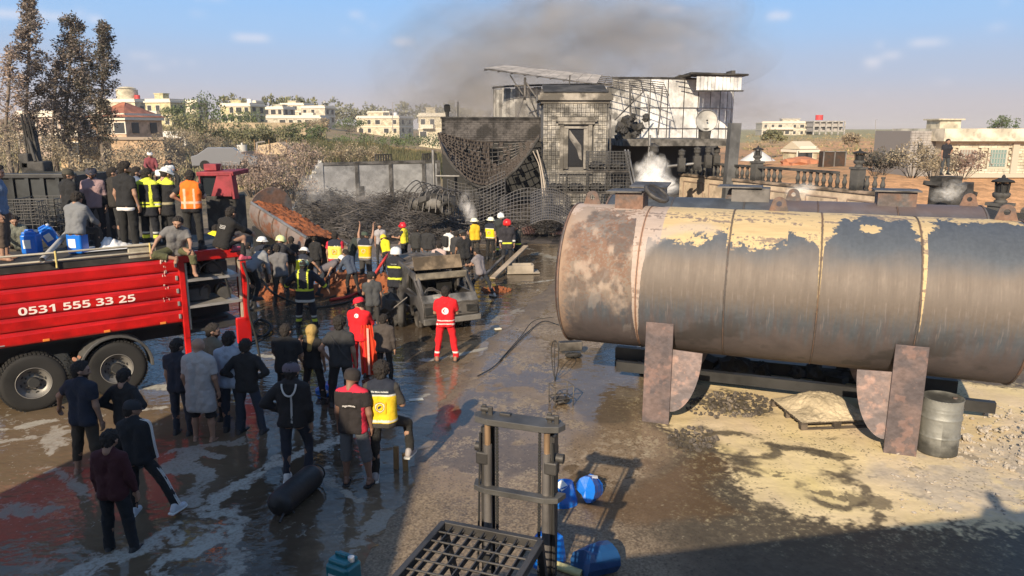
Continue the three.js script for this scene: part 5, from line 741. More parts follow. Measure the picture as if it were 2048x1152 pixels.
{ // forklift below the camera: mast with two crossheads, overhead guard of bars
  const t = thing('forklift', 'burnt forklift with twin mast and barred overhead guard, closest to camera', 'forklift', V3(-.2, 0, -6.55), R(-20)), st = mat([.085, .08, .078], .55, .4, { map: tGrunge, bumpMap: tBump, bumpScale: .004 }), pl = mat([.125, .12, .115], .6, .3, { map: tGrunge, bumpMap: tBump, bumpScale: .005 });
  const zm = -.80, hw = .345, H = 2.62;   // local -z points ahead
  for (const s of [-1, 1]) {
    const g = new THREE.Group(); g.name = 'mast_rail'; t.add(g); const a = new MB(); a.box(.025, 2.1, .14, s * (hw + .045), 1.5, zm); a.box(.1, 2.1, .02, s * hw, 1.5, zm - .06); a.box(.1, 2.1, .02, s * hw, 1.5, zm + .06); mesh('channel', a.geo(), st, g);
    const c = new MB(); c.cyl(.045, .045, 1.3, s * (hw - .02), 1.72, zm + .07, 0, 0, 0, 16); mesh('lift_cylinder', c.geo(), mat([.26, .24, .23], .45, .5, { map: tGrunge }), g); const cc = new MB(); cc.cyl(.032, .032, .4, s * (hw - .02), 2.45, zm + .07, 0, 0, 0, 14); mesh('piston_rod', cc.geo(), mat([.50, .33, .2], .4, .5, { map: tGrunge }), g);
    const ch = new MB(); for (let i = 0; i < 46; i++) ch.rbox(.032, .03, .02, .006, s * (hw - .11), .95 + i * .036, zm + .03); mesh('lift_chain', ch.geo(), M.black, g); const r = new MB(); r.bar([s * (hw + .09), .9, zm + .1], [s * (hw + .05), 2.5, zm + .1], .012); r.bar([s * (hw + .04), .9, zm - .1], [s * (hw + .04), 2.4, zm - .1], .014); mesh('hose', r.geo(), M.black, g); const k = new MB(); k.rbox(.14, .14, .12, .02, s * (hw + .03), 2.22, zm + .06); k.cyl(.05, .05, .16, s * (hw + .06), 2.3, zm, 0, 0, 1.57); mesh('roller_block', k.geo(), st, g); const f = new MB(); f.cyl(.058, .058, .1, s * (hw - .02), 1.06, zm + .07); mesh('gland', f.geo(), M.black, g);
  }
  const hd = new MB(); hd.ext([[-.49, .0], [-.45, -.1], [-.31, -.15], [.31, -.15], [.45, -.1], [.49, 0], [.42, .09], [-.42, .09]], .055, new THREE.Matrix4().makeRotationX(-Math.PI / 2).premultiply(M4(0, H, zm)), .006); hd.part('top_crosshead', pl, t); const lug = new MB(); for (const s of [-1, 1]) { lug.rbox(.05, .12, .03, .01, s * .36 - .03, H + .1, zm); lug.rbox(.05, .1, .03, .01, s * .36 + .05, H + .1, zm + .02); lug.cyl(.03, .03, .12, s * .36, H + .11, zm, 0, 0, 1.57); } lug.rbox(.12, .03, .06, .01, -.16, H + .07, zm - .03); lug.part('chain_anchor', st, t);
  const md = new MB(); md.ext([[-.5, .02], [-.46, -.12], [-.33, -.17], [.33, -.17], [.46, -.12], [.5, .02], [.43, .02], [.36, -.08], [-.36, -.08], [-.43, .02]], .05, new THREE.Matrix4().makeRotationX(-Math.PI / 2).premultiply(M4(0, 1.86, zm)), .005); md.part('middle_crosshead', pl, t); const lo = new MB(); lo.box(.8, .12, .06, 0, .5, zm); lo.part('lower_tie', st, t);
  const gy = 1.8, gw = .5, gd = 1.15; const gf = new MB(); gf.rbox(2 * gw, .09, .06, .01, 0, gy, 0); gf.rbox(.06, .09, gd, .01, -gw, gy, gd / 2); gf.rbox(.06, .09, gd, .01, gw, gy, gd / 2); gf.rbox(2 * gw, .09, .06, .01, 0, gy, gd); gf.part('guard_frame', st, t);
  for (let i = 1; i < 9; i++) { const b = new MB(); b.box(.012, .06, gd, -gw + i * gw * 2 / 9, gy - .005, gd / 2); b.add(new THREE.ConeGeometry(.03, .08, 4), M4(-gw + i * gw * 2 / 9, gy, .055, Math.PI / 2)); b.part('guard_slat', st, t); } for (let j = 1; j < 7; j++) { const b = new MB(); b.bar([-gw, gy + .02, j * gd / 7], [gw, gy + .02, j * gd / 7], .011); b.part('guard_bar', st, t); }
  for (const s of [-1, 1]) { const b = new MB(); b.beam([s * gw, gy, .02], [s * (gw - .02), .75, -.35], .06, .06); b.beam([s * gw, gy, gd], [s * (gw - .04), .8, gd + .15], .06, .06); b.part('guard_leg', st, t); const w = new MB(); w.add(new THREE.TorusGeometry(.24, .1, 10, 24), M4(s * .42, .3, -.45, 0, Math.PI / 2)); w.cyl(.2, .2, .16, s * .42, .3, -.45, 0, 0, Math.PI / 2); w.add(new THREE.TorusGeometry(.2, .09, 10, 20), M4(s * .4, .25, 1.15, 0, Math.PI / 2)); w.part('wheel', M.rubber, t); const fk = new MB(); fk.rbox(.1, .04, 1.0, .01, s * .22, .1, zm - .7); fk.rbox(.1, .6, .04, .01, s * .22, .38, zm - .2); fk.part('fork', M.darkSteel, t); }
  const bd = new MB(); bd.rbox(.95, .5, 1.3, .08, 0, .5, .35); bd.rbox(.95, .65, .5, .12, 0, .6, 1.2); bd.part('chassis', M.soot, t); const se = new MB(); se.rbox(.46, .1, .44, .04, 0, .85, .55); se.rbox(.44, .45, .1, .04, 0, 1.1, .8, -.15); se.part('seat_frame', M.black, t); const sw = new MB(); sw.add(new THREE.TorusGeometry(.16, .016, 8, 24), M4(0, 1.15, .12, Math.PI / 2 - .5)); sw.bar([0, .7, -.1], [0, 1.15, .12], .025); sw.part('steering_wheel', M.burntSteel, t); const le = new MB(); for (let i = 0; i < 4; i++) le.bar([-.2 + i * .13, .75, -.12], [-.2 + i * .13, 1.1, -.05], .012); le.part('lever', M.burntSteel, t);
}
{ // crushed blue drums and other things lying round the forklift
  const crushed = (x, y, s, ry, rz, lab, seed, m = blue) => { const p = onPlane(x, y), t = thing('crushed_drum', lab, 'plastic drum', V3(p.x, .17 * s, p.z), ry); t.rotation.z = rz; const g = new THREE.CylinderGeometry(.26 * s, .28 * s, .52 * s, 14, 5), q = g.attributes.position, rn = rng(seed); const a0 = rn() * 6; for (let i = 0; i < q.count; i++) { const x = q.getX(i), y = q.getY(i), z = q.getZ(i), a = Math.atan2(z, x); const d = 1 - .38 * sstep(.3, 1, Math.cos(a - a0)) - .22 * sstep(.5, .8, smp(NA, a / 6.28 + seed * .1, y)) + (smp(NB, a / 6.28, y + seed * .2) - .5) * .12; q.setXYZ(i, x * d, y * (1 - .15 * Math.cos(a * 2)), z * d * .8); } g.deleteAttribute('normal'); g.computeVertexNormals(); const k = g.toNonIndexed(); k.computeVertexNormals(); mesh('drum_body', boxUV(k), m, t); const l = new MB(); l.box(.17 * s, .005, .17 * s, 0, 0, 0, 0, .3); const lm = l.part('label_sheet', mat([.75, .74, .72], .7), t); return [t, lm]; };
  { const [t, l] = crushed(1124, 1008, .8, .4, .2, 'crushed blue plastic drum with white label just right of the mast', 3); l.position.set(-.02, .25, .12); l.rotation.x = .7; }
  { const [t, l] = crushed(1176, 996, .82, 1.2, 1.2, 'crushed blue plastic drum with white label, farther right of the mast', 5); l.position.set(.21, .02, .06); l.rotation.z = -1.4; }
  { const [t, l] = crushed(1098, 1128, .85, .2, .1, 'crushed blue plastic drum behind the forklift guard', 8); l.position.set(0, .24, 0); }
  { const [t, l] = crushed(1190, 1145, .9, .6, 1.4, 'sunken dark blue drum at the bottom edge of the photo', 11, mat([.01, .06, .18], .4)); l.scale.setScalar(.3); }
  const tj = jerrycan('jerrycan', 'teal jerrycan standing in the water at the bottom of the photo', 'jerrycan', .98, mat([.012, .16, .19], .3, 0, { clearcoat: .3 })); tj.position.copy(onPlane(690, 1190)); tj.rotation.y = -.5;
  const pc = mesh('yellow_pipe', new THREE.CylinderGeometry(.055, .055, .42, 16), mat([.55, .50, .24], .6)); pc.rotation.set(Math.PI / 2, 0, -1.0); pc.position.copy(onPlane(1135, 1138, .06)); tag(pc, 'short pale yellow pipe lying beside the forklift', 'pipe');
  const st = thing('wooden_stake', 'short sunlit wooden stake standing at the water edge', 'stake', onPlane(811, 942)); const b = new MB(); b.box(.09, .34, .05, 0, .15, 0, 0, .2, .03); b.part('stake', mat([.42, .26, .11], .8, 0, { map: tGrunge }), st); const s2 = thing('wooden_stake', 'shaded wooden stake standing left of the sunlit one', 'stake', onPlane(793, 938)); const b2 = new MB(); b2.box(.08, .42, .05, 0, .2, 0, 0, -.2, -.02); b2.part('stake', M.wood, s2);
  // gas cylinder lying in the water
  const A = onPlane(566, 1002, .2), B = onPlane(618, 958, .2), ax = B.clone().sub(A), c = thing('gas_cylinder', 'black gas cylinder lying in the water under a man\'s foot', 'gas cylinder', A.clone().add(B).multiplyScalar(.5), Math.atan2(-ax.z, ax.x)), L = 1.05, r = .2; const pr = [[0, -L / 2 - .05], [r * .6, -L / 2 - .03], [r * .92, -L / 2 + .03], [r, -L / 2 + .1], [r, L / 2 - .1], [r * .92, L / 2 - .03], [r * .6, L / 2 + .03], [0, L / 2 + .05]].map(q => new THREE.Vector2(...q)); const g = new THREE.LatheGeometry(pr, 36); g.rotateZ(-Math.PI / 2); mesh('vessel', boxUV(g), mat([.03, .03, .032], .5, .2, { map: tGrunge, bumpMap: tBump, bumpScale: .004 }), c); const k = new MB(); k.add(new THREE.TorusGeometry(.13, .014, 6, 24), M4(L / 2 + .1, 0, 0, 0, Math.PI / 2)); k.part('foot_ring', M.darkSteel, c); const v = new MB(); v.bar([-L / 2, -.1, .1], [-L / 2 - .14, -.17, .12], .018); v.bar([-L / 2 + .2, -.16, .12], [-L / 2 + .2, -.3, .2], .015); v.part('valve', M.darkSteel, c);
  // blue can between the watchers, and another beside the striped man
  const q1 = jerrycan('jerrycan', 'blue jerrycan lying in the water behind the headscarf woman', 'jerrycan', .9, blue); q1.position.copy(onPlane(662, 772, .12)); q1.rotation.set(1.5, .4, .2);
  const q2 = jerrycan('jerrycan', 'small blue jerrycan held low between the two men in pale shirts', 'jerrycan', .5, blue); q2.position.copy(onPlane(453, 800)).setY(.45);
  const bar = mesh('steel_rod', new THREE.CylinderGeometry(.014, .014, .75, 8), M.darkSteel); bar.rotation.set(0, 0, 1.2); bar.position.copy(onPlane(665, 802, .1)); tag(bar, 'thin steel rod lying in the water by the blue can', 'rod');
  // hoses
  const hose = (pts, r, m, lab) => { const o = mesh('fire_hose', new THREE.TubeGeometry(new THREE.CatmullRomCurve3(pts.map(([x, y, h]) => onPlane(x, y, h))), 90, r, 7), m); tag(o, lab, 'hose'); };
  const rh = mat([.42, .025, .02], .6);
  hose([[660, 600, .05], [700, 592, .06], [735, 570, .25], [755, 540, .7], [768, 520, 1.05], [780, 505, 1.1]], .05, rh, 'red fire hose rising from the earth to the firefighter'); hose([[520, 555, .9], [545, 585, .7], [575, 600, .3], [620, 615, .05], [680, 608, .04], [730, 590, .05]], .035, M.black, 'black hose held behind the fire engine'); hose([[500, 665, .03], [515, 640, .05], [540, 650, .05], [525, 672, .03], [500, 660, .05], [520, 638, .09], [545, 655, .08], [520, 676, .05], [490, 690, .03]], .025, M.black, 'coiled black hose in the water behind the fire engine');
  hose([[645, 600, .03], [760, 560, .05], [800, 540, .4]], .03, M.black, 'thin black hose running to the firefighter by the van');
  const pd = mesh('white_scrap', new MB().rbox(.2, .05, .12, .02, 0, .03, 0, 0, .5).geo(), mat([.62, .58, .46], .7)); pd.position.copy(onPlane(996, 660)); tag(pd, 'small pale scrap on the wet ground right of the van', 'scrap');
  const pn = mesh('paper_scrap', new MB().box(.3, .008, .12, 0, .012, 0, 0, .3).geo(), mat([.55, .56, .50], .8)); pn.position.copy(onPlane(832, 800)); tag(pn, 'pale strip of paper floating right of the yellow vest', 'paper');
}
// ---------------------------------------------------------------- vegetation, village, fields, smoke
function foliage(clumps, seed, o = {}) {     // clumps: [x, y, z, radius, leaves]; leaf-sized faces spread through each
  const rn = rng(seed), pos = [], nor = [], col = [], L = o.leaf ?? .12, W = o.width ?? .5, base = o.colors ?? [[.10, .09, .06], [.16, .14, .09], [.06, .06, .04]];
  for (const [cx, cy, cz, r, n] of clumps) {
    const tone = rn();
    for (let i = 0; i < n; i++) {
      let x, y, z, q; do { x = rn() * 2 - 1; y = rn() * 2 - 1; z = rn() * 2 - 1; q = x * x + y * y + z * z; } while (q > 1); const k = r * (.55 + .45 * Math.sqrt(q)) / Math.max(.3, Math.sqrt(q) + .2);
      const px = cx + x * k, py = cy + y * k * (o.flat ?? .8), pz = cz + z * k, a = rn() * 6.28, el = (rn() - .3) * 1.6 + (o.up ?? 0), l = L * (.6 + .8 * rn()), w = l * W;
      const ux = Math.cos(a) * Math.cos(el), uy = Math.sin(el), uz = Math.sin(a) * Math.cos(el), b = rn() * 6.28; let vx = -Math.sin(a) * Math.cos(b) - Math.cos(a) * Math.sin(el) * Math.sin(b), vy = Math.cos(el) * Math.sin(b), vz = Math.cos(a) * Math.cos(b) - Math.sin(a) * Math.sin(el) * Math.sin(b);
      const P = [[0, -.0], [.5, .5], [1, 0], [.5, -.5]].map(([s, t]) => [px + ux * l * s + vx * w * t, py + uy * l * s + vy * w * t, pz + uz * l * s + vz * w * t]);
      const t = clamp(tone * .6 + rn() * .5), c = base[Math.min(base.length - 1, Math.floor(t * base.length))], s = .7 + .6 * rn(); let nx = x * .8 + uy * vz - uz * vy, ny = y * .8 + .4 + uz * vx - ux * vz, nz = z * .8 + ux * vy - uy * vx; const nl = Math.hypot(nx, ny, nz) || 1;
      for (const v of [0, 1, 2, 0, 2, 3]) { pos.push(...P[v]); nor.push(nx / nl, ny / nl, nz / nl); col.push(c[0] * s, c[1] * s, c[2] * s); }
    }
  }
  const g = new THREE.BufferGeometry(); g.setAttribute('position', new THREE.Float32BufferAttribute(pos, 3)); g.setAttribute('color', new THREE.Float32BufferAttribute(col, 3)); return g;
}
const leafM = mat([1.5, 1.5, 1.5], 1, 0, { vertexColors: true, side: THREE.DoubleSide, transmission: .35, thickness: 0 }), barkM = mat([.16, .13, .105], .95, 0, { bumpMap: tBump, bumpScale: .02 });
const DRY = [[.20, .155, .095], [.27, .215, .14], [.14, .11, .07], [.33, .27, .18]], ASH = [[.17, .135, .11], [.115, .09, .075], [.22, .175, .145], [.07, .06, .05]], DARK = [[.05, .05, .038], [.08, .072, .052], [.13, .10, .075], [.04, .042, .034]], OLIVE = [[.10, .105, .05], [.15, .15, .075], [.20, .185, .10], [.07, .08, .04]], GREEN = [[.045, .07, .025], [.07, .10, .035], [.10, .12, .05], [.035, .055, .022]];
function conifer(px, top, base, d, label, seed, colors, dens, spread, o = {}) {
  const A = atDepth(px, base, d), B = atDepth(px + (o.leanPx ?? 0), top, d), H = B.y - A.y, t = thing('cypress_tree', label, 'tree', A), rn = rng(seed);
  const tr = new MB(); tr.tube([[0, -1, 0], [.05, H * .3, 0], [(B.x - A.x) * .6, H * .65, .05], [B.x - A.x, H, 0]], .09, 24, 7); tr.bar([0, -1, 0], [.04, H * .35, 0], .2, .12); const cl = [], br = new MB();
  const n = o.n ?? 62; for (let i = 0; i < n; i++) { const k = (o.from ?? .16) + (1 - (o.from ?? .16)) * i / n, y = H * k, w = spread * (o.shape ? o.shape(k) : Math.sin(Math.PI * Math.min(1, .25 + k * .78)) * 1.05) * (.55 + .6 * rn()), a = rn() * 6.28, x0 = (B.x - A.x) * k; const ex = x0 + Math.cos(a) * w, ez = Math.sin(a) * w, ey = y + .35 * w + (rn() - .5) * .3; br.bar([x0, y, 0], [ex, ey, ez], .03, .012, 4); for (let q = 0; q < 4; q++) { const u = .3 + .7 * (q + rn()) / 4; cl.push([lerp(x0, ex, u) + (rn() - .5) * .3, lerp(y, ey, u) + (rn() - .3) * .4, lerp(0, ez, u) + (rn() - .5) * .3, .26 + .3 * rn(), Math.round(dens * (.5 + rn()))]); } }
  tr.part('trunk', barkM, t); br.part('branch', barkM, t).userData = { kind: 'stuff' }; mesh('crown', foliage(cl, seed, { leaf: .2, width: .42, flat: 1, colors }), leafM, t);
}
conifer(66, -25, 330, 52, 'tallest ash grey cypress at the upper left, top cut by the frame', 1, ASH, 34, 1.35, { leanPx: -8 });
conifer(142, 42, 330, 54, 'grey brown cypress with a double top, second from the left group', 2, [...ASH, ...ASH, ...DARK], 32, 1.3, { shape: k => k > .78 ? .55 : 1.0 });
conifer(208, 52, 330, 55, 'darkest slender cypress at the right of the group, low ragged branches', 3, [...DARK, [.10, .08, .065]], 34, 1.15, { n: 52, shape: k => k > .72 ? .45 : k > .42 ? 1.15 : .75 });
conifer(20, 100, 330, 50, 'bare brown cypress at the left edge of the photo', 4, [[.26, .185, .14], [.20, .15, .115], [.30, .22, .17]], 10, 1.4, { n: 50 });
conifer(112, 120, 330, 56, 'thin brown cypress hidden between the two tall ones', 6, ASH, 16, 1.1, { n: 40 });
conifer(165, 90, 330, 58, 'thin grey cypress directly behind the darkest one', 7, [...ASH, ...DARK], 18, 1.1, { n: 40, shape: k => .8 });
function shrub(name, px, py, d, w, h, label, seed, colors, o = {}) {    // a bush whose foot is at py
  const A = atDepth(px, py, d), t = thing(name, label, o.cat ?? 'shrub', A, 0, o.group), rn = rng(seed), cl = [], st = new MB(), n = o.n ?? 26;
  for (let i = 0; i < n; i++) { const a = rn() * 6.28, k = Math.sqrt(rn()), y = h * (.2 + .75 * rn()) * (1 - .35 * k); const x = Math.cos(a) * k * w / 2, z = Math.sin(a) * k * w / 2; cl.push([x, y, z, (o.cr ?? .2) * Math.min(w, h) * (.7 + .7 * rn()), o.leaves ?? 46]); if (i % 2) st.bar([x * .2, -.3, z * .2], [x, y, z], .02 * h / 1.5, .008, 4); }
  st.part('stem', barkM, t); mesh(o.cat === 'tree' ? 'crown' : 'foliage', foliage(cl, seed, { leaf: o.leaf ?? .13, width: o.lw ?? .5, colors, up: .2 }), leafM, t);
}
{ // the dusty dry bushes between the fire engine, the villa and the grey wall
  const side = ['left', 'right']; const list = [[190, 400, 44, 3.2, 2.9], [235, 392, 46, 3.4, 3.4], [285, 388, 45, 3.2, 3.3], [330, 372, 52, 3.2, 2.9], [205, 345, 58, 3, 2.4], [300, 330, 62, 3.4, 2.6], [380, 330, 66, 3.6, 2.6], [400, 312, 72, 4.0, 3.0], [440, 320, 70, 3.2, 2.4], [505, 385, 46, 2.6, 2.6], [540, 392, 45, 2.8, 2.9], [585, 392, 46, 2.6, 2.7], [610, 350, 54, 3.0, 2.6], [555, 345, 56, 3.0, 2.6], [635, 340, 60, 2.8, 2.2], [690, 330, 62, 3.0, 2.0], [745, 328, 64, 3.0, 1.9], [30, 350, 46, 3.4, 3.0], [100, 345, 48, 3.2, 2.4], [350, 300, 78, 3.6, 2.6], [60, 320, 60, 4, 3.2], [150, 340, 56, 3, 2.6]];
  const where = ['behind the seated men on the fire engine', 'behind the standing men on the fire engine', 'behind the firefighters on the engine', 'behind the orange vest', 'below the garden wall of the villa', 'before the white wall', 'below the leafy tree', 'under the green tree', 'beside the pale water tank', 'right of the red cab', 'behind the tipper body', 'left of the broken wall end', 'just behind the broken wall end', 'above the tipper body', 'behind the left bay of the grey wall', 'behind the middle of the grey wall', 'behind the right of the grey wall', 'under the leftmost cypress', 'beside the drill rig', 'in front of the long tan wall', 'behind the drill rig at the left edge', 'under the darkest cypress'];
  list.forEach(([x, y, d, w, h], i) => shrub('dry_shrub', x, y, d, w, h, `dusty dry tan shrub ${where[i]}`, 50 + i, i > 8 && i < 14 ? [[.24, .17, .13], [.19, .14, .11], [.30, .23, .18]] : DRY, { group: 'dusty dry shrubs behind the yard', n: 34, leaves: 44, leaf: .15, lw: .45 }));
  const ol = [[415, 282, 110, 6, 7.2, 'tall green leafy tree standing before the yellow house', GREEN, 1], [385, 285, 105, 5, 4.6, 'olive green tree left of the tall leafy tree', OLIVE], [495, 250, 170, 7, 3.6, 'round dark green bush below the yellow house', GREEN], [345, 240, 160, 4, 3, 'green bush beside the second cream house', GREEN], [470, 292, 110, 6, 3.4, 'grey olive bush nearest the tall leafy tree', OLIVE], [520, 290, 115, 6, 3.4, 'grey olive bush second from the tall leafy tree', OLIVE], [565, 287, 118, 6, 3.3, 'grey olive bush in the middle of the hillside row', OLIVE], [610, 285, 120, 6, 3.5, 'darker olive bush at the right end of the hillside row', GREEN], [640, 268, 140, 5, 3, 'brown bush at the foot of the dirt track', DRY], [700, 262, 190, 8, 3.6, 'green hedge bush left of the cream house', GREEN], [1765, 340, 44, 2.0, 1.4, 'dark burnt shrub behind the balustrade, left one', DARK], [1825, 345, 43, 2.6, 1.8, 'dry brown shrub behind the end of the balustrade', DRY], [1865, 348, 42, 2.4, 1.7, 'tall dry shrub left of the standing man', DRY], [1925, 348, 42, 2.0, 1.5, 'dry reddish shrub right of the standing man', [[.25, .16, .12], [.18, .12, .09]]], [1700, 290, 130, 3, 2.0, 'yellowish dry bush alone in the orange field', DRY], [2003, 262, 64, 2.2, 1.3, 'round green tree top behind the white stone house', GREEN], [1545, 283, 110, 3.4, 1.6, 'low olive shrub in the field below the pale apartments', OLIVE], [785, 290, 130, 26, 1.4, 'long low green hedge below the cream house', GREEN], [268, 270, 100, 3, 2.4, 'green shrub at the corner of the tiled villa', OLIVE], [1750, 342, 45, 1.6, 1.2, 'dark burnt shrub beside the second lantern post', DARK]];
  ol.forEach(([x, y, d, w, h, l, c, tr], i) => shrub(d > 100 ? 'olive_tree' : 'dry_shrub', x, y, d, w, h, l, 200 + i, c, { cat: d > 100 ? 'tree' : 'shrub', n: w > 20 ? 70 : 34, leaves: 40, leaf: d > 100 ? .36 : .13, cr: w > 20 ? .9 : .24 }));
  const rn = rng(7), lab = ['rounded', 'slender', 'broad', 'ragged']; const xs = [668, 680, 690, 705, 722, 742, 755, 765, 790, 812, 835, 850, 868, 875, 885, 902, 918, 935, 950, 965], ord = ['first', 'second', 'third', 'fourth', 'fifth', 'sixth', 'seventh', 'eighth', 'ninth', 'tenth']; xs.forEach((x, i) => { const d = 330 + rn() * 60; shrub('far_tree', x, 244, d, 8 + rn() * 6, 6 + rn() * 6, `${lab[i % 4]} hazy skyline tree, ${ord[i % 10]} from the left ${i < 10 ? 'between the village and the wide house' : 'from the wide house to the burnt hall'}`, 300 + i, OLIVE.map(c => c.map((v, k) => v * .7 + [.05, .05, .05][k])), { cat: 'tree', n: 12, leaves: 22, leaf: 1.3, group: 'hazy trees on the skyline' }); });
  for (const [x, y, l] of [[595, 207, 'far dark tree behind the cream houses, right'], [466, 208, 'far dark tree behind the yellow house'], [548, 210, 'far dark tree left of the rust roof'], [615, 212, 'far tree at the right end of the village']]) shrub('far_tree', x, y + 14, 290, 10, 6.5, l, 400 + x, OLIVE, { cat: 'tree', n: 16, leaves: 24, leaf: 1.2 });
}
{ // field of reeds and scrub rows in the orange field
  const rn = rng(17), blade = new THREE.ConeGeometry(.09, 1, 3); blade.translate(0, .5, 0); const inst = (name, label, n, f, m) => { const o = new THREE.InstancedMesh(blade, m, n), mm = new THREE.Matrix4(), c = new THREE.Color(); o.castShadow = o.receiveShadow = true; for (let i = 0; i < n; i++) { const [x, y, z, s, h, cc] = f(); mm.compose(V3(x, y, z), new THREE.Quaternion().setFromEuler(new THREE.Euler((rn() - .5) * .5, rn() * 6, (rn() - .5) * .5)), V3(s, h, s)); o.setMatrixAt(i, mm); o.setColorAt(i, c.setRGB(...cc)); } o.name = name; scene.add(o); tag(o, label, 'vegetation', null, 'stuff'); };
  const pick = (C) => { const c = C[Math.floor(rn() * C.length)], s = .8 + .5 * rn(); return c.map(v => v * s); };
  inst('reed_field', 'field of olive green reeds behind the grey wall', 15000, () => { const px = 625 + rn() * 260, d = 84 + rn() * 34, X = (px - CX) / F * d; return [X, terrainH(X, d) - .1, -d, 1.1, 1.5 + rn() * 1.0, pick([[.16, .16, .075], [.22, .20, .10], [.12, .13, .06], [.27, .23, .12]])]; }, mat([1, 1, 1], .9));
  inst('golden_stubble', 'strip of golden stubble beyond the reeds', 6000, () => { const px = 740 + rn() * 130, d = 122 + rn() * 26, X = (px - CX) / F * d; return [X, terrainH(X, d) - .1, -d, 1.4, .5 + rn() * .5, pick([[.52, .36, .16], [.58, .42, .2]])]; }, mat([1, 1, 1], .9));
  inst('dry_scrub', 'rows of dry scrub scattered over the orange field', 3600, () => { const px = 1480 + rn() * 620, row = Math.floor(rn() * 14), d = 95 + row * 16 + rn() * 4 + (rn() < .3 ? rn() * 100 : 0), X = (px - CX) / F * d; const cl = smp(NB, px / 90, row / 3); return [X + (rn() - .5), terrainH(X, d) - .15 - (cl < .5 ? 2 : 0), -d, 5, .3 + rn() * .35, pick([[.26, .19, .09], [.34, .24, .12], [.20, .17, .08]])]; }, mat([1, 1, 1], .9));
  inst('dry_grass', 'dry grass and weeds over the left hillside', 16000, () => { const px = -60 + rn() * 720, d = 58 + Math.pow(rn(), 1.5) * 130, X = (px - CX) / F * d; return [X, terrainH(X, d) - .1, -d, 1.8, .35 + rn() * .55, pick([[.30, .25, .14], [.24, .22, .11], [.36, .29, .18], [.18, .17, .08]])]; }, mat([1, 1, 1], .9));
}
const stone = mat([.60, .545, .44], .9, 0, { map: tGrunge }), cream = mat([.64, .56, .41], .9, 0, { map: tGrunge }), yell = mat([.62, .55, .33], .9, 0, { map: tGrunge }), greyB = mat([.42, .39, .36], .9, 0, { map: tGrunge }), winM = mat([.05, .052, .055], .35), trimM = mat([.66, .60, .50], .85), tileM = mat([.42, .16, .095], .85, 0, { map: tGrunge });
function house(x0, x1, yt, yb, d, label, m, o = {}) {
  const A = atDepth(x0, yb, d), B = atDepth(x1, yt, d), w = B.x - A.x, h = B.y - A.y, ry = o.ry ?? .32, fw = (w - (o.dep ?? w * .6) * Math.sin(Math.abs(ry)) * .8) / Math.cos(ry), dp = o.dep ?? w * .6, t = thing(o.name ?? 'village_house', label, 'house', V3((A.x + B.x) / 2, A.y, A.z - dp / 2), -ry);
  const b = new MB(); b.box(fw, h + 4, dp, 0, h / 2 - 2, 0); b.part('wall', m, t); const p = new MB(); p.box(fw + .5, .35, dp + .5, 0, h + .05, 0); if (o.st !== 1) p.box(fw + .3, .25, dp + .3, 0, h * .48, 0); p.box(fw, .6, .2, 0, h + .4, dp / 2 - .1); p.box(.2, .6, dp, fw / 2 - .1, h + .4, 0); p.part('cornice', o.trim ?? trimM, t);
  const st = o.st ?? 2, n = o.win ?? 4, sh = h / st; for (let s = 0; s < st; s++) { for (let i = 0; i < n; i++) { if ((i * 7 + s * 3 + (o.seed ?? 0)) % 5 === 4) continue; const W = new THREE.Group(); W.name = 'window'; t.add(W); W.position.set(-fw / 2 + (i + .5) * fw / n, s * sh + sh * .52, dp / 2); const big = (i + s) % 3 === 0 ? 1.5 : 1; const f = new MB(); f.box(1.3 * big, 1.5, .1, 0, 0, .03); mesh('frame', f.geo(), trimM, W); const g = new MB(); g.box(1.08 * big, 1.28, .08, 0, 0, .06); mesh('pane', g.geo(), winM, W); } for (let i = 0; i < 2; i++) { const W = new MB(); W.box(.1, 1.3, 1.1, fw / 2 + .02, s * sh + sh * .52, -dp / 2 + (i + .5) * dp / 2); W.part('window', winM, t); } }
  if (o.balc) { const q = new MB(); for (let s = 1; s < st; s++) { q.box(fw * .45, .9, 1.3, -fw * .12, s * sh + .45, dp / 2 + .7); } q.part('balcony', trimM, t); }
  if (o.hut) { const q = new MB(); q.box(fw * .34, h * .34, dp * .4, -fw * .18 + (o.hut - 1) * fw * .3, h * 1.17, -dp * .1); q.box(fw * .38, .2, dp * .44, -fw * .18 + (o.hut - 1) * fw * .3, h * 1.34, -dp * .1); q.part('roof_hut', m, t); } if (o.tank) { const q = new MB(); q.cyl(.6, .6, 1.2, fw * .25, h + 1.1, 0); q.part('water_tank', o.tank, t); } if (o.dish) { const q = new MB(); q.bar([fw * .3, h, 0], [fw * .3, h + 2, 0], .06); q.cyl(.5, .4, .1, fw * .3, h + 1.8, .3, 1.2); q.part('aerial', M.greySteel, t); }
  return { t, fw, dp, h };
}
const redTank = mat([.55, .05, .05], .5), whiteTank = mat([.7, .7, .7], .6);
{ const v = house(183, 283, 238, 312, 95, 'peach villa with a hipped red tile roof behind the cypresses', mat([.60, .40, .27], .9, 0, { map: tGrunge }), { name: 'tiled_villa', dep: 6, win: 3, seed: 1 }); const q = new THREE.ConeGeometry(Math.SQRT1_2 * 1.12, 1, 4, 1); q.rotateY(Math.PI / 4); q.scale(v.fw * 1.0, 1.9, v.dp * 1.05); q.translate(0, v.h + 1.2, 0); mesh('tiled_roof', boxUV(q), tileM, v.t); const e = new MB(); for (let i = 0; i < 26; i++) e.bar([-v.fw / 2 + i * v.fw / 25, v.h + .22, v.dp / 2 + .35], [-v.fw * .02 + (i - 12.5) * .02, v.h + 2.1, .1], .07, .05, 5); stuffPart('roof_tile', e.geo(), tileM, v.t); }
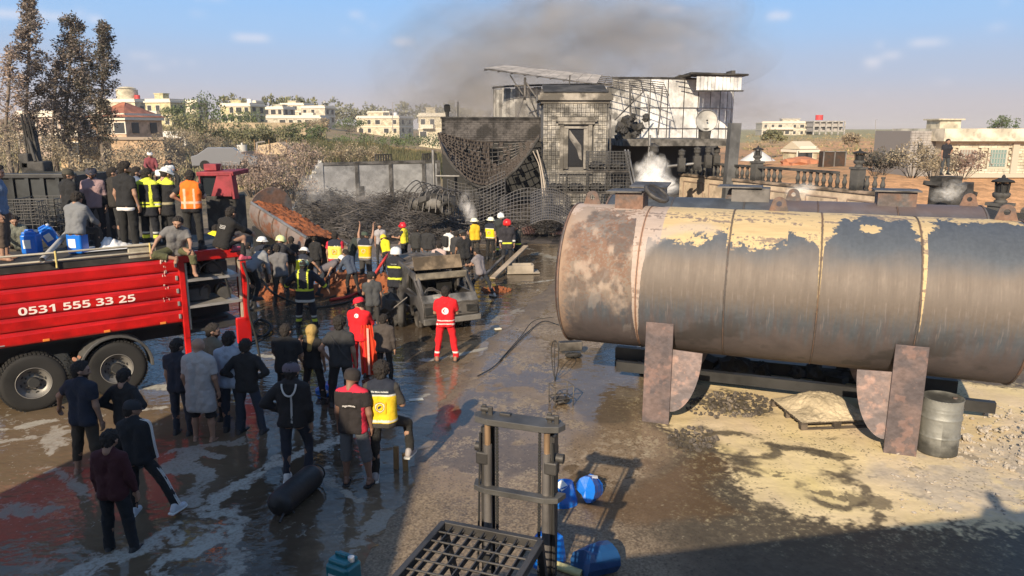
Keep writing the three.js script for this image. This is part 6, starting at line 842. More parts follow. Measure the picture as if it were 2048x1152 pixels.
{ const t = thing('garden_wall', 'low peach garden wall with flat coping before the tiled villa', 'wall'), A = atDepth(150, 318, 84), B = atDepth(322, 306, 82), h = atDepth(322, 277, 82).y - B.y, L = B.x - A.x; const b = new MB(); b.box(L, h + 4, .3, (A.x + B.x) / 2, B.y + h / 2 - 2, -83); b.part('wall', mat([.52, .36, .23], .9, 0, { map: tGrunge }), t); const c = new MB(); c.box(L + .3, .3, .7, (A.x + B.x) / 2, B.y + h, -83); c.part('coping', mat([.30, .24, .19], .9), t); const s = new MB(); s.box(4, h + 4, .3, B.x - .2, B.y + h / 2 - 2, -85, 0, 1.3); s.part('side_wall', mat([.30, .22, .16], .9), t); }
house(30, 150, 232, 300, 100, 'pale building half hidden behind the cypress trunks', mat([.58, .44, .36], .9, 0, { map: tGrunge }), { win: 4, seed: 2 }); house(118, 176, 272, 325, 80, 'small ochre outbuilding behind the drill rig', mat([.52, .36, .2], .9, 0, { map: tGrunge }), { win: 2, st: 1, seed: 3 });
{ const h = house(188, 296, 204, 262, 180, 'cream house with a rounded stair turret on its flat roof', cream, { win: 5, seed: 1, tank: redTank }); const q = new MB(); q.cyl(2.4, 2.4, 2.8, 0, h.h + 1.6, 0, 0, 0, 0, 20); q.add(new THREE.SphereGeometry(2.3, 16, 8, 0, 6.3, 0, 1.2), new THREE.Matrix4().makeScale(1, .35, 1).premultiply(M4(0, h.h + 2.9, 0))); q.part('stair_turret', cream, h.t); }
house(291, 356, 204, 256, 170, 'yellowish house with a shaded right side and terrace parapet', yell, { win: 3, hut: 1, seed: 2, balc: 1 }); house(356, 405, 205, 240, 210, 'plain cream house between the yellowish house and the leafy tree', cream, { win: 3, seed: 4 }); house(440, 517, 212, 246, 185, 'lemon yellow house right of the leafy tree', yell, { win: 4, hut: 1, seed: 1, tank: whiteTank });
house(514, 580, 218, 244, 215, 'flat cream house just right of the lemon yellow one', stone, { win: 4, seed: 3, hut: 2 }); house(560, 620, 210, 236, 260, 'tall cream house behind at the crest of the village', cream, { win: 4, seed: 5, hut: 1 }); house(602, 662, 216, 248, 225, 'cream house with many roof pillars, right end of the village', stone, { win: 3, seed: 2, balc: 1, dish: 1 }); house(505, 648, 236, 254, 200, 'long low cream terrace in front of the village', stone, { win: 8, st: 1, dep: 6, ry: .12 });
house(713, 818, 236, 270, 235, 'wide cream two storey house standing alone by the hedge', cream, { win: 5, hut: 1, seed: 0, tank: whiteTank }); house(838, 905, 232, 282, 175, 'cream house cut off by the burnt hall', cream, { win: 3, seed: 2, balc: 1, hut: 1 }); house(735, 790, 226, 246, 300, 'small pale house behind the wide one', stone, { win: 3, seed: 3 });
house(484, 520, 205, 222, 280, 'small house with a rust coloured roof', mat([.45, .22, .14], .9), { win: 2, st: 1 });
house(1525, 1630, 246, 272, 320, 'long pale apartment block on the right horizon', stone, { win: 7, balc: 1, hut: 2, ry: .1, dep: 12 });
{ const A = atDepth(1626, 272, 310), B = atDepth(1690, 243, 310), w = B.x - A.x, h = B.y - A.y, t = thing('concrete_skeleton', 'grey unfinished concrete frame with a red tank on the right horizon', 'house', A); const f = new MB(); for (let s = 0; s <= 3; s++) f.box(w, .4, 9, w / 2, s * h / 3, -4.5); for (let i = 0; i <= 5; i++) f.box(.5, h + 3, .5, i * w / 5, h / 2 - 1.5, 0); f.part('frame', greyB, t); const b = new MB(); b.box(w - .6, h * .62, 7, w / 2, h * .67, -4.6); b.part('infill_wall', mat([.36, .33, .31], .9), t); for (let i = 0; i < 4; i++) { const q = new MB(); q.box(1.4, 1.4, .1, (i + .5) * w / 4, h * .55, -1.05); q.part('window', winM, t); } const r = new MB(); r.cyl(1.5, 1.5, 2, w * .25, h + 1.6, -3); r.part('water_tank', redTank, t); }
{ // white stone house at the right edge, blocks laid in courses
  const A = atDepth(1880, 348, 60), B = atDepth(2120, 257, 60), w = B.x - A.x, h = B.y - A.y, t = thing('stone_house', 'white stone house with a deep roof band at the right edge', 'house', A), sm = [[.66, .60, .46], [.60, .54, .41], [.70, .64, .51]].map(c => mat(c, .9, 0, { map: tGrunge })), jm = mat([.42, .37, .29], .95), bl = [new MB(), new MB(), new MB()], rn = rng(6);
  const c = new MB(); c.box(w, h + 3, 7, w / 2, h / 2 - 1.5, -3.6); c.part('core', jm, t); const nr = 11, wh = h * .70; for (let j = 0; j < nr; j++) for (let i = 0; i < 18; i++) { const bw = w / 18, x = (i + .5 + (j % 2) * .5) * bw, y = (j + .5) * wh / nr; if (x > w - .2) continue; if ([[1.95, .9], [4.35, .9]].some(([cx, hw]) => Math.abs(x - cx) < hw && y > wh * .16 && y < wh * .80)) continue; bl[Math.floor(rn() * 3)].box(bw - .025, wh / nr - .025, .12, x, y, 0); } bl.forEach((b, i) => stuffPart('stone_block', b.geo(), sm[i], t));
  const rf = new MB(); rf.box(w + .8, h * .27, 8.2, w / 2, h * .86, -3.4); rf.part('roof_band', sm[2], t); const sl = new MB(); sl.box(w + .4, .12, .4, w / 2, h * .70, .1); sl.box(.5, wh, .2, 5.65, wh / 2, .12); sl.box(.18, wh, .2, .1, wh / 2, .12); sl.box(w, .3, .6, w / 2, -.1, .3); sl.part('stone_band', mat([.46, .40, .32], .9), t);
  for (const [x, hw] of [[1.95, .62], [4.35, .62]]) { const W = new THREE.Group(); W.name = 'window'; t.add(W); W.position.set(x, wh * .5, .04); const f = new MB(); f.box(hw * 2 + .3, 1.65, .1, 0, 0, 0); mesh('frame', f.geo(), mat([.50, .44, .35], .9), W); const p = new MB(); p.box(hw * 2, 1.3, .1, 0, 0, .04); mesh('shutter', p.geo(), x < 3 ? mat([.26, .21, .18], .8) : mat([.16, .24, .23], .6), W); const b = new MB(); for (let i = 0; i < 6; i++) b.box(.04, 1.3, .03, -hw + .1 + i * hw * .36, 0, .11); for (let i = 0; i < 3; i++) b.box(hw * 2, .04, .03, 0, -.4 + i * .4, .11); mesh('grating', b.geo(), mat([.4, .42, .38], .6), W); }
  const ht = new MB(); ht.box(1.7, .75, 2, 1.5, h + .3, -3); ht.box(2.1, .12, 2.4, 1.5, h + .72, -3); ht.part('roof_hut', sm[1], t);
  const g = atDepth(1817, 335, 61), g2 = atDepth(1880, 262, 61), k = thing('block_house', 'low grey concrete block building left of the white stone house', 'house', g), bw = new MB(), q = new MB(); const W = g2.x - g.x + .1, HH = g2.y - g.y; q.box(W, HH + 2, 6, W / 2, HH / 2 - 1, -3.2); q.part('core', mat([.25, .235, .225], .95), k); for (let j = 0; j < 15; j++) for (let i = 0; i < 7; i++) bw.box(W / 7 - .02, HH / 15 - .02, .1, (i + .5) * W / 7 + (j % 2) * .05, (j + .5) * HH / 15, -.18); stuffPart('concrete_block', bw.geo(), mat([.40, .375, .36], .95, 0, { map: tGrunge }), k); const o = new MB(); o.box(.4, .8, .06, W * .35, HH * .52, -.1); o.part('window', winM, k);
}
{ // small things in the orange field
  const h = house(1583, 1636, 303, 322, 100, 'small pale yellow house with a pitched roof in the orange field', mat([.62, .55, .38], .9, 0, { map: tGrunge }), { win: 3, st: 1, dep: 3.4, ry: -.3 }); const r = new MB(); r.ext([[-h.dp / 2 - .2, 0], [0, 1.0], [h.dp / 2 + .2, 0]], h.fw + .2, new THREE.Matrix4().makeRotationY(Math.PI / 2).premultiply(M4(-h.fw / 2 - .1, h.h + .3, 0))); r.part('pitched_roof', mat([.55, .48, .36], .85), h.t);
  const p = atDepth(1515, 321, 92), t = thing('white_tent', 'low white canvas tent in the orange field by the first lantern post', 'tent', p, .2), g = new THREE.ConeGeometry(2.2, 1.45, 6, 3); g.translate(0, .7, 0); g.scale(1, 1, .8); mesh('canvas', boxUV(g), mat([.62, .60, .57], .85), t); const q = new MB(); q.bar([0, 0, 1.5], [0, 1.45, 0], .03); q.bar([1.2, 0, 1.3], [1.1, .6, 1.1], .03); q.part('pole', M.wood, t);
  const a = atDepth(1645, 336, 78), c = atDepth(1692, 303, 78), s = thing('sheet_metal_trailer', 'rusty grey sheet metal trailer body standing in the orange field', 'trailer', a), b = new MB(); const w = c.x - a.x, hh = c.y - a.y; b.rbox(w, hh, 1.2, .05, w / 2, hh / 2, -.6); b.part('panel', mat([.34, .29, .23], .7, .2, { map: tRust }), s); const f = new MB(); for (const x of [0, w / 2, w]) f.box(.1, hh + .1, .1, x, hh / 2, .06); f.box(w, .08, .1, w / 2, hh, .06); f.part('frame', M.greySteel, s);
  const e = mesh('earth_mound', lump(2.2, 4, .2, 2, .35), mat([.42, .17, .09], .95)); e.position.copy(atDepth(1600, 328, 88)); tag(e, 'mound of red earth left of the sheet metal trailer', 'mound');
  // left middle distance
  const tk = thing('water_cistern', 'pale cylindrical water cistern standing on bare earth', 'cistern', atDepth(485, 308, 85)); const tb = new MB(); tb.cyl(.55, .55, 1.0, 0, .5, 0, 0, 0, 0, 24); tb.cyl(.1, .1, .25, 0, 1.1, 0); tb.part('vessel', mat([.52, .50, .46], .7), tk);
  const wl = thing('white_wall', 'whitewashed low wall in front of the village', 'wall', atDepth(286, 282, 120)); const wb = new MB(); const L = atDepth(372, 282, 120).x - wl.position.x; wb.box(L, 3.2, .3, L / 2, -.1, 0); wb.part('wall', mat([.72, .70, .67], .9), wl); const gw = thing('long_wall', 'long low tan earth wall on the hillside below the village', 'wall', atDepth(400, 262, 150)); const gb = new MB(); const GL = atDepth(612, 262, 150).x - gw.position.x; gb.box(GL, 3.6, .5, GL / 2, -.2, 0); gb.part('wall', mat([.42, .33, .22], .95, 0, { map: tGrunge }), gw);
  const sd = thing('canvas_shelter', 'sagging tan canvas shelter beside the dirt track', 'shelter', atDepth(555, 308, 80)); const sg = new MB(); sg.ext([[-1.8, 0], [-1.6, .9], [.6, 1.25], [1.9, .2], [1.9, 0]], 2.2, M4(0, 0, -1)); sg.part('canvas', mat([.50, .38, .25], .9), sd); const sp = new MB(); for (const x of [-1.9, -.4, 1.4]) sp.bar([x, 0, 1.3], [x, 1.5, 1.3], .05); sp.part('post', M.wood, sd);
  const em = mesh('earth_mound', lump(2.4, 9, .2, 2, .4), mat([.42, .25, .15], .95)); em.position.copy(atDepth(495, 325, 72)); tag(em, 'mound of tan earth in front of the pale cistern', 'mound');
  for (const [x, y0, y1, d, l] of [[785, 205, 262, 220, 'thin lamp post left of the wide cream house'], [1751, 240, 262, 300, 'tiny mast on the right horizon'], [331, 276, 300, 90, 'short concrete post at the end of the white wall'], [514, 285, 310, 85, 'thin post behind the cistern']]) { const A = atDepth(x, y1, d), B = atDepth(x, y0, d), q = new MB(); q.bar(A, B, .12, .09); q.bar(B, B.clone().add(V3(.9, .1, 0)), .06); const o = q.part('field_post', mat([.30, .27, .25], .9)); tag(o, l, 'post'); }
}
{ // machines behind the fire engine: drill rig, black container, red cab, grey car
  const A = atDepth(72, 345, 40), t = thing('drill_rig', 'sooty drill rig mast standing behind the black container', 'drill rig', A); const b = new MB(), H = atDepth(68, 228, 40).y - A.y; for (let i = 0; i < 5; i++) b.bar([-.32 + i * .15, .3, 0], [-.3 + i * .09, H - (i % 2) * .5, .1], .05); b.rbox(.5, H * .6, .3, .05, 0, H * .42, -.1, 0, 0, .06); b.part('mast', M.soot, t); const c = new MB(); c.rbox(1.2, 1.0, .9, .1, .1, .1, 0); c.rbox(.5, .8, .5, .08, -.3, .6, .2); c.bar([.3, .6, .4], [-.1, H * .6, .1], .08); c.part('engine_block', M.soot, t);
  const p = atDepth(85, 470, 21), k = thing('black_container', 'long black open container behind the men on the engine', 'container', V3(p.x, 0, p.z - 1.2), .05); const w = 2.5, hh = atDepth(85, 352, 21).y; const q = new MB(); q.box(w, hh, .08, -.3, hh / 2, 1.1); q.box(w, hh, .08, -.3, hh / 2, -1.1); q.box(.08, hh, 2.2, w / 2 - .3, hh / 2, 0); q.box(w, .1, 2.2, -.3, 1.2, 0); for (let i = 0; i < 7; i++) q.box(.1, hh, .08, -w / 2 + i * w / 6 - .3, hh / 2, 1.17); q.part('side_wall', mat([.045, .05, .055], .6, .3, { map: tSoot }), k); const r = new MB(); r.rbox(w + .1, .14, .2, .03, -.3, hh, 1.12); r.part('top_rail', M.darkSteel, k);
  const C = atDepth(440, 392, 36), cw = thing('red_truck_cab', 'maroon truck cab with a box on its roof behind the engine', 'truck cab', V3(C.x, C.y + .02, C.z), -.15), rm = mat([.30, .03, .042], .6, 0, { map: tGrunge }); cw.scale.setScalar(.86); const x = new MB(); x.rbox(2.2, .24, 1.8, .05, 0, 1.25, -.5, .04, 0, .02); x.rbox(.1, 1.3, .1, .02, -.95, .6, .3); x.rbox(.14, 1.4, .5, .03, 1.0, .55, .2, 0, 0, .08); x.rbox(.75, .36, .7, .03, -.5, 1.55, -.4); x.ext([[-.3, 0], [.9, 0], [.98, 1.1], [.1, 1.1]], .06, M4(0, 0, .32)); x.part('cab_body', rm, cw); const gl = new MB(); gl.box(1.1, 1.1, .05, -.45, .6, .1); gl.part('window', M.glass, cw); const un = new MB(); un.rbox(1.8, 2.0, 1.2, .1, 0, -1.0, -.6); un.part('underbody', M.soot, cw); const gr = new MB(); for (let i = 0; i < 5; i++) gr.bar([.0 + i * .22, 1.4, -.3], [.1 + i * .22, 1.85, -.3], .02); gr.bar([0, 1.85, -.3], [1.05, 1.8, -.3], .02); gr.part('roof_rack', M.greySteel, cw);
  const car = (px, py, d, lab, col, ry) => { const q = atDepth(px, py, d), c = thing('parked_car', lab, 'car', q, ry), cm = mat(col, .3, .1, { clearcoat: .5 }); const s = new MB(); s.ext([[-2, .3], [2, .3], [2.05, .75], [1.2, .9], [.6, 1.4], [-1.0, 1.42], [-1.7, .95], [-2.05, .85]], 1.6, M4(0, 0, -.8), .05); s.part('body', cm, c); const g = new MB(); g.ext([[-1.5, .98], [1.05, .95], [.55, 1.34], [-.95, 1.36]], 1.68, M4(0, 0, -.84)); g.part('window', M.glass, c); for (const x of [-1.25, 1.25]) for (const z of [-.78, .78]) { const w = new MB(); w.cyl(.32, .32, .2, x, .32, z, Math.PI / 2); w.part('wheel', M.rubber, c); } };
  car(452, 338, 52, 'grey car parked behind the maroon truck cab', [.22, .22, .23], .3);
}
// smoke: nested uneven shells, thin towards their edges
function smoke(name, label, list, color, seed) {
  const t = thing(name, label, 'smoke'); const m = new THREE.MeshStandardMaterial({ vertexColors: true, transparent: true, roughness: 1, side: THREE.DoubleSide }); m.color.setRGB(...color);
  list.forEach(([x, y, d, r, sx, sy, al], n) => { const g = new THREE.IcosahedronGeometry(r, 24), p = g.attributes.position, c = [];
    for (let i = 0; i < p.count; i++) { const v = V3(p.getX(i), p.getY(i), p.getZ(i)), u = v.clone().normalize(), k = 1 + (smp(ND, u.x * .22 + seed * .13 + n * .21, u.y * .22 + u.z * .2) - .5) * .9; p.setXYZ(i, v.x * k * sx, v.y * k * sy, v.z * k * .7); const e = Math.pow(Math.abs(u.z), name === 'dark_smoke' ? 4 : 2.4) * (name === 'dark_smoke' ? 1.5 : 1); c.push(1, 1, 1, al * e * (.4 + 1.1 * sstep(.25, .8, smp(NA, u.x * .3 + n * .3, u.y * .3 + seed * .4)))); }
    g.setAttribute('color', new THREE.Float32BufferAttribute(c, 4)); g.computeVertexNormals(); const q = mesh('puff', g, m, t); q.position.copy(atDepth(x, y, d)); q.castShadow = false; });
}
smoke('white_smoke', 'white smoke rising behind the left end of the big tank', [[1306, 352, 33, .95, .9, 1.0, .40], [1318, 342, 33.5, .8, .8, 1.2, .36], [1296, 366, 32.5, .7, 1.1, .8, .36], [1330, 365, 32, .7, 1.1, .7, .32], [1300, 326, 34, .55, .8, 1.3, .22], [1322, 380, 31, .7, 1.4, .5, .3], [1280, 345, 34, .6, .9, 1.2, .2]], [.86, .85, .84], 1);
smoke('white_smoke', 'faint white smoke drifting over the right end of the tanks', [[1885, 388, 20, .35, 1.3, .8, .22], [1905, 378, 20.5, .35, 1.0, 1.0, .18], [1600, 380, 22, .3, 1.6, .7, .26], [1618, 374, 22.5, .25, 1.2, .9, .2]], [.82, .81, .8], 2);
smoke('white_smoke', 'thin grey smoke wisp over the debris behind the firefighters', [[938, 425, 37, .6, .7, 1.3, .25], [930, 405, 38, .6, .8, 1.2, .18], [700, 380, 44, 1.6, 1.4, .8, .10], [620, 385, 46, 1.5, 1.2, 1.0, .16]], [.6, .59, .6], 3);
smoke('dark_smoke', 'broad brown grey smoke drifting up over the burnt shed', [[1010, 175, 92, 9, 1.5, .9, .30], [960, 205, 100, 8, 1.5, .6, .2], [1090, 110, 105, 12, 1.5, 1, .28], [900, 150, 115, 12, 1.5, 1, .2], [1180, 85, 110, 13, 1.6, 1, .24], [1300, 110, 105, 12, 1.6, 1, .2], [1420, 180, 100, 8, 1.5, .9, .12], [1040, 40, 120, 14, 1.6, 1, .22], [1240, 30, 125, 12, 1.5, .9, .12], [1500, 215, 110, 7, 1.8, .6, .12], [880, 90, 125, 12, 1.4, .9, .1], [1380, 80, 120, 12, 1.6, 1, .16]], [.19, .185, .19], 4);
smoke('dark_smoke', 'grey smoke hanging between the tower and the shed', [[1060, 222, 58, 2.6, 1.1, .9, .18], [1130, 190, 58, 2.2, 1.5, .6, .14], [960, 215, 60, 2.6, 1.2, .9, .14]], [.22, .2, .19], 5);
// ---------------------------------------------------------------- people
// a field of tapered limbs joined smoothly, meshed by surface nets
function limbD(q, x, y, z) {
  const bx = q[4] - q[0], by = q[5] - q[1], bz = q[6] - q[2], px = x - q[0], py = y - q[1], pz = z - q[2], L2 = bx * bx + by * by + bz * bz + 1e-9, u = (px * bx + py * by + pz * bz) / L2, t = u < 0 ? 0 : u > 1 ? 1 : u;
  const dx = px - bx * t, dy = py - by * t, dz = pz - bz * t; let d = Math.sqrt(dx * dx + dy * dy + dz * dz) - (q[3] + (q[7] - q[3]) * t);
  if (q[8]) { const L = Math.sqrt(L2); if (q[8] & 1) d = Math.max(d, (u - 1) * L); if (q[8] & 2) d = Math.max(d, -u * L); } return d;
}
const sminF = (a, b, k) => { const h = Math.max(k - Math.abs(a - b), 0) / k; return Math.min(a, b) - h * h * k * .25; };
function fieldAt(prims, x, y, z, k = .04) { let d = 9; for (const q of prims) d = sminF(d, limbD(q, x, y, z), k); return d; }
function meshField(prims, cell, k, cut, warp) {
  let lo = [9, 9, 9], hi = [-9, -9, -9]; for (const q of prims) for (let c = 0; c < 3; c++) { lo[c] = Math.min(lo[c], q[c] - q[3], q[c + 4] - q[7]); hi[c] = Math.max(hi[c], q[c] + q[3], q[c + 4] + q[7]); }
  lo = lo.map(v => v - 3 * cell); const n = hi.map((v, c) => Math.ceil((v + 3 * cell - lo[c]) / cell)), [nx, ny, nz] = n, f = new Float32Array(nx * ny * nz).fill(.5), mg = k + 2 * cell;
  for (const q of prims) {
    const R = Math.max(q[3], q[7]) + mg, a = [0, 1, 2].map(c => Math.max(0, Math.floor((Math.min(q[c], q[c + 4]) - R - lo[c]) / cell))), b = [0, 1, 2].map(c => Math.min(n[c] - 1, Math.ceil((Math.max(q[c], q[c + 4]) + R - lo[c]) / cell)));
    for (let z = a[2]; z <= b[2]; z++) for (let y = a[1]; y <= b[1]; y++) for (let x = a[0]; x <= b[0]; x++) { const d = limbD(q, lo[0] + x * cell, lo[1] + y * cell, lo[2] + z * cell); if (d < mg) { const i = (z * ny + y) * nx + x; f[i] = sminF(f[i], d, k); } }
  }
  if (cut) for (let z = 0; z < nz; z++) for (let y = 0; y < ny; y++) for (let x = 0; x < nx; x++) { const i = (z * ny + y) * nx + x; if (f[i] < .2) f[i] = Math.max(f[i], cut(lo[0] + x * cell, lo[1] + y * cell, lo[2] + z * cell)); }
  const vid = new Int32Array(nx * ny * nz).fill(-1), pos = [], idx = [], E = [[0, 1], [0, 2], [0, 4], [1, 3], [1, 5], [2, 3], [2, 6], [3, 7], [4, 5], [4, 6], [5, 7], [6, 7]], o = [0, 1, nx, nx + 1, nx * ny, nx * ny + 1, nx * ny + nx, nx * ny + nx + 1];
  for (let z = 0; z < nz - 1; z++) for (let y = 0; y < ny - 1; y++) for (let x = 0; x < nx - 1; x++) {
    const i = (z * ny + y) * nx + x; let m = 0; for (let c = 0; c < 8; c++) if (f[i + o[c]] < 0) m |= 1 << c; if (m === 0 || m === 255) continue;
    let sx = 0, sy = 0, sz = 0, s = 0; for (const [a, b] of E) { if (((m >> a) & 1) === ((m >> b) & 1)) continue; const va = f[i + o[a]], vb = f[i + o[b]], t = va / (va - vb); sx += (a & 1) + ((b & 1) - (a & 1)) * t; sy += ((a >> 1) & 1) + (((b >> 1) & 1) - ((a >> 1) & 1)) * t; sz += (a >> 2) + ((b >> 2) - (a >> 2)) * t; s++; }
    vid[i] = pos.length / 3; pos.push(lo[0] + (x + sx / s) * cell, lo[1] + (y + sy / s) * cell, lo[2] + (z + sz / s) * cell);
  }
  const quad = (a, b, c, d, fl) => { if (a < 0 || b < 0 || c < 0 || d < 0) return; fl ? idx.push(a, b, c, a, c, d) : idx.push(a, c, b, a, d, c); };
  for (let z = 1; z < nz - 1; z++) for (let y = 1; y < ny - 1; y++) for (let x = 1; x < nx - 1; x++) {
    const i = (z * ny + y) * nx + x, v = f[i] < 0;
    if (v !== (f[i + 1] < 0)) quad(vid[i - nx - nx * ny], vid[i - nx * ny], vid[i], vid[i - nx], v);
    if (v !== (f[i + nx] < 0)) quad(vid[i - 1 - nx * ny], vid[i - 1], vid[i], vid[i - nx * ny], v);
    if (v !== (f[i + nx * ny] < 0)) quad(vid[i - 1 - nx], vid[i - nx], vid[i], vid[i - 1], v);
  }
  const g = new THREE.BufferGeometry(); if (warp) for (let i = 0; i < pos.length; i += 3) warp(pos, i);
  g.setAttribute('position', new THREE.Float32BufferAttribute(pos, 3)); g.setIndex(idx); g.computeVertexNormals(); return g;
}
const paintGeo = (g, fn) => { const p = g.attributes.position, c = []; for (let i = 0; i < p.count; i++) c.push(...fn(p.getX(i), p.getY(i), p.getZ(i))); g.setAttribute('color', new THREE.Float32BufferAttribute(c, 3)); return g; };
const uvFlat = g => { const p = g.attributes.position, u = []; for (let i = 0; i < p.count; i++) u.push(p.getX(i) + p.getZ(i) * .7, p.getY(i)); g.setAttribute('uv', new THREE.Float32BufferAttribute(u, 2)); return g; };
const S = (x, y, z, r) => [x, y, z, r, x, y, z, r];
// head: skull, jaw, nose, ears, brows; eyes and mouth by colour of their own
const headPr = [S(0, .035, -.012, .098), S(0, .02, .015, .085), [0, -.03, .03, .066, 0, -.085, .045, .036], S(.035, -.03, .06, .03), S(-.035, -.03, .06, .03), [0, .012, .095, .010, 0, -.024, .114, .015], [.03, .032, .088, .012, -.03, .032, .088, .012], S(.092, -.004, -.008, .02), S(-.092, -.004, -.008, .02), [0, -.055, .088, .012, 0, -.062, .088, .012], [0, -.05, -.028, .06, 0, -.14, -.03, .056]];
const headBase = meshField(headPr, .008, .022);
const headGeo = beard => paintGeo(headBase.clone(), (x, y, z) => {
  const e = Math.min(Math.hypot(x - .034, (y - .008) * 1.4, z - .09), Math.hypot(x + .034, (y - .008) * 1.4, z - .09)), br = Math.min(Math.hypot((x - .036) * .5, y - .03), Math.hypot((x + .036) * .5, y - .03)); let c = [1, 1, 1];
  if (e < .015) c = [.12, .1, .1]; else if (z > .06 && br < .009) c = [.15, .12, .1]; else if (z > .07 && Math.hypot(x * .45, y + .058) < .010) c = [.75, .42, .4];
  if (beard && y < -.035 && y > -.135 && z > -.005 && !(z > .07 && Math.hypot(x * .5, y + .056) < .011)) c = [.10, .085, .08]; return c;
});
const HEADS = [headGeo(false), headGeo(true)];
const warpHair = a => (p, i) => { const n = (smp(NC, p[i] * 1.5 + .3, p[i + 1] * 1.5 + p[i + 2] * 1.1) - .5) * a; const l = Math.hypot(p[i], p[i + 1] - .03, p[i + 2]) || 1; p[i] += p[i] / l * n; p[i + 1] += (p[i + 1] - .03) / l * n; p[i + 2] += p[i + 2] / l * n; };
const HAIR = meshField([S(0, .042, -.016, .104), S(0, .02, -.042, .088), S(0, -.04, -.05, .066), S(0, .066, .022, .084)], .0075, .03, (x, y, z) => Math.max(z - .05 - (y - .045) * .8, -y - .088 + Math.max(0, z + .03) * 1.7), warpHair(.034));
const HAIR_LONG = meshField([S(0, .052, -.016, .112), S(0, .03, -.05, .094), S(0, -.05, -.052, .07), S(0, .085, .026, .088), S(.05, .075, .0, .07), S(-.05, .075, .0, .07)], .0075, .03, (x, y, z) => Math.max(z - .056 - (y - .05) * .9, -y - .1 + Math.max(0, z + .03) * 1.7), warpHair(.05));
const SCARF = meshField([S(0, .045, -.015, .122), S(0, .02, -.05, .105), [0, 0, -.045, .095, 0, -.16, -.05, .085], [0, -.14, -.07, .06, .02, -.36, -.105, .05]], .008, .03, (x, y, z) => z - .06 - (y + .02) * .2, (p, i) => { const n = (smp(NB, p[i] * 3.1 + .3, p[i + 1] * 2.8 + p[i + 2]) - .5) * .035; p[i] *= 1 + n * 4; p[i + 2] += n; });
function lathe(q, seg = 28) { return new THREE.LatheGeometry(q.map(v => new THREE.Vector2(...v)), seg); }
const CAP = (() => { const b = new MB(); b.add(lathe([[.118, 0], [.121, .03], [.112, .075], [.08, .108], [.03, .122], [0, .124]]), M4(0, .02, -.012)); const s = new THREE.Shape(); s.absarc(0, 0, .112, Math.PI * .12, Math.PI * .88, false); s.absellipse(0, .05, .1, .11, Math.PI * .9, Math.PI * .1, true); b.add(new THREE.ExtrudeGeometry(s, { depth: .006, bevelEnabled: false }), new THREE.Matrix4().makeRotationX(Math.PI / 2 + .15).premultiply(M4(0, .04, .0))); b.cyl(.012, .008, .012, 0, .146, -.012, 0, 0, 0, 8); return b.geo(); })();
const BEANIE = (() => { const b = new MB(); b.add(lathe([[.116, -.03], [.119, .0], [.12, .05], [.105, .1], [.06, .13], [0, .14]]), M4(0, .02, -.012)); return b.geo(); })();
const HELMET = (() => { const b = new MB(); b.add(lathe([[.150, -.012], [.158, -.012], [.160, 0], [.140, .008], [.140, .03], [.134, .075], [.108, .118], [.06, .142], [0, .148]], 32), M4(0, .03, -.01)); for (const x of [-.045, 0, .045]) b.add(new THREE.TorusGeometry(.128, .009, 6, 20, Math.PI), M4(x, .035, -.01, 0, Math.PI / 2)); b.rbox(.09, .02, .07, .006, 0, .036, .155, .25); b.rbox(.012, .04, .2, .005, .143, .05, -.01); b.rbox(.012, .04, .2, .005, -.143, .05, -.01); return b.geo(); })();
const FIREHELM = (() => { const b = new MB(); b.add(lathe([[.145, -.06], [.150, -.055], [.150, -.01], [.146, .05], [.12, .105], [.07, .138], [0, .146]], 32), M4(0, .03, -.012)); b.rbox(.02, .02, .24, .008, 0, .175, -.01); b.add(new THREE.TorusGeometry(.14, .012, 6, 24, Math.PI), M4(0, .035, -.012, 0, Math.PI / 2)); b.rbox(.2, .075, .03, .012, 0, .045, .14, -.2); return b.geo(); })();
// hand: palm, four jointed fingers of unequal length, thumb from the side; hangs down -y, palm towards -x, thumb forward +z
function handPr(curl) {
  const q = [[0, 0, 0, .026, 0, -.03, 0, .029], [0, -.035, .018, .021, 0, -.085, .024, .016], [0, -.035, -.018, .021, 0, -.085, -.026, .015], [0, -.05, 0, .02, 0, -.085, 0, .016]];
  [[.026, .040, .026, .020, .0098], [.009, .045, .030, .022, .0102], [-.009, .041, .028, .021, .0098], [-.027, .033, .022, .018, .0088]].forEach(([z, a, b, c, r]) => { let x = 0, y = -.09, an = curl * .5; for (const [l, k] of [[a, 0], [b, .9 * curl], [c, .8 * curl]]) { an += k; const nx = x - Math.sin(an) * l, ny = y - Math.cos(an) * l; q.push([x, y, z, r, nx, ny, z * 1.06, r * .9]); x = nx; y = ny; } });
  q.push([0, -.028, .02, .016, -.012, -.06, .052, .0125], [-.012, -.06, .052, .0125, -.022, -.09, .058, .0105]); return q;
}
const flipX = g => { const h = g.clone(), p = h.attributes.position; for (let i = 0; i < p.count; i++) p.setX(i, -p.getX(i)); const ix = h.index.array.slice(); for (let i = 0; i < ix.length; i += 3) { const t = ix[i]; ix[i] = ix[i + 1]; ix[i + 1] = t; } h.setIndex(Array.from(ix)); h.computeVertexNormals(); return h; };
const ones = g => paintGeo(g, () => [.95, .93, .92]);
const handG = [.55, 1.35].map(c => { const a = ones(meshField(handPr(c), .0062, .009)); return [a, flipX(a)]; });       // [curl][side]: side 0 is local +x (palm to -x)
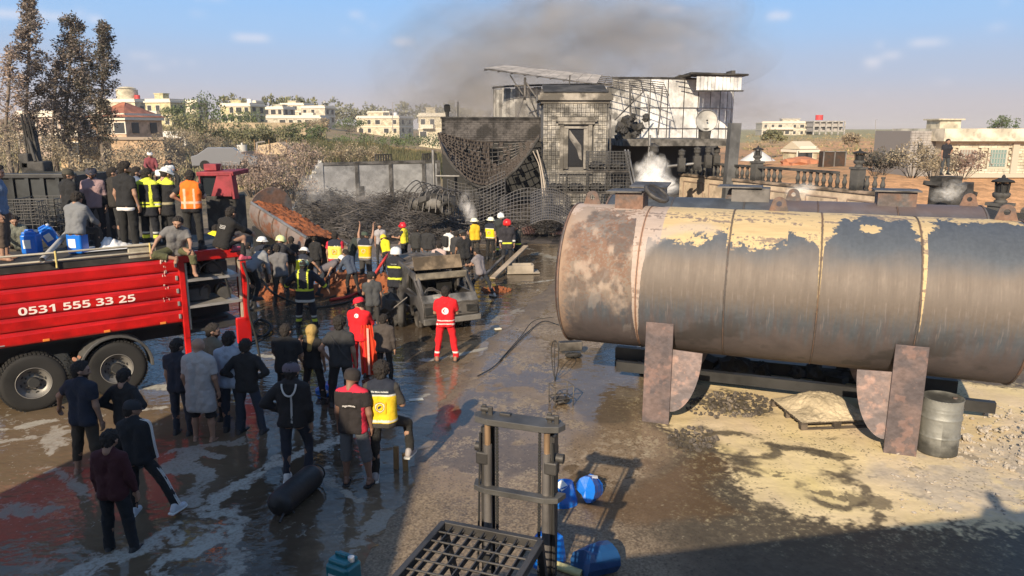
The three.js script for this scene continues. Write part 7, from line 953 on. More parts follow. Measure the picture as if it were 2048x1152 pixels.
const SHOE = uvFlat(meshField([[0, .05, -.065, .045, 0, .035, .15, .040], [0, .10, -.035, .047, 0, .06, .03, .044], [.012, .03, .04, .042, .006, .028, .12, .042]], .011, .03, (x, y) => .004 - y)), SOLE = (() => { const s = new THREE.Shape(); s.moveTo(-.045, -.11); s.bezierCurveTo(-.05, -.13, .05, -.13, .045, -.11); s.bezierCurveTo(.05, 0, .065, .1, .055, .16); s.bezierCurveTo(.045, .215, -.03, .215, -.04, .16); s.bezierCurveTo(-.055, .1, -.04, 0, -.045, -.11); const g = new THREE.ExtrudeGeometry(s, { depth: .018, bevelEnabled: true, bevelSize: .004, bevelThickness: .004, bevelSegments: 1 }); g.rotateX(Math.PI / 2); g.translate(0, .022, 0); return boxUV(g); })();
const FOOT = ones(meshField([[0, .05, -.05, .036, 0, .03, .10, .034], [0, .10, -.03, .036, 0, .05, .03, .036], [.02, .022, .09, .022, .018, .016, .155, .015], [0, .022, .1, .02, -.002, .014, .15, .012], [-.02, .02, .09, .02, -.022, .013, .135, .011]], .009, .02, (x, y) => .002 - y));

const ARM = { hang: [[.14, -1, 0], [.05, -1, .2]], loose: [[.2, -1, -.06], [.02, -1, .3]], akimbo: [[.66, -.72, -.3], [-.66, -.5, .42]], hip: [[.55, -.82, -.25], [-.45, -.8, .3]], fold: [[.2, -.95, .3], [-.9, .12, .5]], fwd: [[.12, -.85, .45], [-.15, .05, 1]], phone: [[.16, -.92, .36], [-.3, .7, .65]], head: [[.5, -.5, .5], [-.5, .9, .3]], up: [[.25, .8, .45], [-.1, 1, .25]], reach: [[.1, -.5, .8], [-.05, -.45, .9]], down: [[.1, -.9, .35], [-.1, -.8, .6]], side: [[.75, -.65, .1], [.45, -.8, .35]], back: [[.12, -1, -.3], [-.55, -.75, -.2]], pull: [[.1, -.75, .6], [-.35, -.2, .9]], knee: [[.2, -.85, .5], [-.1, -.45, .9]] };
const LEG = { st: [[.07, -1, .02], [.03, -1, -.03]], wide: [[.17, -1, .02], [.12, -1, -.03]], fwd: [[.07, -1, .32], [.05, -1, -.1]], rear: [[.07, -1, -.2], [.05, -1, -.35]], bent: [[.08, -.95, .35], [.03, -1, -.25]], step: [[.22, -.55, .8], [.06, -1, -.12]], stride: [[.48, -.9, .12], [.45, -.95, -.05]], sit: [[.16, -.12, 1], [.02, -1, .05]], cross: [[.75, -.1, .7], [-.85, -.2, .1]], squat: [[.3, .05, 1], [.05, -.85, -.6]], out: [[.2, -.3, 1], [.12, -1, .25]] };
const MIX = (c, k) => c.map(v => v * k), skinC = [.34, .195, .13];
const BLACK = [.015, .015, .0165], NAVY = [.016, .020, .034], JEANS = [.026, .034, .052], CHAR = [.03, .03, .032], GREY = [.135, .13, .135], PALE = [.40, .385, .38], OLIVEC = [.085, .075, .05], RED = [.66, .010, .018], YEL = [.74, .50, .015], HIVIS = [.66, .70, .06], SILVER = [.55, .55, .52], WHITE = [.74, .73, .70];
const cloth = new Map(); const clothM = (c, o = {}) => { const k = c.join() + JSON.stringify(o); if (!cloth.has(k)) cloth.set(k, mat(o.paint ? [1, 1, 1] : c, o.rough ?? .92, 0, { bumpMap: tFabric, bumpScale: .012, vertexColors: !!o.paint })); return cloth.get(k); };
const skinMs = new Map(); const skinM = c => { const k = c.join(); if (!skinMs.has(k)) skinMs.set(k, mat(c, .6, 0, { vertexColors: true })); return skinMs.get(k); };
const emblem = canvasTex(256, 256, (c, w) => { c.fillStyle = '#e8b510'; c.fillRect(0, 0, w, w); c.lineWidth = 12; c.strokeStyle = '#23313f'; c.fillStyle = '#e9d9a0'; c.beginPath(); c.moveTo(128, 20); c.bezierCurveTo(240, 40, 235, 60, 232, 130); c.bezierCurveTo(220, 200, 160, 225, 128, 240); c.bezierCurveTo(96, 225, 36, 200, 24, 130); c.bezierCurveTo(21, 60, 16, 40, 128, 20); c.fill(); c.stroke(); c.fillStyle = '#e8b510'; c.beginPath(); c.arc(128, 125, 74, 0, 7); c.fill(); c.stroke(); c.fillStyle = '#23313f'; c.beginPath(); c.moveTo(80, 130); c.quadraticCurveTo(100, 90, 150, 95); c.lineTo(185, 110); c.lineTo(150, 120); c.quadraticCurveTo(140, 150, 95, 165); c.fill(); });
const titleT = canvasTex(512, 128, (c, w, h) => { c.fillStyle = '#1d2733'; c.fillRect(0, 0, w, h); c.fillStyle = '#f0efe8'; c.font = 'bold 58px sans-serif'; c.textAlign = 'center'; c.fillText('The White Helmets', w / 2, 84, 480); });
const crescentT = canvasTex(256, 256, (c, w) => { c.fillStyle = '#c8101c'; c.fillRect(0, 0, w, w); c.fillStyle = '#f4f0ee'; c.beginPath(); c.arc(128, 128, 118, 0, 7); c.fill(); c.lineWidth = 5; c.strokeStyle = '#c8101c'; c.beginPath(); c.arc(128, 128, 100, 0, 7); c.stroke(); c.fillStyle = '#c8101c'; c.beginPath(); c.arc(122, 128, 62, 0, 7); c.fill(); c.fillStyle = '#f4f0ee'; c.beginPath(); c.arc(148, 128, 50, 0, 7); c.fill(); });
const sweatT = canvasTex(256, 96, (c, w, h) => { c.fillStyle = '#16110f'; c.fillRect(0, 0, w, h); c.fillStyle = '#e6e0dc'; c.font = 'bold 44px sans-serif'; c.textAlign = 'center'; c.fillText('mgements', w / 2, 62, 236); });
const boxedT = canvasTex(256, 128, (c, w, h) => { c.fillStyle = '#101010'; c.fillRect(0, 0, w, h); c.fillStyle = '#e8e4e0'; c.fillRect(8, 20, 240, 88); c.fillStyle = '#101010'; c.fillRect(16, 28, 224, 72); c.fillStyle = '#e8e4e0'; c.lineWidth = 9; c.strokeStyle = '#e8e4e0'; c.beginPath(); c.moveTo(36, 72); c.quadraticCurveTo(60, 40, 84, 72); c.lineTo(120, 72); c.lineTo(120, 46); c.moveTo(136, 72); c.quadraticCurveTo(160, 42, 176, 72); c.lineTo(220, 72); c.lineTo(220, 44); c.stroke(); });
const coatT = canvasTex(256, 64, (c, w, h) => { c.fillStyle = '#15161c'; c.fillRect(0, 0, w, h); c.fillStyle = '#b9b9b0'; c.font = 'bold 34px sans-serif'; c.textAlign = 'center'; c.fillText('CIVIL DEFENCE', w / 2, 46, 220); });

function person(label, x, y, top, a, o) {
  const h = o.h ?? 0, base = o.at ?? onPlane(x, y, h), d = -base.z; let s = o.s ?? clamp((atDepth(x, top, d).y - base.y + (o.sink ?? 0)) / 1.74, .84, 1.14);
  const t = thing('person', label, 'person', V3(base.x, base.y - (o.sink ?? 0) * 1, base.z), Math.PI - R(a)); t.scale.setScalar(s);
  const cell = clamp(d * .00105, .0125, .026), [aL, aR] = (o.arms ?? ['hang', 'hang']).map(k => typeof k === 'string' ? ARM[k] : k), [lL, lR] = (o.legs ?? ['st', 'st']).map(k => typeof k === 'string' ? LEG[k] : k), lean = R(o.lean ?? 2), roll = R(o.roll ?? 0), turn = R(o.head ?? 0), nod = R(o.nod ?? 6), W = o.w ?? 1;
  const dir = (v, sx) => V3(v[0] * sx, v[1], v[2]).normalize();
  // legs first, then lift so that the lower foot stands
  const leg = [[lL, 1], [lR, -1]].map(([q, sx]) => { const H = V3(.092 * sx * W, 0, 0), K = H.clone().addScaledVector(dir(q[0], sx), .43), A = K.clone().addScaledVector(dir(q[1], sx), .415); return { H, K, A, sx }; });
  const lift = o.seat ? .10 : .085 - Math.min(leg[0].A.y, leg[1].A.y); for (const l of leg) for (const k of ['H', 'K', 'A']) l[k].y += lift;
  const P0 = V3(0, lift, 0), U = V3(Math.sin(roll), Math.cos(lean) * Math.cos(roll), Math.sin(lean)).normalize(), X = V3(Math.cos(roll), -Math.sin(roll), 0), Fw = X.clone().cross(U).normalize(), at = (x_, y_, z_) => P0.clone().addScaledVector(X, x_).addScaledVector(U, y_).addScaledVector(Fw, z_);
  const tdir = (v, sx) => V3().addScaledVector(X, v[0] * sx).addScaledVector(U, v[1]).addScaledVector(Fw, v[2]).normalize(), wdir = (v, sx) => lean > .4 ? tdir([v[0], v[1], v[2]], sx) : V3(v[0] * sx, v[1], v[2]).normalize();
  const arm = [[aL, 1], [aR, -1]].map(([q, sx]) => { const Sh = at(.182 * sx * W, .468, -.01), E = Sh.clone().addScaledVector(wdir(q[0], sx), .285), Wr = E.clone().addScaledVector(wdir(q[1], sx), .25); return { Sh, E, Wr, sx }; });
  const pr = (A, ra, B, rb, fl) => [A.x, A.y, A.z, ra, B.x, B.y, B.z, rb, fl];
  const torso = (g, y0 = -.03, y1 = .5) => { const q = []; for (const sx of [1, -1]) { q.push(pr(at(.075 * sx * W, y0, -.01), .112 * W + g, at(.068 * sx * W, .16, 0), .098 * W + g), pr(at(.068 * sx * W, .16, 0), .098 * W + g, at(.092 * sx * W, .36, .01), .108 * W + g)); q.push(pr(at(.092 * sx * W, .36, .01), .108 * W + g, at(.125 * sx * W, .46, -.005), .07 + g)); } if (y1 >= .5) q.push(pr(at(-.13 * W, .462, -.01), .062 + g, at(.13 * W, .462, -.01), .062 + g), pr(at(0, .45, -.012), .085 + g, at(0, .545, -.004), .058 + g), pr(at(.12 * W, .475, -.012), .052 + g, at(.03, .545, -.008), .05 + g), pr(at(-.12 * W, .475, -.012), .052 + g, at(-.03, .545, -.008), .05 + g)); return q; };
  const sleeve = (g, k, fl) => { const q = []; for (const r of arm) { if (k <= 1) q.push(pr(r.Sh, .058 + g, r.Sh.clone().lerp(r.E, k), .052 + g * 1.2, 1)); else { q.push(pr(r.Sh, .059 + g, r.E, .048 + g)); q.push(pr(r.E, .048 + g, r.E.clone().lerp(r.Wr, k - 1), .034 + g, fl ?? 1)); } } return q; };
  const body = [...torso(-.014)]; for (const r of arm) { body.push(pr(r.Sh, .056, r.E, .041), pr(r.E, .042, r.Wr, .027)); } for (const l of leg) { body.push(pr(l.H, .082, l.K, .052), pr(l.K.clone().lerp(l.A, .0), .052, l.K.clone().lerp(l.A, .35), .054), pr(l.K.clone().lerp(l.A, .35), .054, l.A, .036)); } body.push(pr(at(0, .48, -.0), .05, at(0, .62, .012), .052));
  let bg = ones(meshField(body, cell * 1.15, .03));
  // head, hands, feet join the same mesh
  const hm = new THREE.Matrix4().makeBasis(X, U, Fw).setPosition(at(0, .678, .03)); hm.multiply(new THREE.Matrix4().makeRotationFromEuler(new THREE.Euler(nod, -turn, 0, 'YXZ')));
  const parts = [bg], add = (g, m) => { const k = g.clone(); k.applyMatrix4(m); for (const n of Object.keys(k.attributes)) if (!['position', 'normal', 'color'].includes(n)) k.deleteAttribute(n); parts.push(k); };
  add(HEADS[o.beard ? 1 : 0], hm);
  for (const r of arm) { const Y = r.E.clone().sub(r.Wr).normalize(), Zt = Math.abs(Y.z) > .8 ? V3(0, 1, 0) : V3(0, 0, 1), Xh = Y.clone().cross(Zt).normalize(), Zh = Xh.clone().cross(Y).normalize(); const m = new THREE.Matrix4().makeBasis(Xh, Y, Zh).setPosition(r.Wr); add(handG[o.grip ? 1 : 0][r.sx > 0 ? 0 : 1], m); }
  const footM = l => { const f = V3(l.sx * .18, 0, 1).normalize(), s2 = l.A.clone().sub(l.K); let pitch = 0; const f0 = new THREE.Matrix4().makeRotationFromEuler(new THREE.Euler(o.footPitch ?? 0, Math.atan2(l.sx * .2, 1), 0, 'YXZ')); return f0.setPosition(l.A.x, l.A.y - .085, l.A.z); };
  if (o.bare) for (const l of leg) add(FOOT, footM(l));
  mesh('body', mergeGeometries(parts.map(g => g.index ? g.toNonIndexed() : g)), skinM(o.skin ?? skinC), t);
  // clothes
  const folds = (amp) => (p, i) => { const n = (smp(NB, p[i] * .9 + x * .01, p[i + 1] * .75 + p[i + 2] * .6) - .5) * amp * 1.3 + (smp(NA, p[i] * 1.6 + p[i + 2] + x * .02, p[i + 1] * .9 + p[i] * .6) - .5) * amp * 1.2; const l = Math.hypot(p[i], p[i + 2]) || 1; p[i] += p[i] / l * n; p[i + 2] += p[i + 2] / l * n; };
  const local = (px, py, pz) => { const v = V3(px, py, pz).sub(P0); return [v.dot(X), v.dot(U), v.dot(Fw)]; };
  const armT = (px, py, pz) => { const v = V3(px, py, pz); for (const r of arm) { const q = r.Wr.clone().sub(r.E), u = v.clone().sub(r.E).dot(q) / q.lengthSq(); if (u > -.1 && u < 1.1 && r.E.clone().addScaledVector(q, u).distanceTo(v) < .085) return u; } return -1; };
  const wear = (name, prims, color, cutY, opt = {}) => { const g = uvFlat(meshField(prims, cell, opt.k ?? .035, cutY !== undefined ? (px, py, pz) => { const yy = local(px, py, pz)[1]; return cutY - yy; } : opt.cut, folds(opt.fold ?? .022))); if (opt.paint) paintGeo(g, (px, py, pz) => opt.paint(...local(px, py, pz), armT(px, py, pz), py) ?? color); return mesh(name, g, clothM(color, { paint: opt.paint ? label : 0, rough: opt.rough }), t); };
  const T = o.top ?? {}, tc = T.c ?? BLACK; let tp;
  if (T.k === 'coat') { tp = [...torso(.032, -.2), ...sleeve(.026, 1.88)]; wear(T.n ?? 'coat', tp, tc, -.24, { paint: T.paint, fold: .03 }); }
  else if (T.k === 'long') { tp = [...torso(.016), ...sleeve(.012, 1.9)]; wear(T.n ?? 'pullover', tp, tc, -.10, { paint: T.paint }); }
  else if (T.k === 'robe') { tp = [...torso(.03, -.3), ...sleeve(.016, .8)]; wear(T.n ?? 'long_shirt', tp, tc, -.36, { paint: T.paint, fold: .03 }); }
  else if (T.k === 'hoodie') { tp = [...torso(.024), ...sleeve(.02, 1.9), pr(at(-.05, .53, -.05), .05, at(.05, .53, -.05), .05)]; wear(T.n ?? 'hoodie', tp, tc, -.08, { paint: T.paint, fold: .028 }); }
  else { tp = [...torso(.017), ...sleeve(.016, T.sl ?? .62)]; wear(T.n ?? 't_shirt', tp, tc, T.hem ?? -.10, { paint: T.paint, fold: .026 }); }
  if (o.under) { wear('undershirt', torso(.012, -.1), o.under, undefined, { cut: (px, py, pz) => { const q = local(px, py, pz)[1]; return Math.max(q + .08, -.155 - q); } }); }
  const B = o.bot ?? {}, bc = B.c ?? BLACK, bl = []; for (const l of leg) { const g = B.g ?? 0; if (B.k === 'shorts') { bl.push(pr(l.H, .098 + g, l.K.clone().lerp(l.A, B.len ?? .08), .082 + g, 1)); } else if (B.k === 'rolled') { bl.push(pr(l.H, .094 + g, l.K, .072 + g), pr(l.K, .072 + g, l.K.clone().lerp(l.A, .6), .062 + g, 1)); } else { bl.push(pr(l.H, .092 + g, l.K, .066 + g), pr(l.K, .066 + g, l.A, .054 + g * 1.4, 1)); } }
  bl.push(pr(at(-.06, .02, -.01), .105, at(.06, .02, -.01), .105), pr(at(-.05, .1, 0), .098, at(.05, .1, 0), .098)); wear(B.n ?? (B.k === 'shorts' ? 'shorts' : 'trousers'), bl, bc, undefined, { fold: .026, paint: B.paint, cut: (px, py, pz) => local(px, py, pz)[1] - .13 });
  const sc = o.shoe ?? BLACK; if (!o.bare) for (const l of leg) { const sh = mesh('shoe', SHOE, clothM(sc, { rough: .6 }), t); sh.applyMatrix4(footM(l)); const so = mesh('sole', SOLE, clothM(o.sole ?? [.03, .03, .03], { rough: .8 }), sh); }
  if (o.sandal) for (const l of leg) { const so = mesh('sandal', SOLE, clothM(BLACK, { rough: .8 }), t); const m = footM(l); m.elements[13] -= .008; so.applyMatrix4(m); const st = new THREE.TorusGeometry(.045, .01, 5, 14, Math.PI); st.translate(0, .02, .06); mesh('strap', boxUV(st), M.black, so); }
  // headgear
  const hd = o.hat ?? 'hair', hc = o.hatC ?? [.016, .012, .010], HG = { hair: [HAIR, 'hair'], long: [HAIR_LONG, 'hair'], cap: [CAP, 'cap'], beanie: [BEANIE, 'knit_cap'], helmet: [HELMET, 'helmet'], fire: [FIREHELM, 'helmet'], scarf: [SCARF, 'headscarf'] }[hd];
  if (hd !== 'bald') { const g = HG[0], m = mesh(HG[1], g, o.hatM ?? (hd === 'helmet' || hd === 'fire' ? mat(hc, .35, 0) : clothM(hc, { rough: .85 })), t); m.applyMatrix4(hm); if (o.capBack) m.rotateY(Math.PI); if ((hd === 'cap' || hd === 'beanie' || hd === 'helmet') && !o.noHair) { const hr = mesh('hair', HAIR, clothM([.016, .012, .010], { rough: .85 }), t); hr.applyMatrix4(hm); hr.scale.multiplyScalar(.98); } }
  // vest over the shirt
  if (o.vest) wear('vest', [...torso(.030)], o.vest.c ?? YEL, o.vest.y0 ?? -.02, { paint: o.vest.paint, fold: .014 });
  const surf = [...tp, ...(o.vest ? torso(.030) : [])];
  const patch = (name, x0, x1, y0, y1, tex, side = -1, color, off = .011) => { const nx = 14, ny = 10, pos = [], uv = [], idx = []; for (let j = 0; j <= ny; j++) for (let i = 0; i <= nx; i++) { const u = i / nx, v = j / ny, xx = lerp(x0, x1, side < 0 ? 1 - u : u), yy = lerp(y0, y1, v); let k = .35; for (; k > .02; k -= .004) { const p = at(xx, yy, side * k); if (fieldAt(surf, p.x, p.y, p.z, .035) < off) break; } const p = at(xx, yy, side * k); pos.push(p.x, p.y, p.z); uv.push(u, v); } for (let j = 0; j < ny; j++) for (let i = 0; i < nx; i++) { const q = j * (nx + 1) + i; idx.push(q, q + 1, q + nx + 1, q + 1, q + nx + 2, q + nx + 1); } const g = new THREE.BufferGeometry(); g.setAttribute('position', new THREE.Float32BufferAttribute(pos, 3)); g.setAttribute('uv', new THREE.Float32BufferAttribute(uv, 2)); g.setIndex(idx); g.computeVertexNormals(); const m = tex ? mat([1, 1, 1], .8, 0, { map: tex }) : clothM(color); mesh(name, g, m, t); };
  o.more?.({ t, at, arm, leg, patch, X, U, Fw, hm, surf, P0 });
  return t;
}
// painted bands
const vestPaint = (main) => (x, y, z, a) => { if (y > .40) return NAVY; if (y > .375) return SILVER; if (y < .03) return y < .0 ? YEL : SILVER; return main; };
const helmetVest = (o = {}) => ({ c: YEL, paint: vestPaint(o.c ?? YEL) });
const coatPaint = (x, y, z, a) => { if (a > .45 && a < .68) return HIVIS; if (a >= 0) return null; if (Math.abs(x) < .3 && ((y > .055 && y < .115))) return HIVIS; if (y < -.16 && y > -.22) return SILVER; if (Math.abs(Math.abs(x) - .12) < .02 && z < 0 && y > .1) return HIVIS; return null; };
const coatPaint2 = (x, y, z, a) => { if (a > .5 && a < .72) return SILVER; if (a >= 0) return null; if (y > .30 && y < .345 && Math.abs(x) < .19 && z < 0) return HIVIS; if (y > -.03 && y < .02) return HIVIS; return null; };
const pantBand = (x, y, z, a, py) => py > .20 && py < .26 ? HIVIS : py > .30 && py < .34 ? SILVER : null;
const emb = q => q.patch('emblem', -.085, .085, .13, .30, emblem), embF = q => { emb(q); q.patch('name_panel', -.13, .13, .405, .475, titleT); };
// ---------------------------------------------------------------- the crowd
const BROWN = [.055, .042, .03], KHAKI = [.10, .08, .055], TAN = [.19, .165, .13];
// --- in the water at the lower left, backs to us
person('man in navy T-shirt and rolled cargo trousers standing by the rear wheels', 182, 948, 722, 12, { sink: .06, top: { c: NAVY }, bot: { k: 'rolled', c: BROWN }, bare: 1, beard: 1, head: 55, arms: ['side', 'hang'], legs: ['wide', 'st'] });
person('man in black pullover with hands on hips, head bowed, behind the striped tracksuit', 264, 935, 741, 8, { sink: .06, top: { k: 'long', c: BLACK }, bot: { c: JEANS }, arms: ['akimbo', 'akimbo'], nod: 22, hat: 'hair' });
person('man in black tracksuit with white sleeve and leg stripes striding over foam', 290, 1030, 780, 6, { sink: .02, s: 1.03, top: { k: 'long', c: [.012, .014, .018], n: 'track_jacket' }, bot: { c: BLACK }, hat: 'cap', hatC: [.02, .02, .022], head: 40, nod: 14, arms: ['loose', 'hang'], legs: [[[.12, -1, .1], [.05, -1, -.05]], 'stride'], shoe: [.55, .55, .57], sole: WHITE, roll: 4,
  more: q => { for (const k of [-.02, 0, .02]) { const L = q.leg[1], A = q.arm[1], b = new MB(), b2 = new MB(); b.tube([L.H.clone().add(V3(-.098, -.05, k)), L.H.clone().lerp(L.K, .5).add(V3(-.086, 0, k)), L.K.clone().add(V3(-.073, 0, k)), L.K.clone().lerp(L.A, .5).add(V3(-.07, 0, k)), L.A.clone().add(V3(-.063, .03, k))], .0055, 20, 5); b2.tube([A.Sh.clone().add(V3(.06, .085, k)), A.Sh.clone().add(V3(-.06, .05, k)), A.Sh.clone().lerp(A.E, .6).add(V3(-.074, 0, k)), A.E.clone().add(V3(-.068, 0, k)), A.Wr.clone().add(V3(-.055, .02, k))], .0055, 20, 5); mesh('white_stripe', b.geo(), clothM(WHITE), q.t); mesh('white_stripe', b2.geo(), clothM(WHITE), q.t); } } });
person('man in maroon pullover and dark jeans, nearest at the lower left', 240, 1098, 862, 4, { sink: .08, s: 1.02, top: { k: 'long', c: [.05, .010, .014] }, bot: { c: [.012, .014, .018], g: .008 }, arms: ['hang', [[.2, -1, .05], [.1, -1, .25]]], legs: ['st', 'wide'], nod: 20 });
person('man in dark T-shirt and jeans, left of the pale grey long shirt', 368, 868, 680, 10, { sink: .05, top: { c: NAVY }, bot: { c: [.03, .035, .05] }, head: 20, shoe: BLACK });
person('man in pale grey long shirt and black shorts, bare legs', 410, 880, 670, 6, { sink: .06, w: 1.1, top: { k: 'robe', c: [.36, .335, .325] }, bot: { k: 'shorts', c: BLACK, len: .1 }, bare: 1, hat: 'bald', hatC: [.02, .02, .02], arms: ['loose', 'loose'] });
person('man in olive jacket, head turned right, half hidden by the grey shirt', 436, 838, 648, 30, { sink: .06, top: { k: 'long', c: [.13, .115, .085], n: 'jacket' }, bot: { c: BLACK }, beard: 1, head: 45 });
person('man in light blue shirt between the grey shirt and black pullover', 470, 862, 664, 4, { sink: .06, top: { k: 'long', c: [.30, .345, .42], n: 'shirt' }, bot: { c: JEANS }, arms: ['hang', 'hang'] });
person('man in black pullover and jeans, hands clasped in front, right of light blue shirt', 502, 866, 680, 0, { sink: .05, top: { k: 'long', c: BLACK }, bot: { c: JEANS, g: .006 }, arms: ['akimbo', 'akimbo'], legs: ['wide', 'wide'], nod: 12 });
person('broad man in black T-shirt, arms raised to his face, behind the capped man', 580, 822, 650, 5, { sink: .05, w: 1.12, top: { c: BLACK, sl: .8 }, bot: { c: BLACK }, arms: ['phone', 'phone'], head: 10 });
person('woman in black with a gold patterned headscarf hanging down her back', 630, 806, 628, 4, { sink: .04, s: .98, top: { c: BLACK, sl: .75 }, bot: { c: BLACK }, hat: 'scarf', hatM: mat([1, 1, 1], .9, 0, { map: dataTex(256, 256, (x, y, o) => { const n = Math.sin(x * .42) * Math.sin(y * .36) + (smp(NC, x / 256, y / 256) - .5) * 2.2; const k = n > .15 ? [.50, .35, .12] : n > -.35 ? [.36, .24, .08] : [.10, .07, .03]; o[0] = k[0]; o[1] = k[1]; o[2] = k[2]; }, true, 9) }), arms: ['hip', 'hang'], legs: ['wide', 'wide'] });
person('man in black T-shirt with a strap across his back, right of the headscarf woman', 686, 812, 636, 3, { sink: .05, w: 1.06, top: { c: CHAR }, bot: { c: BLACK, g: .01 }, hat: 'long', arms: ['hip', 'loose'], legs: ['wide', 'st'], more: q => { const p = []; for (let i = 0; i <= 12; i++) { const u = i / 12, x = lerp(.14, -.18, u), y = lerp(.50, .05, u); let k = .35; for (; k > .02; k -= .004) { const v = q.at(x, y, -k); if (fieldAt(q.surf, v.x, v.y, v.z, .035) < .012) break; } p.push(q.at(x, y, -k)); } mesh('shoulder_strap', new THREE.TubeGeometry(new THREE.CatmullRomCurve3(p), 30, .013, 6), clothM([.05, .05, .055]), q.t); } });
person('person in red uniform and red cap holding orange cloth beside the water', 722, 752, 596, 12, { sink: .05, top: { k: 'long', c: RED, n: 'jacket' }, bot: { c: RED }, hat: 'cap', hatC: [.6, .01, .03], head: -70, nod: 18, arms: ['down', 'pull'], more: q => q.patch('cap_badge', -.05, .05, .4, .5, crescentT) });
{ const p = onPlane(741, 752), t = thing('orange_cloth', 'pleated orange cloth held by the person in red', 'cloth', V3(p.x, 0, p.z + .12), -.15), g = new THREE.PlaneGeometry(.42, 1.2, 40, 18), q = g.attributes.position; for (let i = 0; i < q.count; i++) { const x = q.getX(i), y = q.getY(i); q.setZ(i, .03 * Math.sin(x * 62 + y) + .03 * Math.sin(y * 3)); q.setX(i, x * (1.0 - .35 * sstep(.1, .6, y))); } g.translate(0, .66, 0); g.computeVertexNormals(); const m = mat([.62, .06, .02], .7); m.side = THREE.DoubleSide; mesh('cloth_sheet', g, m, t); const s = new THREE.PlaneGeometry(.05, 1.1, 4, 10); s.translate(.02, .64, .06); const w = mesh('white_band', s, clothM([.75, .45, .38]), t); }
person('man in dark brown shirt standing left of the van front', 771, 764, 630, 6, { sink: .04, w: 1.04, top: { k: 'long', c: [.062, .05, .045], n: 'shirt' }, bot: { c: [.02, .019, .018] }, head: 12, arms: ['down', 'hang'] });
// --- round the gas cylinder and the stakes
person('man in grey cap and black hoodie with white cord, one foot on the gas cylinder', 594, 962, 716, 2, { top: { k: 'hoodie', c: [.016, .014, .015] }, bot: { c: [.022, .026, .04] }, hat: 'cap', hatC: [.11, .085, .10], arms: ['akimbo', 'hang'], legs: ['st', [[.12, -.93, .45], [.02, -1, -.3]]], shoe: [.58, .56, .54], sole: WHITE,
  more: q => { q.patch('lettered_band', -.045, -.015, .0, .40, null, -1, [.50, .48, .47]); const p = []; for (let i = 0; i <= 20; i++) { const u = i / 20 * Math.PI, x = Math.cos(u) * .1, y = .55 - Math.sin(u) * .17; let k = .3; for (; k > .01; k -= .004) { const v = q.at(x, y, -k); if (fieldAt(q.surf, v.x, v.y, v.z, .035) < .014) break; } p.push(q.at(x, y, -k)); } mesh('white_cord', new THREE.TubeGeometry(new THREE.CatmullRomCurve3(p), 40, .013, 7), clothM([.70, .66, .62]), q.t); } });
person('man in black polo with red collar, grey shorts and sandals', 712, 968, 742, 8, { w: 1.05, top: { c: [.018, .014, .014], n: 'polo_shirt', paint: (x, y, z, a) => y > .515 ? [.55, .02, .05] : x < -.165 && y < .3 && y > -.2 && z < .02 ? [.55, .02, .05] : null }, bot: { k: 'shorts', c: [.10, .10, .105], len: .3 }, bare: 1, sandal: 1, hat: 'beanie', hatC: [.022, .016, .014], noHair: 1, beard: 1, head: 25, nod: 14, skin: [.22, .12, .08], arms: ['hang', 'loose'], legs: ['st', 'wide'], more: q => q.patch('lettering', -.10, .12, .28, .36, sweatT) });
person('man in yellow rescue vest looking at a phone, right foot raised on a stake', 770, 960, 728, 4, { top: { c: [.05, .045, .04], sl: .9 }, bot: { c: [.017, .016, .015] }, vest: helmetVest(), hat: 'long', arms: ['down', [[.3, -.9, .25], [-.25, .1, .9]]], legs: ['st', [[.42, -.42, .8], [.1, -1, -.2]]], shoe: [.30, .27, .26], sole: [.62, .60, .54], more: embF });
person('man in red uniform with a white crescent disc on his back, before the van', 893, 722, 574, 0, { w: 1.06, top: { k: 't', c: RED, sl: .75, n: 'tunic', paint: (x, y, z, a) => (y > .055 && y < .075) || (y > -.03 && y < -.01) ? WHITE : null }, bot: { c: RED, g: .008, paint: (x, y, z, a, py) => py > .21 && py < .245 ? WHITE : null }, arms: ['fold', 'fold'], legs: ['wide', 'wide'], shoe: [.24, .13, .09], more: q => q.patch('crescent_disc', -.085, .085, .20, .37, crescentT) });
// --- middle: rescuers between fire engine, earth and van
person('man in black cap and grey T-shirt holding the red hose', 748, 668, 545, -20, { sink: .04, top: { c: [.06, .062, .066] }, bot: { c: [.035, .033, .032] }, hat: 'cap', hatC: BLACK, head: 60, nod: 24, arms: ['fwd', 'hang'] });
person('firefighter in dark coat with yellow green bands, back to us in the water', 614, 655, 516, 2, { sink: .02, w: 1.08, top: { k: 'coat', c: [.014, .016, .024], paint: coatPaint }, bot: { c: [.014, .016, .024], g: .012, paint: pantBand }, hat: 'cap', hatC: [.14, .22, .19], capBack: 1, arms: ['side', 'side'], legs: ['wide', 'wide'] });
person('man in grey T-shirt leaning left behind the striped firefighter', 566, 610, 488, -12, { top: { c: GREY }, bot: { c: [.045, .042, .04] }, roll: 6, lean: 6, arms: ['side', 'hang'], legs: ['wide', 'st'] });
person('rescuer in white helmet and yellow vest at the corner of the fire engine', 530, 590, 462, 8, { top: { c: CHAR }, bot: { c: BLACK }, vest: { c: [.78, .44, .01], paint: vestPaint([.78, .44, .01]) }, hat: 'helmet', hatC: WHITE, head: 30, more: emb });
person('firefighter in pale yellow helmet, half hidden behind the tipper body', 558, 585, 452, 20, { top: { k: 'coat', c: [.02, .02, .025] }, bot: { c: BLACK }, hat: 'fire', hatC: [.66, .68, .32], arms: ['reach', 'reach'], lean: 18 });
person('rescuer in white helmet and yellow vest stooping behind the striped firefighter', 606, 598, 492, 10, { s: 1.0, lean: 22, top: { c: CHAR }, bot: { c: BLACK }, vest: { c: [.72, .62, .02], paint: vestPaint([.72, .62, .02]) }, hat: 'helmet', hatC: WHITE, arms: ['down', 'side'] });
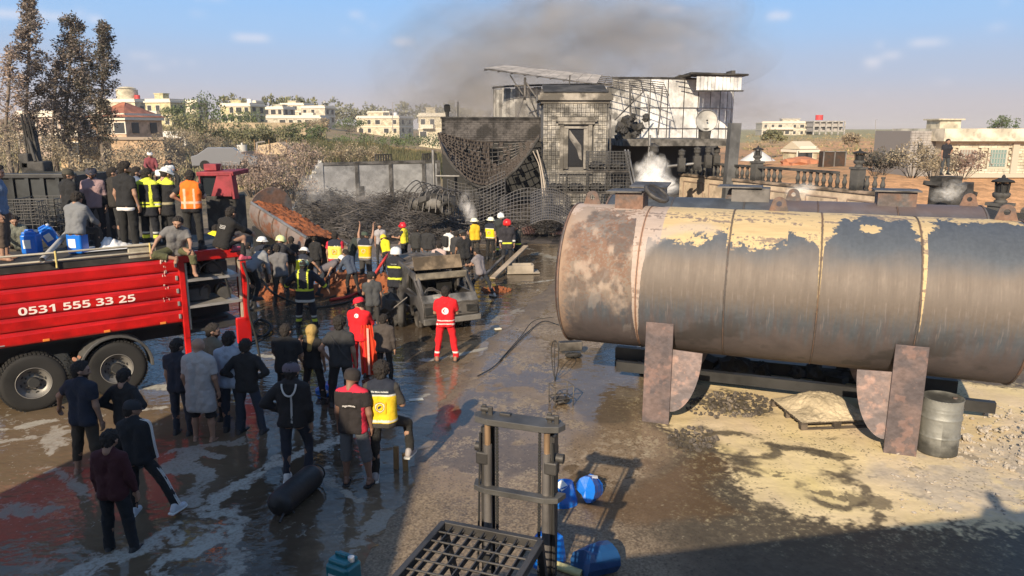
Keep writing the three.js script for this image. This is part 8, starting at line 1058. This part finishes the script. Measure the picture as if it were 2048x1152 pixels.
person('rescuer in pale yellow vest over red sleeves facing the debris', 674, 574, 444, 0, { w: 1.08, top: { c: [.5, .015, .04], sl: .6 }, bot: { c: NAVY }, vest: { c: [.70, .66, .12], paint: vestPaint([.70, .66, .12]) }, arms: ['loose', 'loose'], more: emb });
person('rescuer in white helmet and grey T-shirt bending to the right over the earth', 650, 590, 490, 78, { s: 1.0, lean: 62, nod: -25, top: { c: [.13, .115, .125] }, bot: { c: [.025, .032, .045] }, hat: 'helmet', hatC: WHITE, arms: [[[.1, -.6, .8], [0, -.35, .9]], 'down'], legs: ['fwd', 'rear'] });
person('rescuer in yellow vest raising both hands above his head', 733, 572, 455, 12, { top: { c: GREY, sl: .5 }, bot: { k: 'rolled', c: [.04, .038, .038], g: .008 }, vest: { c: [.78, .44, .01], paint: vestPaint([.78, .44, .01]) }, hat: 'cap', hatC: [.05, .07, .05], head: 55, arms: ['up', [[.1, .75, .5], [.0, 1, .3]]], more: emb });
person('man in pale grey T-shirt facing us beside the debris', 762, 525, 448, 165, { top: { c: [.34, .32, .33] }, bot: { c: CHAR }, beard: 1, head: 20 });
person('firefighter in white helmet and dark coat with yellow band, left of the van', 794, 622, 475, 14, { w: 1.08, top: { k: 'coat', c: [.016, .017, .024], paint: coatPaint2 }, bot: { c: [.016, .017, .024], g: .012 }, hat: 'fire', hatC: WHITE, arms: ['down', 'hang'], more: q => q.patch('coat_lettering', -.1, .1, .375, .425, coatT) });
person('rescuer in red helmet and yellow vest facing left behind the white helmet', 810, 528, 447, -70, { top: { c: CHAR }, bot: { c: BLACK }, vest: { c: [.70, .6, .04] }, hat: 'fire', hatC: [.6, .02, .03], arms: ['fwd', 'down'] });
person('man in black jacket with white sleeves behind the van, left', 833, 535, 455, 20, { top: { k: 'long', c: [.02, .02, .021] }, bot: { c: BLACK }, vest: { c: [.03, .03, .03], y0: -.1 }, head: 20 });
person('man in black jacket and hood behind the burnt van', 858, 540, 455, 0, { w: 1.1, top: { k: 'hoodie', c: [.026, .026, .028] }, bot: { c: [.06, .075, .1] } });
person('man in white hoodie with a black backpack behind the van', 898, 545, 455, 40, { top: { k: 'hoodie', c: [.66, .63, .60] }, bot: { c: BLACK }, more: q => { const b = new MB(); b.rbox(.28, .4, .14, .05, 0, 0, 0); const m = mesh('backpack', b.geo(), M.black, q.t); m.applyMatrix4(new THREE.Matrix4().makeBasis(q.X, q.U, q.Fw).setPosition(q.at(0, .3, -.2))); } });
person('man in pinkish T-shirt directly behind the burnt van', 879, 580, 485, 15, { w: 1.1, top: { c: [.44, .33, .30] }, bot: { c: BLACK }, head: -20 });
person('man in black T-shirt and cap leaning at the right side of the van', 930, 568, 460, -30, { top: { c: BLACK }, bot: { c: BLACK }, hat: 'cap', hatC: [.03, .03, .03], nod: 25, lean: 8, arms: ['down', 'loose'] });
person('man in grey T-shirt lunging left over the black hose right of the van', 962, 595, 482, -55, { s: 1.02, top: { c: [.20, .18, .19] }, bot: { c: [.022, .026, .036] }, lean: 16, roll: -6, arms: ['pull', 'pull'], legs: [[[.3, -.85, .45], [.1, -1, -.2]], [[.3, -.9, -.45], [.2, -1, -.3]]], shoe: [.5, .48, .45] });
person('rescuer in white helmet and ochre vest with harness, left of the group of firefighters', 950, 525, 438, -20, { top: { c: CHAR }, bot: { c: [.04, .037, .035] }, vest: { c: [.66, .42, .02] }, hat: 'helmet', hatC: [.78, .76, .55], arms: ['fwd', 'loose'] });
person('rescuer in cream helmet and bright yellow vest, middle of the group of firefighters', 981, 520, 436, 25, { top: { c: CHAR }, bot: { c: BLACK }, vest: helmetVest({ c: [.76, .6, .01] }), hat: 'helmet', hatC: [.78, .78, .6], more: emb });
person('firefighter in white helmet half hidden behind the bright yellow vest', 1001, 508, 427, 160, { top: { k: 'coat', c: [.03, .034, .034] }, bot: { c: BLACK, paint: pantBand }, hat: 'fire', hatC: WHITE });
person('firefighter in red helmet and long dark coat facing us', 1014, 535, 440, 172, { w: 1.06, top: { k: 'coat', c: [.026, .024, .03], paint: coatPaint2 }, bot: { c: [.02, .02, .024] }, hat: 'fire', hatC: [.62, .02, .02], arms: ['loose', 'loose'] });
person('bareheaded firefighter in dark coat at the right of the group', 1034, 528, 450, -120, { top: { k: 'coat', c: [.024, .026, .026], paint: coatPaint2 }, bot: { c: BLACK }, arms: ['fwd', 'hang'] });
person('man in black crouching over hoses behind the fire engine', 506, 618, 535, 40, { s: .98, lean: 45, nod: -5, top: { k: 'long', c: BLACK }, bot: { c: BLACK }, arms: ['reach', 'down'], legs: ['bent', 'st'] });
// --- on the fire engine
const deck = (label, x, y, top, a, o) => person(label, x, y, top, a, { h: DECK, ...o });
deck('man in blue hoodie and brown knee breeches, barefoot, at the left edge', 12, 520, 330, 70, { top: { k: 'hoodie', c: [.13, .18, .27] }, bot: { k: 'rolled', c: [.09, .065, .05], g: .02 }, bare: 1, nod: 12, arms: ['loose', 'hang'] });
deck('man in olive cap and black T-shirt standing behind the seated grey hoodie', 150, 494, 338, 25, { top: { c: BLACK }, bot: { c: BLACK }, hat: 'cap', hatC: [.055, .05, .036], head: 40, arms: ['hang', 'hang'], s: 1.0 });
deck('man in grey hoodie sitting on a blue jerrycan, back to us', 157, 0, 0, 4, { at: onPlane(157, 506, DECK + .02).setY(DECK + .40), seat: 1, s: 1.0, top: { k: 'hoodie', c: [.17, .175, .185] }, bot: { c: BLACK }, legs: ['sit', 'sit'], arms: ['knee', 'knee'], lean: 12, nod: 18, hat: 'long' });
deck('man in dusty pink shirt and dark cap facing us with a smile', 199, 486, 332, 158, { top: { k: 'long', c: [.33, .22, .22], n: 'shirt', paint: (x, y, z, a) => a > .0 ? BLACK : null }, bot: { c: [.02, .02, .025] }, hat: 'cap', hatC: [.04, .042, .06], beard: 1, arms: ['hang', 'loose'], s: 1.0 });
deck('dark haired man hidden between the pink shirt and the black T-shirt', 236, 484, 336, 30, { top: { c: [.03, .027, .025] }, bot: { c: CHAR }, head: 30, s: 1.0 });
deck('tall man in black T-shirt with a white undershirt hem', 262, 496, 326, 14, { top: { c: BLACK, hem: -.06 }, under: [.7, .68, .66], bot: { c: [.013, .013, .013], g: .012 }, hat: 'long', head: 35, arms: ['loose', 'loose'], beard: 1 });
deck('man in blue shirt half hidden behind the tall man', 283, 482, 328, 20, { top: { k: 'long', c: [.10, .125, .19] }, bot: { c: BLACK }, beard: 1, head: 40, s: 1.0 });
deck('firefighter in black coat with yellow green stripes standing on the engine, bareheaded', 305, 492, 336, 10, { top: { k: 'coat', c: [.012, .013, .018], paint: (x, y, z, a) => Math.abs(Math.abs(x) - .15) < .025 && y > .0 ? HIVIS : (y > -.03 && y < .01) || (y > .05 && y < .085) || y > .47 ? HIVIS : (a > .5 && a < .75 ? SILVER : null) }, bot: { c: [.012, .013, .018], g: .012, paint: pantBand }, head: 20, s: 1.0 });
deck('firefighter in white helmet looking down beside the orange vest', 341, 490, 333, 30, { top: { k: 'coat', c: [.014, .014, .016], paint: (x, y, z, a) => y > .47 ? HIVIS : a > -.2 && a < .25 && a !== -1 ? HIVIS : y > .02 && y < .07 ? [.30, .26, .16] : null }, bot: { c: BLACK, g: .012 }, hat: 'helmet', hatC: [.66, .66, .62], nod: 25, arms: ['fwd', 'phone'], s: 1.0 });
deck('man in bright orange reflective vest standing on the engine', 391, 498, 342, -6, { w: 1.05, top: { c: BLACK, sl: .7 }, bot: { c: [.02, .019, .018], g: .008 }, vest: { c: [.85, .16, .015], paint: (x, y, z) => Math.abs(Math.abs(x) - .1) < .022 && y < .42 ? [.78, .42, .30] : (y > .10 && y < .145) ? [.78, .42, .30] : null }, arms: ['akimbo', 'fwd'], head: -18 });
deck('man in grey T-shirt and olive trousers sitting on the edge, bare foot dangling', 348, 0, 0, 155, { at: onPlane(352, 512, DECK - .05).setY(DECK - .02), seat: 1, s: 1.0, top: { c: [.15, .145, .145] }, bot: { k: 'rolled', c: [.085, .085, .04], g: .012 }, bare: 1, legs: [[[.5, -.05, .85], [.05, -1, .05]], 'cross'], arms: ['knee', 'side'], lean: 22, roll: 8, head: 10, beard: 1 });
deck('man in black pullover with boxed lettering squatting on the engine edge', 446, 0, 0, 28, { at: onPlane(446, 508, DECK).setY(DECK + .12), seat: 1, s: 1.0, top: { k: 'long', c: [.014, .013, .013] }, bot: { c: BLACK }, legs: ['cross', [[.3, .25, 1], [.1, -1, -.2]]], arms: ['knee', 'reach'], lean: 18, roll: -6, shoe: [.5, .08, .12], more: q => q.patch('boxed_lettering', -.11, .06, .30, .40, boxedT) });
person('rescuer in yellow vest mostly hidden right of the orange vest', 428, 560, 380, 20, { h: 1.0, s: 1.0, top: { c: CHAR }, bot: { c: BLACK }, vest: { c: [.74, .6, .02] }, arms: ['down', 'down'], lean: 20 });
person('man in grey shirt hunched behind the squatting man on the engine', 492, 0, 0, 40, { at: atDepth(497, 500, 19.6).setY(1.9), seat: 1, s: 1.0, top: { k: 'long', c: [.22, .225, .235] }, bot: { c: BLACK }, legs: ['bent', 'bent'], arms: ['reach', 'reach'], lean: 52, nod: -10 });
person('boy in grey green shirt sitting low behind the man in the blue hoodie', 38, 500, 440, 150, { h: DECK, at: onPlane(38, 498, DECK).setY(DECK + .0), seat: 1, s: .86, top: { c: [.17, .175, .14] }, bot: { c: KHAKI }, legs: ['cross', 'cross'], arms: ['knee', 'knee'], lean: 15 });
person('man in black crouching among the wire cages behind the engine', 120, 0, 0, 60, { at: atDepth(120, 455, 19).setY(2.3), seat: 1, s: 1.0, top: { k: 'long', c: BLACK }, bot: { c: BLACK }, legs: ['squat', 'squat'], arms: ['reach', 'down'], lean: 25 });
person('person in dark red top sitting high up among the shrubs on a machine', 303, 0, 0, 150, { at: atDepth(303, 345, 34), seat: 1, s: 1.0, top: { k: 'long', c: [.20, .05, .06] }, bot: { c: [.22, .06, .06] }, legs: ['sit', 'sit'], arms: ['knee', 'knee'], hat: 'cap', hatC: WHITE });
person('rider with white body armour on a white motorcycle behind the firefighters', 333, 0, 0, 120, { at: atDepth(335, 352, 33), seat: 1, s: .9, top: { k: 'long', c: [.05, .045, .045] }, bot: { c: BLACK }, legs: ['sit', 'sit'], arms: ['fwd', 'fwd'], lean: 20 });
{ const p = atDepth(330, 372, 33), t = thing('motorcycle', 'white motorcycle raised behind the firefighters on the engine', 'motorcycle', p, -.5), b = new MB(); b.rbox(.9, .3, .3, .1, 0, .55, 0); b.rbox(.4, .35, .34, .12, .4, .75, 0); b.part('fairing', mat(WHITE, .4), t); for (const x of [-.6, .65]) { const w = new MB(); w.add(new THREE.TorusGeometry(.28, .07, 8, 20), M4(x, .28, 0)); w.part('wheel', M.rubber, t); } const k = new MB(); k.bar([.5, .9, -.3], [.5, .95, .3], .02); k.part('handlebar', M.black, t); const bx = new MB(); bx.box(3.4, p.y, 1.6, p.x - .5, p.y / 2 - .02, p.z); const o = bx.part('loading_ramp', M.soot); tag(o, 'dark platform behind the crowd on the fire engine', 'platform'); }
// --- far right
person('man in black T-shirt and grey trousers standing on the broken wall at the right', 1887, 0, 0, 176, { at: atDepth(1887, 350, 37.5), s: 1.0, top: { c: [.018, .018, .024] }, bot: { c: [.05, .055, .06] }, arms: ['akimbo', 'hang'], legs: ['wide', 'st'] });

for (const [x, z, a, l] of [[3.95, -1.3, 20, 'man in black watching from the right of the near roof'], [4.75, -1.5, -10, 'second man in black watching from the right of the near roof']]) person(l, 0, 0, 0, a, { at: V3(x, 3.9, z + .45), s: .95, top: { c: BLACK }, bot: { c: BLACK }, arms: ['akimbo', 'hang'] });
person('helper in dark green jacket carrying earth left of the raised hands', 705, 560, 462, 60, { lean: 20, top: { k: 'long', c: [.035, .042, .035], n: 'jacket' }, bot: { c: BLACK }, arms: ['reach', 'down'] });
person('man in black jacket watching from behind the rescuer in grey', 632, 566, 470, -8, { top: { k: 'long', c: [.02, .02, .022], n: 'jacket' }, bot: { c: BLACK } });

person('man in dark grey pullover with his back to the fire engine corner', 500, 585, 486, 30, { top: { k: 'long', c: [.05, .05, .055] }, bot: { c: BLACK }, arms: ['fwd', 'fwd'] });
person('man in black T-shirt and khaki trousers behind the stooping rescuer', 588, 572, 474, -20, { top: { c: BLACK }, bot: { c: KHAKI }, arms: ['down', 'hang'] });
person('man in dull blue shirt stepping over the earth toward the raised hands', 706, 592, 496, -50, { lean: 24, top: { k: 'long', c: [.06, .075, .11], n: 'shirt' }, bot: { c: BLACK }, arms: ['reach', 'down'], legs: ['fwd', 'rear'] });
person('rescuer in yellow vest bent over beside the burnt van, face hidden', 775, 545, 468, -30, { lean: 30, top: { c: CHAR }, bot: { c: BLACK }, vest: { c: [.74, .62, .02] }, hat: 'fire', hatC: [.7, .55, .03], arms: ['down', 'down'] });
person('man in charcoal shirt behind the van between black jacket and white hoodie', 914, 548, 462, 10, { top: { k: 'long', c: [.035, .035, .038], n: 'shirt' }, bot: { c: BLACK } });
renderer.render(scene, camera);
